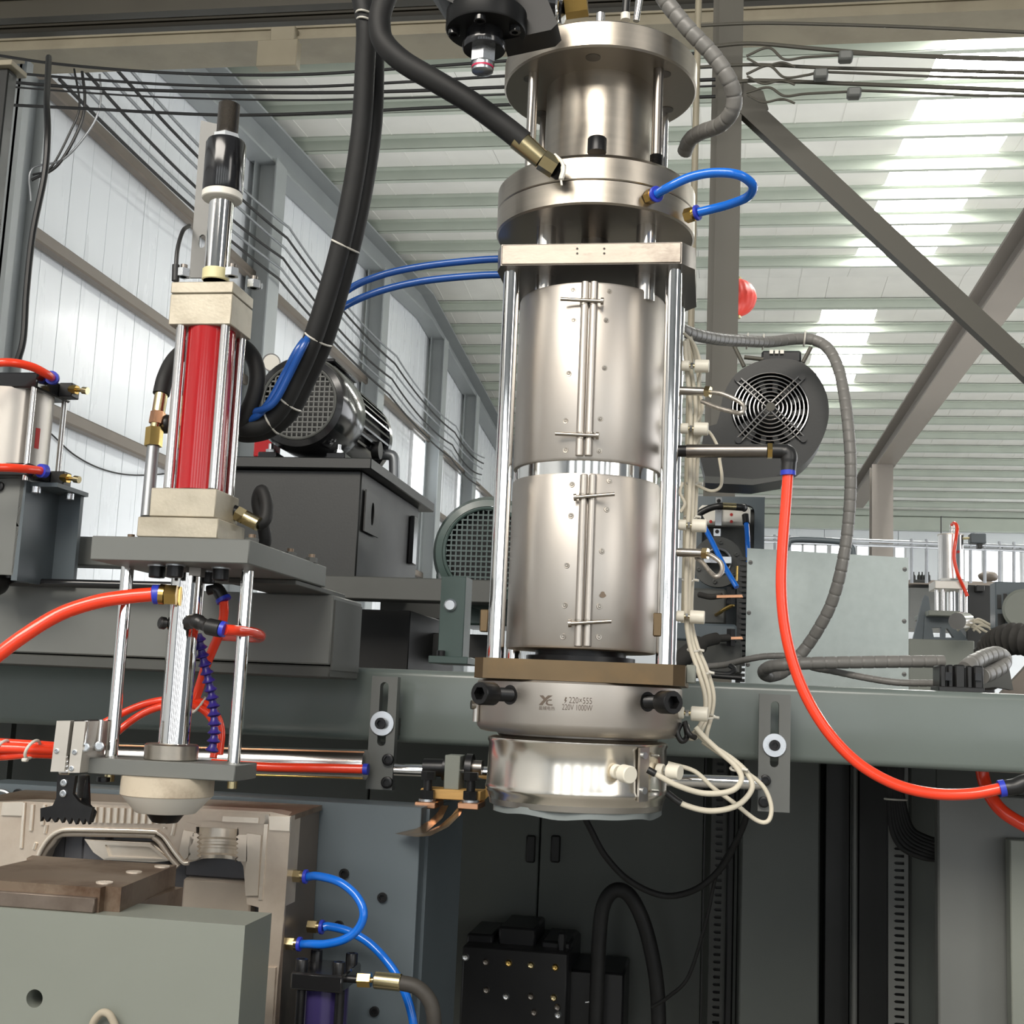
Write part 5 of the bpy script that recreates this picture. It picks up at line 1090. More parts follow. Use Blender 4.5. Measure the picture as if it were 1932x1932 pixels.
# bright rim round the cavity and the handle window
rim = [(50, 1700), (64, 1640), (76, 1606), (92, 1582), (110, 1569), (140, 1565), (280, 1568), (300, 1572), (312, 1582), (330, 1608), (346, 1627), (356, 1628)]
MB().tube(path([(x, y, Ym - 0.001) for x, y in rim], 5), 4.2 * mpp(200, 1600, Ym), 10).build('pinch_rim', M['mould_bright'], mould)
MB().tube(path([(x + (7 if x < 100 else 0) - (9 if x > 295 else 0), y + (8 if x >= 92 else 4), Ym + 0.008) for x, y in rim[1:-1]], 5), 5.5 * mpp(200, 1600, Ym), 10).build('cavity_lip', M['mould'], mould)
hw = [(159, 1583), (180, 1585), (284, 1590), (300, 1600), (322, 1624), (290, 1627), (196, 1622), (176, 1608)]
hb = MB(); A = [F(x, y, 0.006) for x, y in hw]; cx_ = sum(a.x for a in A) / 8; cz_ = sum(a.z for a in A) / 8
hb.prism([F(x, y, 0.008) for x, y in hw], (0, 0.03, 0)); hb.build('handle_boss', M['mould_bright'], mould)
inn = [(198, 1594), (282, 1598), (308, 1620), (205, 1616)]
MB().plate([[F(x, y, 0.0035) for x, y in [(166, 1586), (284, 1592), (318, 1622), (197, 1619)]], [F(x, y, 0.0035) for x, y in inn]], (0, 0.006, 0)).build('boss_rim', M['mould_bright'], mould)
for i in range(11):                                         # vent grooves standing along the top
    x = 180 + i * 13.2
    MB().tube([F(x, 1523 + 0.04 * (x - 190), -0.001), F(x - 2, 1552 + 0.02 * (x - 190), -0.001)], [0.0030] * 2, 8).build('vent_rib', M['mould_bright'], mould)
for x in (62, 84, 100): MB().tube([F(x, 1518, -0.001), F(x - 4, 1556 + (84 - x) * 0.5, -0.001)], 0.0024, 8).build('vent_rib', M['mould_bright'], mould)
for a, b in (((88, 1556), (85, 1572)), ((68, 1590), (64, 1602)), ((312, 1560), (311, 1563)), ((330, 1552), (325, 1576)), ((46, 1514), (40, 1600))):
    MB().tube([F(*a, -0.001), F(*b, -0.001)], 0.0022, 8).build('vent_rib', M['mould_bright'], mould)
MB().prism([F(5, 1514, -0.003), F(44, 1513, -0.003), F(41, 1539, -0.003), F(1, 1538, -0.003)], (0, 0.003, 0)).build('insert_plate', M['mould_bright'], mould)
MB().prism([F(507, 1540, -0.003), F(547, 1541, -0.003), F(546, 1568, -0.003), F(508, 1566, -0.003)], (0, 0.004, 0)).build('insert_plate', M['mould_bright'], mould)
MB().prism([F(500, 1537, -0.002), F(507, 1537, -0.002), F(494, 1698, -0.002), F(487, 1698, -0.002)], (0, 0.004, 0)).build('edge_strip', M['mould_bright'], mould)
MB().prism([F(378, 1530, -0.002), F(508, 1536, -0.002), F(506, 1555, -0.002), F(376, 1547, -0.002)], (0, 0.003, 0)).build('neck_cover_plate', M['mould'], mould)
MB().prism([F(420, 1540, -0.004), F(488, 1543, -0.004), F(487, 1553, -0.004), F(419, 1550, -0.004)], (0, 0.003, 0)).build('neck_recess', M['mould_bright'], mould)
# pinch flash edges beside the neck, as saw teeth
def teeth(pts, d, nm):
    pl = []
    for i, (x, y) in enumerate(pts): pl.append(F(x + (d if i % 2 else 0), y, -0.004))
    base = [F(pts[-1][0] + (16 if d < 0 else -16), pts[-1][1], -0.004), F(pts[0][0] + (16 if d < 0 else -16), pts[0][1], -0.004)]
    MB().prism(pl + base, (0, 0.008, 0)).build(nm, M['mould_bright'], mould)
teeth([(371, 1572 + 4.2 * i) for i in range(13)], 5, 'neck_teeth'); teeth([(450, 1575 + 4.2 * i) for i in range(13)], -5, 'neck_teeth')
MB().prism([F(346, 1566, -0.004), F(366, 1570, -0.004), F(362, 1610, -0.004), F(348, 1622, -0.004), F(338, 1606, -0.004)], (0, 0.006, 0)).build('flash_pocket', M['mould_bright'], mould)
MB().prism([F(466, 1572, -0.004), F(492, 1576, -0.004), F(486, 1690, -0.004), F(463, 1690, -0.004), F(461, 1650, -0.004), F(464, 1628, -0.004)], (0, 0.006, 0)).build('flash_pocket', M['mould_bright'], mould)
# neck insert: half bore with thread turns
nc = F(410, 1600); rn = 41.5 * mpp(410, 1600, Ym)
def zN(py): return F(410, py).z
MB().arc_shell([(rn * 0.88, 0), (rn * 0.86, 0.004), (rn, 0.006), (rn, 0.011), (rn * 0.93, 0.012), (rn * 0.93, 0.0145), (rn, 0.0155), (rn * 1.0, 0.0185), (rn * 0.95, 0.019), (rn * 0.95, 0.0215), (rn * 0.86, 0.024), (rn * 0.86, 0.038), (rn * 1.5, 0.041)], Vector((nc.x, Ym - 0.002, zN(1624))), 0.02, PI - 0.02, 40).build('neck_insert', M['mould_bright'], mould)
MB().prism([F(368, 1560, 0.001), F(500, 1567, 0.001), F(500, 1560, 0.001), F(368, 1551, 0.001)], (0, 0.002, 0)).build('neck_shelf', M['rust'], mould)
# inside of the cavity: dark curved bottle wall
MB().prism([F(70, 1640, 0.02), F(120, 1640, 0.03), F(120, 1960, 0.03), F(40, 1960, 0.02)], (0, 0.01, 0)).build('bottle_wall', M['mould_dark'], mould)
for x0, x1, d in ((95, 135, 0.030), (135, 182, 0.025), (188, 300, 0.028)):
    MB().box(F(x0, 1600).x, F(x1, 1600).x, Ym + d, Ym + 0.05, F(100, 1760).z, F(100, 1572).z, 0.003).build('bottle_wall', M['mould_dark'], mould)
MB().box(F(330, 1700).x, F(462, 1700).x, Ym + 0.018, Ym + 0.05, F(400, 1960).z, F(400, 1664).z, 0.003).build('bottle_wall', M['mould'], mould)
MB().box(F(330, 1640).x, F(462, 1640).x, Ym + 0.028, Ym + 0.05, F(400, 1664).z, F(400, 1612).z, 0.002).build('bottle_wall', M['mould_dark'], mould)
# bore with ring in the side block, and the lower machined step
q = P(505, 1762, Ym + 0.003)
MB().lathe([(14 * 0.00058, 0), (14 * 0.00058, 0.001), (11.5 * 0.00058, 0.001), (11.5 * 0.00058, -0.004)], q, (0, -1, 0), 28).build('bore_ring', M['mould_bright'], mould)
MB().cyl(q + Vector((0, -0.0005, 0)), q + Vector((0, 0.004, 0)), 11 * 0.00058, n=24).build('bore', M['black'], mould)
MB().prism([F(500, 1826, -0.004), F(520, 1826, -0.004), F(512, 1960, -0.004), F(490, 1960, -0.004)], (0, 0.006, 0)).build('lower_step', M['mould'], mould)
# brass fittings and bright blue hoses on the side of the mould
def hose_end(parent, px, py, Y, dirx, r):
    a = P(px, py, Y); e = fitting(parent, a, (1, -0.05, 0), r, 'gold', True, 0.0185); return e
t = thing('blue_water_hose', 'bright blue hose looping between two brass fittings on the mould side', 'hose', P(565, 1790, 1.44))
e1 = hose_end(t, 551, 1652, 1.445, 1, 0.0055); e2 = hose_end(t, 539, 1779, 1.435, 1, 0.0055)
MB().tube(smooth([e1] + [P(*q) for q in ((600, 1653, 1.435), (640, 1664, 1.425), (672, 1690, 1.42), (686, 1722, 1.415), (676, 1752, 1.415), (650, 1772, 1.415), (615, 1781, 1.42), (585, 1781, 1.425))] + [e2], 8), 8.2 * 0.00058, 16).build('tube', M['blue_hose'], t)
t = thing('blue_water_hose', 'bright blue hose running down from the middle brass fitting on the mould', 'hose', P(700, 1900, 1.45))
e1 = hose_end(t, 582, 1747, 1.48, 1, 0.0057)
MB().tube(smooth([e1] + [P(*q) for q in ((622, 1748, 1.48), (660, 1758, 1.475), (700, 1782, 1.47), (738, 1824, 1.46), (762, 1868, 1.455), (778, 1920, 1.45), (786, 1990, 1.45))], 8), 8.4 * 0.00058, 16).build('tube', M['blue_hose'], t)
MB().tube(path([(466, 1990, 1.36), (478, 1932, 1.36), (483, 1900, 1.36), (478, 1872, 1.365), (465, 1850, 1.37)], 8), 8.0 * 0.00058, 14).build('blue_water_hose', M['blue_hose'], None, 'bright blue hose peeping out beside the front platen corner', None, 'hose')
# black hydraulic clamp cylinder in the lower left centre
t = thing('clamp_cylinder', 'black hydraulic cylinder with violet tube standing right of the mould', 'cylinder', P(612, 1932, 1.40))
Yc_ = 1.38; uc = mpp(612, 1850, Yc_)
xa, xb = Xp(548, 1845, Yc_), Xp(646, 1850, Yc_); za, zb = Zp(600, 1872, Yc_), Zp(600, 1838, Yc_)
MB().box(xa, xb, Yc_, Yc_ + 0.075, za, zb, 0.002).build('head_block', M['black_gloss'], t)
for px, yy in ((566, Yc_ + 0.012), (642, Yc_ + 0.012), (575, Yc_ + 0.065), (668, Yc_ + 0.062)):
    x = Xp(px, 1830, yy); socket_bolt((min(max(x, xa + 0.008), xb - 0.008), yy, zb), (0, 0, 1), 11.5 * uc, 0.012, 'cap_bolt', t)
MB().cyl(((xa + xb) / 2, Yc_ + 0.037, 0.8), ((xa + xb) / 2, Yc_ + 0.037, za + 0.001), 0.026, n=44).build('tube', M['oil_violet'], t, label='dark violet cylinder tube')
for px, yy in ((566, Yc_ + 0.01), (640, Yc_ + 0.01), (566, Yc_ + 0.066), (640, Yc_ + 0.066)):
    x = Xp(px, 1900, yy); MB().cyl((x, yy, 0.8), (x, yy, za + 0.001), 0.0052, n=18).build('tie_rod', M['black_oxide'], t)
a = P(656, 1846, 1.40); b = P(676, 1848, 1.40)
MB().cyl(P(640, 1845, 1.40), b, 7 * uc, n=18).build('port_stub', M['black_oxide'], t)
MB().hexp(b, P(700, 1849, 1.40), 14 * uc).build('brass_nut', M['brass'], t, label='bright brass nut')
MB().cyl(P(700, 1849, 1.40), P(710, 1849, 1.40), 5 * uc, n=14).build('nipple', M['gold'], t)
MB().cyl(P(707, 1849, 1.40), P(757, 1854, 1.40), 15.5 * uc, n=28, bev=0.0008).build('crimp_ferrule', M['gold'], t)
MB().tube(path([(755, 1854, 1.40), (785, 1862, 1.402), (808, 1884, 1.404), (818, 1915, 1.406), (820, 1990, 1.41)], 8), 13.8 * uc, 18).build('oil_hose', M['rubber_tan'], t)
# front platen with the other mould half
t = thing('front_platen', 'pale grey front mould platen filling the lower left corner', 'platen', P(230, 1932, 1.14))
Yf = 1.139; xr = Xp(456, 1840, Yf); zt_ = Zp(230, 1729, Yf)
hz = (Xp(65, 1884, Yf), Yf, Zp(65, 1884, Yf))
xl = Xp(-120, 1840, Yf)
mb = MB(); mb.plate([rect(xl, xr, 0.75, zt_, Yf), circle(hz, 15.5 * mpp(65, 1884, Yf), 28)], (0, 0.071, 0)); mb.build('plate', M['grey_light'], t)
MB().cyl((hz[0], Yf + 0.035, hz[2]), (hz[0], Yf + 0.07, hz[2]), 15.4 * mpp(65, 1884, Yf), n=28).build('hole_bottom', M['grey_dark'], t)
t = thing('front_mould_half', 'rusty tool steel front mould half on the front platen', 'mould', P(170, 1700, 1.2))
zt2 = zt_ + 0.0225; xr2 = Xp(331, 1660, 1.32); xs2 = Xp(190, 1692, 1.15)
MB().prism([(xl, 1.148, zt2), (xs2, 1.148, zt2), (xs2, 1.158, zt2), (xs2 + 0.016, 1.158, zt2), (xr2, 1.32, zt2), (Xp(60, 1622, 1.32), 1.32, zt2), (Xp(52, 1622, 1.30), 1.298, zt2), (xl, 1.298, zt2)], (0, 0, -0.0225)).build('clamp_block', M['rust'], t)
MB().prism([(xs2 + 0.01, 1.212, zt2 - 0.022), (xr2 - 0.001, 1.212, zt2 - 0.022), (xr2 - 0.001, 1.318, zt2 - 0.022), (xs2 + 0.01, 1.318, zt2 - 0.022)], (0, 0, -0.05)).build('mould_side', M['rust'], t)
MB().box(xl, xs2 - 0.002, 1.142, 1.150, zt_, zt_ + 0.014, 0.001).build('edge_bar', M['tool'], t)
for px, py, yy in ((252, 1656, 1.25), (306, 1632, 1.30), (196, 1679, 1.175)):
    x = Xp(px, py, yy); MB().lathe([(0.008, 0), (0.008, 0.0012), (0.005, 0.0012)], (x, yy, zt2), n=22).build('bolt_bore', M['mould_bright'], t)
q = P(195, 1924, 1.135)
MB().tube(smooth([P(170, 1950, 1.134), P(178, 1926, 1.132), P(192, 1911, 1.130), P(206, 1914, 1.129), P(216, 1932, 1.130), P(222, 1950, 1.132)], 6), 0.0035, 10).build('grubby_cord', M['rope'], None, 'short grubby cord end on the front platen at the bottom edge', None, 'cord')
# ================================================================== HYDRAULIC TANK AND MOTORS (behind, left of centre)
YT, YT2 = 2.45, 2.96
t = thing('hydraulic_tank', 'charcoal hydraulic tank with overhanging lid and handle plate behind the station', 'tank', P(560, 1090, YT))
xr = Xp(677, 990, YT); xl = Xp(380, 990, YT); z0 = P(560, 1092, YT).z; z1 = P(560, 886, YT).z
MB().box(xl, xr, YT, YT2, z0, z1, 0.003).build('body', M['charcoal'], t)
xo = Xp(700, 880, YT - 0.02)
MB().box(xl - 0.01, xo, YT - 0.02, YT2 + 0.06, z1, P(560, 862, YT - 0.02).z, 0.002).build('lid', M['charcoal'], t)
pl = []
ya, yb_ = YT + 0.02, YT + 0.13; za, zb = z1 - 0.12, z1 - 0.035
hole = [(xr + 0.0035, (ya + yb_) / 2 + 0.012 * math.cos(a), (za + zb) / 2 + 0.024 * math.sin(a)) for a in [i * PI / 8 for i in range(16)]]
MB().plate([[(xr + 0.0035, ya, za), (xr + 0.0035, yb_, za), (xr + 0.0035, yb_, zb), (xr + 0.0035, ya, zb)], hole], (0.003, 0, 0)).build('handle_plate', M['charcoal'], t)
MB().box(xr + 0.0002, xr + 0.002, ya + 0.01, yb_ - 0.01, za + 0.005, zb - 0.005).build('handle_recess', M['black'], t)
MB().box(xr, xr + 0.012, YT2 - 0.09, YT2 - 0.05, z0 + 0.08, z1 - 0.03, 0.002).build('level_gauge', M['black_gloss'], t)
zl = P(560, 862, YT - 0.02).z
def motor(name, label, ctr, r, L, m, meshm, base=True, fins=True, mesh_px=7, cat='motor'):
    t = thing(name, label, cat, ctr - Vector((0, 0, r)))
    mb = MB(); mb.lathe([(r * 0.80, 0.0), (r * 0.92, 0.004), (r, 0.022), (r, L * 0.36), (r * 0.985, L * 0.37)], ctr, (0, 1, 0), 56, caps=False); mb.build('fan_cowl', M[m], t)
    MB().cyl(ctr + Vector((0, 0.03, 0)), ctr + Vector((0, 0.035, 0)), r * 0.8, n=40).build('fan_back', M['black'], t)
    g = MB(); n = int(2 * r * 0.74 / 0.0105); R = r * 0.735
    for i in range(-n // 2, n // 2 + 1):
        d = i * 0.0105
        if abs(d) < R:
            h = math.sqrt(R * R - d * d)
            g.box(ctr.x + d - 0.0016, ctr.x + d + 0.0016, ctr.y + 0.002, ctr.y + 0.005, ctr.z - h, ctr.z + h); g.box(ctr.x - h, ctr.x + h, ctr.y + 0.0015, ctr.y + 0.0045, ctr.z + d - 0.0016, ctr.z + d + 0.0016)
    g.build('grille_mesh', M[meshm], t)
    MB().tube([ctr + Vector((math.cos(a) * r * 0.765, 0.002, math.sin(a) * r * 0.765)) for a in [i * PI / 24 for i in range(48)]], r * 0.035, 8, closed=True).build('grille_rim', M[meshm], t)
    MB().cyl(ctr + Vector((0, L * 0.37, 0)), ctr + Vector((0, L * 0.92, 0)), r * 0.84, n=48).build('stator', M[m], t)
    MB().cyl(ctr + Vector((0, L * 0.90, 0)), ctr + Vector((0, L, 0)), r * 0.96, n=48, bev=0.008).build('end_bell', M[m], t)
    if fins:
        for k in range(-14, 23):
            a = PI * k / 18; d = Vector((math.cos(a), 0, math.sin(a)))
            if a < -0.6 and a > -PI + 0.6: continue
            q = d.cross(Vector((0, 1, 0))) * 0.0022; c0 = ctr + Vector((0, L * 0.36, 0)) + d * r * 0.82
            MB().prism([c0 + q, c0 - q, c0 - q + d * r * 0.15, c0 + q + d * r * 0.15], (0, L * 0.54, 0)).build('cooling_fin', M[m], t)
    return t
ct = P(563, 762, 2.42); r_m = 90 * mpp(563, 762, 2.42)
ct = Vector((ct.x, ct.y, zl + r_m + 0.012)) if abs(zl + r_m + 0.012 - ct.z) < 0.03 else ct
mt = motor('electric_motor', 'black electric motor with mesh fan cowl standing on the hydraulic tank', ct, r_m, 0.40, 'black_gloss', 'grey_dark')
for dx in (-0.07, 0.075):
    for dy in (0.05, 0.26):
        MB().box(ct.x + dx - 0.02, ct.x + dx + 0.02, ct.y + dy - 0.02, ct.y + dy + 0.03, zl, zl + 0.014, 0.002).build('foot', M['black_gloss'], mt)
        nn = MB(); nn.cyl((ct.x + dx, ct.y + dy, zl + 0.014), (ct.x + dx, ct.y + dy, zl + 0.034), 0.005, n=12); nn.hexp((ct.x + dx, ct.y + dy, zl + 0.014), (ct.x + dx, ct.y + dy, zl + 0.022), 0.010); nn.build('foot_bolt', M['zinc'], mt)
q = P(618, 690, 2.55)
MB().box(q.x - 0.035, q.x + 0.03, 2.50, 2.66, ct.z + r_m * 0.8, P(618, 690, 2.50).z + 0.005, 0.004).build('terminal_box', M['black_gloss'], mt)
MB().box(q.x - 0.04, q.x + 0.035, 2.49, 2.67, P(618, 690, 2.50).z + 0.005, P(618, 690, 2.50).z + 0.014, 0.003).build('terminal_lid', M['black_gloss'], mt)
MB().cyl(P(698, 800, 2.78), P(716, 800, 2.78), 0.009, n=16).build('cable_gland', M['black'], mt)
MB().cyl(P(714, 800, 2.78), P(730, 803, 2.78), 0.005, n=12).build('gland_tail', M['black'], mt)
MB().cyl(P(668, 760, 2.62), P(676, 757, 2.62), 0.012, n=20).build('eye_boss', M['gold'], mt)
t = thing('oil_gauge', 'small round gauge peeping over the black motor', 'gauge', Vector((P(512, 690, 2.715).x, 2.715, zl)))
MB().cyl(P(512, 684, 2.7), P(512, 684, 2.73), 0.021, n=28).build('case', M['chrome_soft'], t); MB().cyl(P(512, 690, 2.715), Vector((P(512, 690, 2.715).x, 2.715, zl)), 0.006, n=12).build('stem', M['black'], t); MB().cyl(P(512, 684, 2.698), P(512, 684, 2.7), 0.018, n=28).build('dial', M['nylon'], t)
fbox(MB(), 478, 826, 512, 862, 2.62, 2.68, 0.003).build('red_filter_block', M['red'], None, 'red block half hidden behind the black motor on the tank', None, 'filter block')
t = thing('pipe_elbow', 'grey pipe elbow on the right end of the tank lid', 'pipe', P(738, 890, 2.8))
MB().tube(smooth([P(722, 858, 2.78), P(732, 858, 2.78), P(742, 862, 2.78), P(744, 876, 2.78), P(744, 905, 2.78)], 5), 0.0125, 16).build('pipe', M['galv'], t); MB().cyl(P(704, 850, 2.7), P(718, 850, 2.7), 0.02, n=20).build('union', M['black'], t)
# steel stand under the tank
t = thing('tank_stand', 'olive grey steel rail carrying the hydraulic tank', 'stand', P(760, 1200, 2.42))
fbox(MB(), 560, 1089, 930, 1132, 2.35, 2.42, 0.002).build('rail', M['grey_dark'], t)
MB().box(Xp(600, 1110, 2.42), Xp(930, 1110, 2.42), 2.9, 2.97, P(700, 1132, 2.35).z, P(700, 1089, 2.35).z, 0.002).build('rail', M['grey_dark'], t)
fbox(MB(), 640, 1150, 772, 1262, 2.50, 2.95, 0.002).build('sump_box', M['black_matt'], t)
fbox(MB(), 750, 1195, 935, 1248, 2.72, 2.80, 0.002).build('cross_tube', M['charcoal'], t)
fbox(MB(), 768, 1234, 800, 1245, 2.66, 2.70).build('paper_tag', M['beige'], None, 'small pale tag lying on the deck by the tank stand', None, 'tag')
# green motor and its upright bracket
cg = P(918, 1040, 2.50); rg = 106 * mpp(918, 1040, 2.50)
gm = motor('drive_motor', 'dark green drive motor with mesh cowl partly behind the left chrome rod', cg, rg, 0.36, 'green_dark', 'green_dark')
MB().box(cg.x - rg * 1.12, cg.x - rg * 0.9, 2.62, 2.78, cg.z - 0.06, cg.z + 0.02, 0.005).build('terminal_box', M['green_dark'], gm)
MB().box(cg.x - 0.08, cg.x + 0.08, 2.6, 2.8, cg.z - rg * 1.25, cg.z - rg * 0.82, 0.004).build('foot', M['green_dark'], gm)
t = thing('upright_bracket', 'dark green upright steel bracket with a round bolt, standing on the beam', 'bracket', P(852, 1250, 2.0))
Yu = 1.80
fbox(MB(), 829, 1087, 876, 1243, Yu, Yu + 0.004, 0.001).build('face_plate', M['green_dark'], t)
x2 = Xp(876, 1160, Yu); MB().box(x2 - 0.004, x2, Yu + 0.004, Yu + 0.05, P(852, 1243, Yu).z, P(852, 1087, Yu).z).build('side_web', M['green_dark'], t)
fbox(MB(), 808, 1238, 882, 1252, Yu - 0.03, Yu + 0.07, 0.001).build('foot_plate', M['green_dark'], t)
q = P(850, 1142, Yu); MB().lathe([(12 * 0.00076, 0), (12 * 0.00076, 0.003), (9 * 0.00076, 0.005)], q, (0, -1, 0), 28).build('round_bolt', M['zinc'], t)
socket_bolt(P(832, 1238, Yu - 0.015), (0, 0, 1), 0.006, 0.008, 'foot_bolt', t)
# ================================================================== EQUIPMENT RIGHT OF THE DIE HEAD
# blower: scroll housing, inlet guard of wire rings
YBl = 2.05; ub = mpp(1453, 772, YBl)
t = thing('blower', 'dark grey centrifugal blower with round wire guard right of the die head', 'blower', P(1440, 905, YBl))
cB = P(1453, 772, YBl)
ol = [P(1480, 898, YBl), P(1520, 872, YBl), P(1548, 836, YBl), P(1563, 790, YBl), P(1560, 745, YBl), P(1540, 706, YBl), P(1508, 682, YBl), P(1465, 676, YBl), P(1424, 684, YBl), P(1388, 706, YBl), P(1366, 742, YBl), P(1358, 780, YBl), P(1352, 800, YBl), P(1330, 806, YBl), P(1320, 860, YBl), P(1330, 898, YBl), P(1420, 904, YBl)]
ol = smooth(ol[:12] + ol[12:13], 4)[:-1] + ol[12:]
MB().plate([[Vector(p) for p in ol], circle(cB, 74 * ub, 40)], (0, 0.003, 0)).build('side_plate', M['charcoal'], t)
mb = MB(); back = [Vector(p) + Vector((0, 0.09, 0)) for p in ol]
A = [mb.bm.verts.new(Vector(p) + Vector((0, 0.002, 0))) for p in ol]; B = [mb.bm.verts.new(p) for p in back]; mb.join(A, B); mb.bm.faces.new(B); mb.build('scroll', M['charcoal'], t)
MB().prism([P(1330, 897, YBl), P(1420, 902, YBl), P(1480, 894, YBl), P(1478, 905, YBl), P(1420, 915, YBl), P(1330, 911, YBl)], (0, 0.09, 0)).build('lower_flange', M['grey_dark'], t)
for k in range(1, 10):
    rr = 71 * ub * k / 9
    if k == 1: continue
    MB().tube([cB + Vector((math.cos(a) * rr, -0.004 - 0.008 * (1 - (k / 9) ** 2), math.sin(a) * rr)) for a in [i * PI / 30 for i in range(60)]], 0.00125, 8, closed=True).build('guard_ring', M['chrome_soft'], t)
for a0 in (PI * 0.25, PI * 0.75, PI * 1.25, PI * 1.75):
    a1 = a0 + 0.03; d = Vector((math.cos(a1), 0, math.sin(a1))); q = Vector((-d.z, 0, d.x)) * 0.0042
    mb = MB()
    for s_ in (-1, 1): mb.tube([cB + d * 84 * ub + q * s_ + Vector((0, -0.003, 0)), cB + d * 60 * ub + q * s_ + Vector((0, -0.008, 0)), cB + d * 6 * ub + q * s_ + Vector((0, -0.016, 0))], 0.0014, 8)
    mb.build('guard_spoke', M['chrome_soft'], t)
    MB().cyl(cB + d * 86 * ub, cB + d * 86 * ub + Vector((0, -0.005, 0)), 0.0055, n=16).build('guard_foot', M['black'], t)
MB().cyl(cB + Vector((0, -0.018, 0)), cB + Vector((0, -0.015, 0)), 9 * ub, n=20).build('guard_hub', M['olive'], t)
MB().lathe([(40 * ub, 0), (20 * ub, -0.025), (0.004, -0.03)], cB + Vector((0, 0.06, 0)), (0, 1, 0), 32).build('impeller_hub', M['black'], t)
for k in range(14):
    a = 2 * PI * k / 14; d = Vector((math.cos(a), 0, math.sin(a))); q = Vector((-d.z, 0, d.x)) * 0.004
    c0 = cB + d * 44 * ub + Vector((0, 0.03, 0)); MB().prism([c0 + q, c0 - q, c0 - q * 0.4 + d * 26 * ub, c0 + q * 2 + d * 26 * ub], (0, 0.05, 0)).build('impeller_blade', M['charcoal'], t)
# blower's junction box and cable support arms on top
fbox(MB(), 1437, 661, 1512, 684, YBl + 0.03, YBl + 0.09, 0.003).build('terminal_box', M['black_gloss'], t)
for x0 in (1452, 1462, 1472): fbox(MB(), x0, 660, x0 + 7, 667, YBl + 0.025, YBl + 0.03).build('terminal_tab', M['nylon'], t)
for a, b in (((1384, 650), (1404, 692)), ((1530, 655), (1515, 684)), ((1404, 674), (1440, 678))):
    MB().tube([P(a[0], a[1], YBl + 0.02), P(b[0], b[1], YBl + 0.02)], 0.0035, 10).build('support_arm', M['olive'], t)
# spiral-wrapped cables
sw = path([(1270, 612, 1.62), (1300, 628, 1.66), (1350, 639, 1.75), (1400, 643, 1.85), (1450, 645, 1.93), (1500, 640, 1.97), (1533, 641, 1.98), (1560, 655, 1.97), (1580, 690, 1.95), (1592, 740, 1.93), (1600, 800, 1.91), (1605, 870, 1.90), (1604, 940, 1.90), (1598, 1010, 1.90), (1586, 1080, 1.90), (1568, 1140, 1.91), (1545, 1185, 1.92), (1522, 1220, 1.93), (1500, 1246, 1.93), (1478, 1268, 1.92), (1452, 1276, 1.90), (1440, 1268, 1.88), (1452, 1258, 1.86), (1480, 1254, 1.85), (1540, 1251, 1.85), (1640, 1249, 1.86), (1720, 1248, 1.87), (1780, 1248, 1.88)], 10)
t = thing('spiral_wrapped_cable', 'long grey spiral-wrapped cable arching over the blower and falling past the panel', 'cable', P(1600, 1250, 1.9))
wrap_mesh(sw, 11.5 * mpp(1600, 900, 1.9), 0.0175).build('wrap', M['spiral'], t)
for px, py in ((1409, 643), (1441, 645), (1517, 641)):
    q = min(sw, key=lambda v: (v - P(px, py, v.y)).length); MB().tube([q + Vector((0.001 * math.sin(a), math.cos(a) * 0.0112, math.sin(a) * 0.0112)) for a in [k * PI / 10 for k in range(20)]], 0.0014, 8, closed=True).build('cable_tie', M['tie'], t)
sw2 = path([(1330, 1258, 2.0), (1370, 1254, 1.98), (1410, 1244, 1.95), (1450, 1238, 1.94), (1500, 1240, 1.93), (1530, 1258, 1.90), (1570, 1266, 1.88), (1640, 1280, 1.86), (1700, 1288, 1.85), (1780, 1289, 1.86)], 10)
wrap_mesh(sw2, 6.5 * mpp(1600, 1270, 1.88), 0.0125).build('spiral_wrapped_cable', M['spiral'], None, 'thin grey spiral-wrapped cable lying along the beam top below the panel', None, 'cable')
# control panel box
YPn = 2.2
t = thing('control_cabinet', 'pale galvanised cabinet back with six screws standing behind the beam, right', 'cabinet', P(1560, 1290, YPn))
xa, xb = Xp(1408, 1150, YPn), Xp(1714, 1150, YPn); za, zb = BZ[1], P(1560, 1042, YPn).z
MB().prism([(xa, YPn, za), (xb, YPn, za), (xb, YPn, zb - 0.006), (xa, YPn, zb + 0.004)], (0, 0.004, 0)).build('back_panel', M['panel'], t)
MB().box(xa + 0.003, xb - 0.002, YPn + 0.004, YPn + 0.12, za, zb - 0.008).build('body', M['grey_dark'], t)
for px, py in ((1416, 1061), (1413, 1156), (1411, 1254), (1707, 1074), (1706, 1172), (1706, 1272)):
    q = P(px, py, YPn); s1_ = MB(); s1_.lathe([(0.0038, 0), (0.0034, 0.0014), (0.002, 0.002)], q, (0, -1, 0), 16); s0 = s1_.build('screw', M['bar_steel'], t)
    MB().box(q.x - 0.0026, q.x + 0.0026, q.y - 0.0023, q.y - 0.0018, q.z - 0.0005, q.z + 0.0005).build('screw_slot', M['black'], s0)
mb = MB()
for yy in (YPn + 0.01,):
    for k in range(24): z = za + 0.01 + k * 0.009; mb.box(xa - 0.012, xa - 0.0005, YPn + 0.004, YPn + 0.012, z, z + 0.0055)
mb.box(xa - 0.016, xa - 0.008, YPn + 0.006, YPn + 0.03, za, zb - 0.01); mb.build('slotted_duct', M['charcoal'], t)
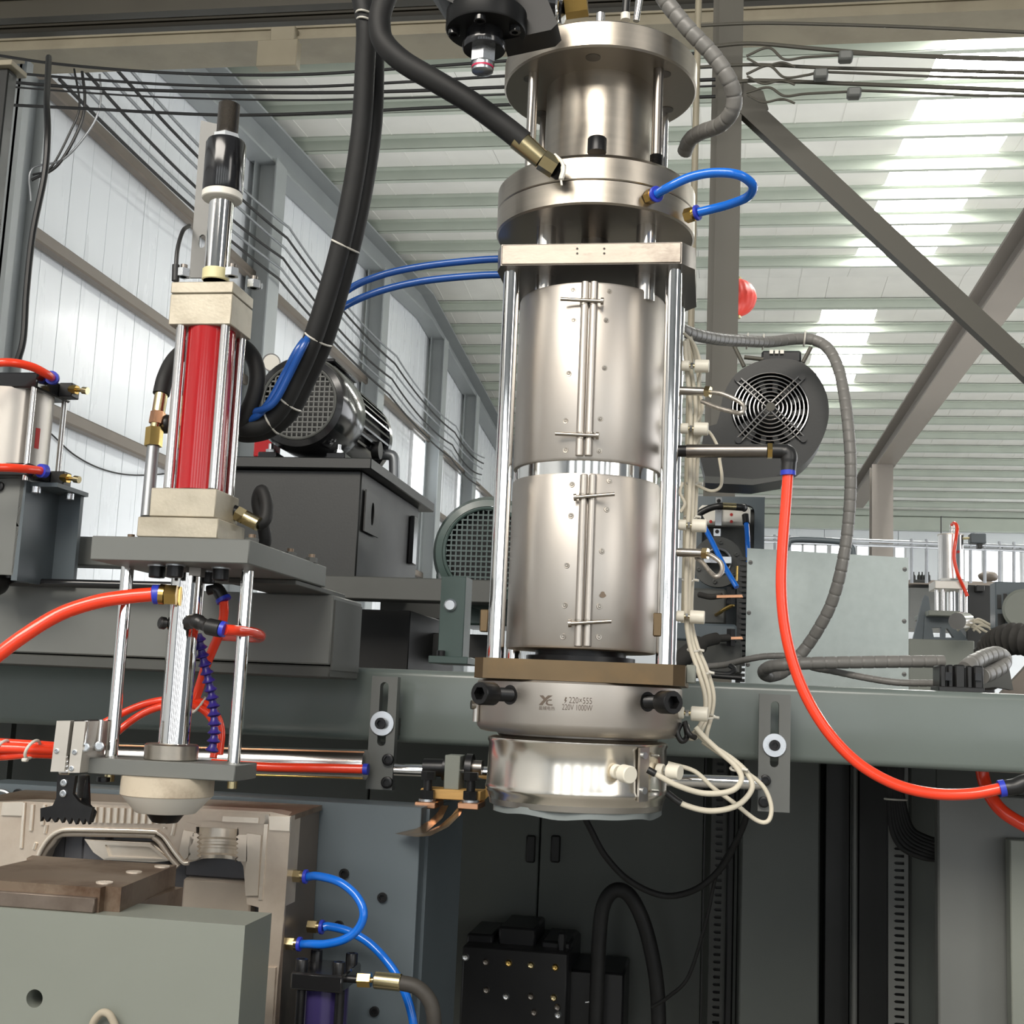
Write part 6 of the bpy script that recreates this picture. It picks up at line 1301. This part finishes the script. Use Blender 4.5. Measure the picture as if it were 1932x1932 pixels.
# handle frame on top of a machine behind
t = thing('grab_rail', 'dark rounded grab rail standing above the galvanised cabinet', 'rail', P(1550, 1042, 2.6))
MB().tube(path([(1483, 1292, 2.6), (1483, 1150, 2.6), (1484, 1045, 2.6), (1487, 1028, 2.6), (1496, 1019, 2.6), (1540, 1019, 2.6), (1590, 1023, 2.6), (1603, 1030, 2.6), (1610, 1048, 2.6), (1611, 1150, 2.6), (1611, 1292, 2.6)], 6), 0.006, 12).build('rail', M['blue_grey'], t)
# gearbox group between die head and cabinet
YG = 2.35
t = thing('lubricator_stand', 'dark grey frame plate with rounded opening behind the die head, right side', 'frame', P(1390, 1230, YG))
xA, xB = Xp(1302, 1080, YG), Xp(1441, 1080, YG); zA2, zB2 = P(1380, 1240, YG).z, P(1380, 937, YG).z
def rrect(x0, x1, z0, z1, r, Y, n=5):
    out = []
    for cx, cz, a0 in ((x1 - r, z1 - r, 0), (x0 + r, z1 - r, PI / 2), (x0 + r, z0 + r, PI), (x1 - r, z0 + r, 1.5 * PI)):
        for i in range(n + 1): a = a0 + PI / 2 * i / n; out.append(Vector((cx + r * math.cos(a), Y, cz + r * math.sin(a))))
    return out
MB().plate([rect(xA, xB, zA2, zB2, YG), rrect(xA + 0.02, Xp(1423, 1000, YG), P(1380, 1100, YG).z, P(1380, 953, YG).z, 0.012, YG)], (0, 0.02, 0)).build('front_plate', M['blue_grey'], t)
MB().box(xA, xB, YG + 0.02, YG + 0.04, zA2, zB2 - 0.02).build('back_plate', M['grey_dark'], t)
t = thing('lubricator', 'white lubricator unit with red dots and clamp straps behind the die head', 'lubricator', P(1372, 990, YG - 0.03))
fbox(MB(), 1318, 953, 1416, 990, YG - 0.04, YG - 0.005, 0.006).build('body', M['nylon'], t)
for px, py in ((1341, 984), (1380, 984), (1380, 971)): MB().cyl(P(px, py, YG - 0.041), P(px, py, YG - 0.039), 0.0028, n=14).build('red_dot', M['red_flat'], t)
for a, b in (((1350, 938), (1362, 951)), ((1349, 957), (1362, 992)), ((1346, 997), (1360, 1012))):
    fbox(MB(), a[0], a[1], b[0], b[1], YG - 0.046, YG - 0.041, 0.0006).build('strap', M['zinc'], t)
for px, py in ((1356, 945), (1353, 1003)): socket_bolt(P(px, py, YG - 0.046), (0, -1, 0), 0.0036, 0.002, 'strap_bolt', t)
MB().tube(path([(1312, 976, 2.27), (1324, 966, 2.27), (1345, 957, 2.27), (1366, 955, 2.27), (1396, 957, 2.28), (1404, 958, 2.29)]), [0.006] * 20 + [0.0065] * 20 + [0.0075], 14).build('hose', M['black'], t)
MB().cyl(P(1363, 955, 2.265), P(1388, 956, 2.27), 0.0066, n=16).build('ferrule', M['gold'], t)
for pp, lb in (([(1327, 990, 2.2), (1345, 1025, 2.18), (1362, 1060, 2.16), (1378, 1088, 2.14), (1390, 1108, 2.13)], 'longer deep blue tube slanting down from the white lubricator'), ([(1408, 988, 2.28), (1410, 1010, 2.27), (1411, 1036, 2.26), (1412, 1060, 2.26)], 'shorter deep blue tube dropping from the white lubricator right end')):
    p_ = path(pp); h = thing('blue_tube', lb, 'hose', p_[-1], 'blue tubes of the lubricator'); MB().tube(p_, 0.0046, 12).build('tube', M['blue_hose'], h)
    MB().cyl(p_[0] + (p_[0] - p_[2]).normalized() * 0.018, p_[0], 0.0065, n=14).build('elbow', M['black'], h)
t = thing('bearing_flange', 'dark grey round flange with spoked centre behind the right chrome rod', 'flange', P(1355, 1108, 2.3))
cF = P(1354, 1062, 2.28); uF = mpp(1354, 1062, 2.28)
MB().lathe([(47 * uF, 0), (48 * uF, 0.002), (48 * uF, 0.016), (26 * uF, 0.016), (26 * uF, 0.002)], cF, (0, -1, 0), 48).build('flange', M['grey_dark'], t)
MB().tube([cF + Vector((math.cos(a) * 25 * uF, -0.017, math.sin(a) * 25 * uF)) for a in [i * PI / 16 for i in range(32)]], 0.0022, 8, closed=True).build('centre_ring', M['galv'], t)
for a in (0.3, 1.57, 2.85): d = Vector((math.cos(a), 0, math.sin(a))); MB().tube([cF + Vector((0, -0.016, 0)), cF + d * 25 * uF + Vector((0, -0.016, 0))], 0.002, 8).build('spoke', M['galv'], t)
for k in range(6): a = k * PI / 3 + 0.4; socket_bolt(cF + Vector((math.cos(a) * 38 * uF, -0.016, math.sin(a) * 38 * uF)), (0, -1, 0), 0.0038, 0.003, 'bolt', t, 'grey_dark')
fbox(MB(), 1328, 1050, 1380, 1062, 2.255, 2.262).build('label_plate', M['zinc'], t)
t = thing('gear_housing', 'dark grey gear housing low behind the right chrome rod', 'gearbox', P(1340, 1240, 2.3))
fbox(MB(), 1300, 1110, 1370, 1178, 2.22, 2.34, 0.004).build('upper_casting', M['grey_dark'], t)
fbox(MB(), 1270, 1176, 1390, 1210, 2.19, 2.34, 0.004).build('middle_casting', M['blue_grey'], t)
fbox(MB(), 1270, 1210, 1400, 1270, 2.16, 2.34, 0.004).build('lower_casting', M['grey_dark'], t)
MB().tube(path([(1351, 1160, 2.22), (1358, 1156, 2.20), (1366, 1150, 2.19), (1384, 1141, 2.18)]), 0.0032, 10).build('grease_pipe', M['brass'], t)
for py in (1124, 1203):
    MB().prism([P(1352, py - 1, 2.13), P(1400, py - 2, 2.13), P(1402, py + 3, 2.13), P(1352, py + 4, 2.13)], (0, 0.02, 0)).build('copper_bar', M['copper'], t)
    q = P(1379, py, 2.14)
    MB().hexp(q - Vector((0, 0, 0.014)), q + Vector((0, 0, 0.014)), 0.008).build('bar_bolt', M['black_oxide'], t)
MB().tube(path([(1255, 1262, 2.05), (1290, 1240, 2.06), (1320, 1216, 2.08), (1345, 1206, 2.11), (1375, 1203, 2.13)]), [0.02, 0.019, 0.018] + [0.015] * 14 + [0.01] * 10 + [0.006] * 6, 14).build('earth_cable', M['cloth'], None, 'dull black cable sweeping up to the lower copper bar', None, 'cable')
MB().tube(path([(1320, 1122, 2.17), (1340, 1126, 2.15), (1362, 1124, 2.14)]), 0.005, 12).build('earth_cable', M['cloth'], None, 'short frayed black cable ending at the upper copper bar', None, 'cable')
MB().cyl(P(1391, 1068, 2.18), P(1390, 1096, 2.18), 0.0022, n=12).build('grease_rod', M['brass'], None, 'small upright brass rod left of the galvanised cabinet', None, 'rod')
for pp, lb in (([(1308, 1272, 1.86), (1340, 1270, 1.86), (1372, 1272, 1.86), (1386, 1264, 1.87), (1378, 1256, 1.88)], 'black cable looping on the beam top left of the cabinet'), ([(1300, 1276, 1.85), (1330, 1274, 1.85), (1360, 1276, 1.85), (1400, 1279, 1.85)], 'flat black cable lying on the beam top below the cabinet corner')):
    MB().tube(path(pp), 0.0038, 10).build('black_cable', M['black'], None, lb, None, 'cable', 'black cables on the beam top')
# cable gland housing on the beam at the right
t = thing('cable_gland_housing', 'black ribbed plastic cable gland housing standing on the beam at the right', 'gland', P(1812, 1306, 1.76))
Yh = 1.74
for i, (a, b) in enumerate(((1773, 1786), (1788, 1800), (1802, 1822), (1824, 1836), (1838, 1856))):
    fbox(MB(), a, 1254 + (2 if i > 2 else 0), b, 1298 + i * 2, Yh + (0.004 if i % 2 else 0), Yh + 0.055, 0.002).build('shell_rib', M['black'], t)
fbox(MB(), 1775, 1258, 1855, 1300, Yh + 0.008, Yh + 0.05, 0.002).build('shell_core', M['black'], t)
fbox(MB(), 1771, 1296, 1858, 1306, Yh - 0.004, Yh + 0.06, 0.001).build('base_flange', M['black'], t)
for a in ((1784, 1268, 1796, 1284), (1840, 1270, 1852, 1284)): fbox(MB(), *a, Yh - 0.004, Yh + 0.002).build('window', M['black_gloss'], t)
wrap_mesh(path([(1820, 1262, 1.80), (1836, 1250, 1.82), (1856, 1240, 1.86), (1880, 1234, 1.9), (1894, 1242, 1.92), (1890, 1256, 1.90), (1872, 1268, 1.87), (1852, 1276, 1.84)], 10), 0.011, 0.02).build('spiral_wrapped_cable', M['spiral'], None, 'short shiny spiral-wrapped cable bending out of the black gland housing', None, 'cable')
MB().prism([P(1806, 1257, 1.85), P(1834, 1232, 1.85), P(1846, 1236, 1.85), P(1824, 1257, 1.85)], (0, 0.01, 0)).build('black_flap', M['black'], None, 'black flap standing behind the gland housing', None, 'flap')
# corrugated black duct and machinery at the far right
pts = path([(1990, 1215, 2.30), (1940, 1208, 2.32), (1905, 1206, 2.35), (1876, 1222, 2.40), (1862, 1250, 2.42), (1856, 1290, 2.44)], 16); pts = resample(pts, 0.004)
rr = [(0.026 if i % 3 else 0.0285) for i in range(len(pts))]
MB().tube(pts, rr, 20).build('corrugated_duct', M['cloth'], None, 'black corrugated fabric duct bending down at the right edge', None, 'duct')
MB().prism([P(1842, 1300, 2.0), P(1880, 1296, 2.0), P(1912, 1302, 2.0), P(1900, 1240, 2.0), P(1870, 1244, 2.0)], (0, 0.03, 0)).build('hopper_plate', M['grey_dark'], None, 'dark grey slanted plate below the corrugated duct', None, 'plate')
MB().prism([P(1885, 1312, 2.1), P(1940, 1316, 2.1), P(1940, 1252, 2.1), P(1932, 1262, 2.1)], (0, 0.02, 0)).build('brown_flap', M['girt'], None, 'brownish slanted board at the right edge behind the beam', None, 'board')
# ------------------------------------------------------------------ second machine in the background
Y6 = 6.0; u6 = mpp(1795, 1080, Y6)
t = thing('distant_cylinder', 'bright aluminium cylinder of the machine in the background, right', 'cylinder', P(1795, 1155, Y6))
c = P(1794, 1093, Y6); zt = P(1794, 1011, Y6).z
MB().cyl((c.x, Y6, c.z), (c.x, Y6, zt), 24 * u6, n=40).build('tube', M['chrome_soft'], t)
MB().cyl((c.x, Y6, zt), (c.x, Y6, zt + 0.006), 25 * u6, n=40).build('top_cap', M['alu'], t)
fbox(MB(), 1764, 1096, 1826, 1111, Y6 - 0.09, Y6 + 0.08, 0.002).build('flange_block', M['alu'], t)
for px, yy in ((1767, -0.05), (1779, -0.07), (1812, -0.07), (1822, 0.05)):
    x = Xp(px, 1130, Y6 + yy); MB().cyl((x, Y6 + yy, P(1790, 1156, Y6).z), (x, Y6 + yy, P(1790, 1110, Y6).z), 3.6 * u6, n=16).build('tie_rod', M['chrome_soft'], t)
MB().cyl((c.x, Y6, P(1790, 1156, Y6).z), (c.x, Y6, P(1790, 1108, Y6).z), 8 * u6, n=20).build('piston_rod', M['chrome'], t)
MB().cyl(P(1775.5, 974, Y6), P(1775.5, 1012, Y6), 1.2 * u6, n=10).build('antenna_rod', M['black'], t)
for py in (993, 1000, 1007): MB().cyl(P(1796, py + 3, Y6), P(1796, py - 2, Y6), 4.5 * u6, n=16).build('top_fitting', M['chrome_soft'], t)
MB().cyl(P(1808, 1041, Y6 - 0.075), P(1808, 1041, Y6 - 0.06), 3 * u6, n=14).build('red_mark', M['red_flat'], t)
MB().tube(path([(1796, 990, 5.95), (1801, 987, 5.92), (1806, 996, 5.9), (1803, 1020, 5.88), (1800, 1050, 5.88), (1806, 1080, 5.88), (1818, 1108, 5.9), (1825, 1125, 5.9)]), 3.4 * u6, 12).build('red_hose', M['red_hose'], None, 'distant orange-red hose curving down the background cylinder', None, 'hose')
t = thing('limit_switch', 'dark blue-grey switch box on a yellow arm beside the background cylinder', 'switch', P(1845, 1034, Y6))
fbox(MB(), 1831, 1006, 1861, 1025, Y6 - 0.03, Y6 + 0.03, 0.004).build('housing', M['blue_grey'], t)
fbox(MB(), 1845, 1024, 1854, 1034, Y6 - 0.02, Y6 + 0.02, 0.002).build('plunger', M['charcoal'], t)
MB().cyl(P(1818, 1016, Y6), P(1832, 1015, Y6), 2.5 * u6, n=12).build('arm', M['cream'], t)
t = thing('distant_machine', 'blue grey gabled machine frame with triangular openings in the background', 'machine', P(1760, 1290, Y6))
MB().prism([P(1717, 1230, 5.8), P(1742, 1130, 5.8), P(1746, 1122, 5.8), P(1752, 1126, 5.8), P(1757, 1160, 5.8), P(1736, 1230, 5.8)], (0, 0.03, 0)).build('side_web', M['blue_grey'], t)
MB().plate([[P(1745, 1160, 5.78), P(1790, 1160, 5.78), P(1826, 1208, 5.78), P(1742, 1208, 5.78)], [P(1758, 1184, 5.78), P(1776, 1184, 5.78), P(1776, 1202, 5.78), P(1762, 1202, 5.78)], [P(1784, 1186, 5.78), P(1788, 1186, 5.78), P(1800, 1203, 5.78), P(1784, 1203, 5.78)]], (0, 0.04, 0)).build('gusset_frame', M['blue_grey'], t)
fbox(MB(), 1716, 1207, 1842, 2000, 5.7, 6.2, 0.003).build('base_box', M['grey_light'], t)
fbox(MB(), 1752, 1152, 1812, 1162, 5.7, 6.1, 0.003).build('top_plate', M['grey_light'], t)
t = thing('distant_gearbox', 'blue grey housing with large round drum at the right edge, background', 'machine', P(1910, 1190, 5.2))
fbox(MB(), 1878, 1098, 1950, 1186, 5.2, 5.3, 0.004).build('housing', M['blue_grey'], t)
for a in ((1882, 1122, 1889, 1148), (1894, 1120, 1900, 1146), (1883, 1158, 1896, 1180)): fbox(MB(), *a, 5.192, 5.202).build('vent_slot', M['charcoal'], t)
MB().cyl(P(1932, 1150, 5.19), P(1932, 1150, 5.1), 40 * mpp(1930, 1150, 5.2), n=48, bev=0.01).build('drum', M['grey_light'], t)
t = thing('distant_unit', 'black machine unit with green dot behind the background cylinder', 'machine', P(1850, 1150, 6.4))
fbox(MB(), 1826, 1104, 1880, 1936, 6.4, 6.8, 0.005).build('body', M['charcoal'], t); fbox(MB(), 1842, 1104, 1858, 1116, 6.35, 6.4, 0.003).build('front_box', M['black'], t)
for k in range(7):
    a = (1806 + 5 * k, 1190 - 6 * (k % 3)); MB().tube(path([(a[0], a[1], 5.6), (a[0] + 14, a[1] - 10, 5.6), (a[0] + 34, a[1] - 4 + 3 * (k % 2), 5.6), (a[0] + 44, a[1] + 4, 5.6)]), 0.005, 8).build('distant_wire', M['wire'], None, 'pale wire tangled on the background machine at right', None, 'wire', 'tangled wires in the background')
MB().cyl(P(1806, 1172, 5.45), P(1822, 1171, 5.62), 0.035, n=28).build('distant_barrel', M['chrome_soft'], None, 'short bright barrel lying on the background frame', None, 'barrel')
# mezzanine rail, shelf and bottles in the far background
t = thing('guard_rail', 'thin grey guard rail with uprights before the far windows', 'railing', P(1800, 1100, 9.0))
for py in (1019, 1027):
    MB().cyl(P(1440, py - 6, 9.0), P(1990, py + 14, 9.0), 0.012, n=10).build('top_rail' if py < 1022 else 'mid_rail', M['galv'], t)
for px in (1462, 1490, 1720, 1748, 1772, 1831, 1858, 1886, 1913): MB().cyl(P(px, 1016 + (px - 1700) * 0.03, 9.0), P(px, 1100, 9.0), 0.011, n=8).build('rail_post', M['galv'], t)
t = thing('far_shelf', 'dark bench with brown edge below the far windows', 'bench', P(1800, 1150, 10.0))
fbox(MB(), 1716, 1097, 1990, 1104, 10.0, 10.6, 0.003).build('top', M['girt'], t); fbox(MB(), 1716, 1112, 1990, 1190, 10.05, 10.5, 0.003).build('body', M['grey_dark'], t)
for i, px in enumerate((1724, 1734, 1740, 1746, 1752)):
    b = P(px, 1094, 9.9); MB().lathe([(0.014, 0), (0.014, 0.03), (0.005, 0.042), (0.005, 0.06)], b, n=14).build('small_bottle', M['charcoal'], None, ('leftmost', 'second from the left', 'middle', 'second from the right', 'rightmost')[i] + ' of the five tiny dark bottles on the far shelf', None, 'bottle', 'bottles on the far shelf')
fbox(MB(), 1722, 1094, 1756, 1096, 9.85, 10.02).build('bottle_tray', M['charcoal'], None, 'thin dark tray under the tiny row of far bottles', None, 'tray')
mb = MB(); q = P(1864, 1088, 10.2); mb.ball(q, 0.075, (1, 0.7, 0.55), 20, 12)
for v in mb.bm.verts: v.co += Vector((0, 0, 0.006 * math.sin(v.co.x * 45) * math.cos(v.co.z * 60 + v.co.x * 30)))
mb.build('sack', M['girt'], None, 'lumpy brown sack lying before the far window', None, 'sack')
# ================================================================== MACHINE INTERIOR UNDER THE BEAM
YI = 2.62
t = thing('interior_cabinet', 'dark two-door cabinet at the back of the machine interior', 'cabinet', P(1100, 1932, YI))
xm = Xp(1016, 1650, YI); xa, xb = Xp(-60, 1650, YI), Xp(1326, 1650, YI)
for a, b in ((xm - 0.36, xm - 0.0015), (xm + 0.0015, xb), (xa, xm - 0.363)):
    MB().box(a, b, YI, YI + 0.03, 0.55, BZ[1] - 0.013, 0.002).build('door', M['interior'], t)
for px in (1001, 1048):
    h = MB(); fbox(h, px - 9, 1576, px + 9, 1628, YI - 0.006, YI + 0.001, 0.003); h.build('handle_recess', M['black'], t)
MB().box(xb + 0.0005, xb + 0.003, YI - 0.001, YI + 0.03, 0.55, BZ[1] - 0.013).build('seam_strip', M['black'], t)
def rail(x0, x1, Y, m, lb, slots, zlo=0.62, name='slotted_rail'):
    t = thing(name, lb, 'rail', P((x0 + x1) / 2, 1932, Y)); xa, xb = Xp(x0, 1750, Y), Xp(x1, 1750, Y); u_ = mpp(x0, 1750, Y)
    z1 = BZ[1] - 0.013
    loops = [rect(xa, xb, zlo, z1, Y)]; cx = (xa + xb) / 2 + 0.001; hh = 5.5 * u_; zz = z1 - 0.02
    while zz > zlo + 0.02:
        loops.append([Vector((cx - slots * u_, Y, zz)), Vector((cx - slots * 0.6 * u_, Y, zz - hh / 2)), Vector((cx + slots * u_, Y, zz - hh / 2)), Vector((cx + slots * u_, Y, zz + hh / 2)), Vector((cx - slots * 0.6 * u_, Y, zz + hh / 2))]); zz -= 13.7 * u_
    MB().plate(loops, (0, 0.003, 0)).build('strip', M[m], t)
    MB().box(xa, xb, Y + 0.02, Y + 0.022, zlo, z1).build('backing', M['black'], t)
    MB().box(xb - 0.002, xb, Y + 0.003, Y + 0.03, zlo, z1).build('return_flange', M[m], t)
    return t
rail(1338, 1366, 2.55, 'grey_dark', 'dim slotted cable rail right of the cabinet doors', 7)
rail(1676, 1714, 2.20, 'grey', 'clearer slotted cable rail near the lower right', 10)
def post(x0, x1, Y, D, m, lb, y_top=None):
    xa, xb = Xp(x0, 1750, Y), Xp(x1, 1750, Y); z1 = BZ[1] - 0.013 if y_top is None else Zp((x0 + x1) / 2, y_top, Y)
    return MB().box(xa, xb, Y, Y + D, 0.55, z1, 0.003).build('frame_panel', M[m], None, lb, None, 'panel')
post(1370, 1384, 2.5, 0.1, 'charcoal', 'narrow charcoal strip right of the dim slotted rail')
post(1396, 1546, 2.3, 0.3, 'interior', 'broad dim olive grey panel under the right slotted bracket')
post(1554, 1604, 2.45, 0.2, 'charcoal', 'dark recess panel right of the broad dim panel')
post(1607, 1618, 2.35, 0.02, 'grey', 'thin pale upright edge strip between two dark recesses')
post(1618, 1676, 2.42, 0.05, 'charcoal', 'dark recess panel left of the clearer slotted rail')
post(1717, 1770, 2.25, 0.06, 'interior', 'dim grey panel just right of the clearer slotted rail')
post(1770, 1990, 2.0, 0.03, 'grey', 'grey side panel at the lower right, partly lit', 1500)
MB().box(Xp(1907, 1750, 1.96), Xp(1990, 1750, 1.96), 1.96, 1.99, 0.55, Zp(1920, 1584, 1.96), 0.002).build('access_door', M['grey_light'], None, 'pale access door at the bottom right edge', None, 'door')
# bundle of black cables at the right rail
for i in range(7):
    dx = i * 6
    MB().tube(path([(1676 + i * 4, 1326, 2.12), (1677 + i * 4, 1440, 2.12), (1678 + i * 4, 1500, 2.12), (1682 + dx, 1560, 2.11), (1700 + dx * 1.3, 1598 - i * 3, 2.10), (1742 + dx, 1618 - i * 5, 2.09), (1790, 1622 - i * 6, 2.1)]), 0.0045, 10).build('black_cable', M['rubber'], None, 'one of the black cables bundled in front of the clearer slotted rail', None, 'cable', 'bundled black cables at the lower right')
c0 = P(1690, 1508, 2.12); MB().tube([c0 + Vector((math.cos(a) * 0.017, math.sin(a) * 0.009, 0)) for a in [k * PI / 10 for k in range(20)]], 0.0015, 8, closed=True).build('cable_tie', M['tie'], None, 'grey cable tie round the black bundle at the lower right', None, 'cable tie')
# hanging black cables and the big hose arch
MB().tube(path([(1098, 1532, 2.3), (1116, 1568, 2.3), (1140, 1612, 2.3), (1180, 1656, 2.3), (1230, 1684, 2.3), (1272, 1690, 2.3), (1320, 1674, 2.28), (1362, 1636, 2.26), (1388, 1590, 2.24), (1408, 1540, 2.22), (1412, 1480, 2.2)]), 0.0055, 12).build('drooping_cable', M['rubber'], None, 'black cable drooping in a wide curve below the mirror-bright ring', None, 'cable')
MB().tube(path([(1385, 1590, 2.26), (1352, 1650, 2.28), (1334, 1730, 2.3), (1300, 1840, 2.32), (1262, 1880, 2.34), (1230, 1900, 2.36)]), 0.0032, 10).build('drooping_cable', M['rubber'], None, 'thin black cable slanting down left from the wide drooping cable', None, 'cable')
MB().tube(path([(1122, 1990, 2.4), (1126, 1880, 2.4), (1130, 1780, 2.4), (1138, 1710, 2.4), (1160, 1680, 2.4), (1188, 1690, 2.4), (1214, 1740, 2.4), (1232, 1810, 2.4), (1241, 1880, 2.4), (1244, 1990, 2.4)], 10), 0.0135, 18).build('black_hose_arch', M['rubber'], None, 'thick black hose arching up inside the machine interior', None, 'hose')
t = thing('valve_manifold', 'black valve manifold with rows of shiny plugs at the bottom of the interior', 'valve', P(990, 1932, 2.35))
fbox(MB(), 868, 1790, 1070, 1990, 2.38, 2.6, 0.004).build('main_block', M['valve'], t); fbox(MB(), 1050, 1832, 1176, 1990, 2.44, 2.6, 0.004).build('side_block', M['valve'], t)
for a in ((880, 1762, 930, 1792), (940, 1750, 1010, 1792), (1020, 1776, 1076, 1832)): fbox(MB(), *a, 2.42, 2.56, 0.004).build('coil_housing', M['valve'], t)
fbox(MB(), 1052, 1760, 1066, 1800, 2.40, 2.44, 0.003).build('valve_knob', M['valve'], t)
for i, (px, py, m) in enumerate(((879, 1806, 'zinc'), (917, 1815, 'steel_dark'), (960, 1817, 'brass'), (1002, 1821, 'gold'), (1048, 1825, 'brass'), (918, 1868, 'steel_dark'), (955, 1880, 'zinc'), (1002, 1880, 'steel_dark'), (1045, 1882, 'gold'), (1008, 1910, 'steel_dark'), (1053, 1915, 'zinc'), (1052, 1900, 'steel_dark'))):
    q = P(px, py, 2.38); MB().lathe([(0.0062, 0), (0.0062, 0.003), (0.004, 0.0055), (0.001, 0.004)], q, (0, -1, 0), 18).build('plug', M[m], t)
MB().tube(path([(1104, 1891, 2.4), (1112, 1890, 2.4), (1122, 1884, 2.4), (1126, 1874, 2.4), (1129, 1856, 2.4), (1131, 1830, 2.4)]), [0.0016] * 24 + [0.003] * 17, 10).build('bent_lever', M['zinc'], t)
# red marks: thin vertical bars dimly seen in the interior at the left
MB().box(Xp(0, 1450, 2.55), Xp(14, 1450, 2.55), 2.55, 2.57, 0.6, BZ[1] - 0.013).build('inner_strut', M['interior'], None, 'dim upright strut inside the machine at the left edge', None, 'strut')
MB().box(-2.0, 2.4, 3.1, 3.15, 0.0, BZ[1] - 0.013).build('machine_bulkhead', M['interior'], None, 'dark back wall of the machine interior', None, 'panel')
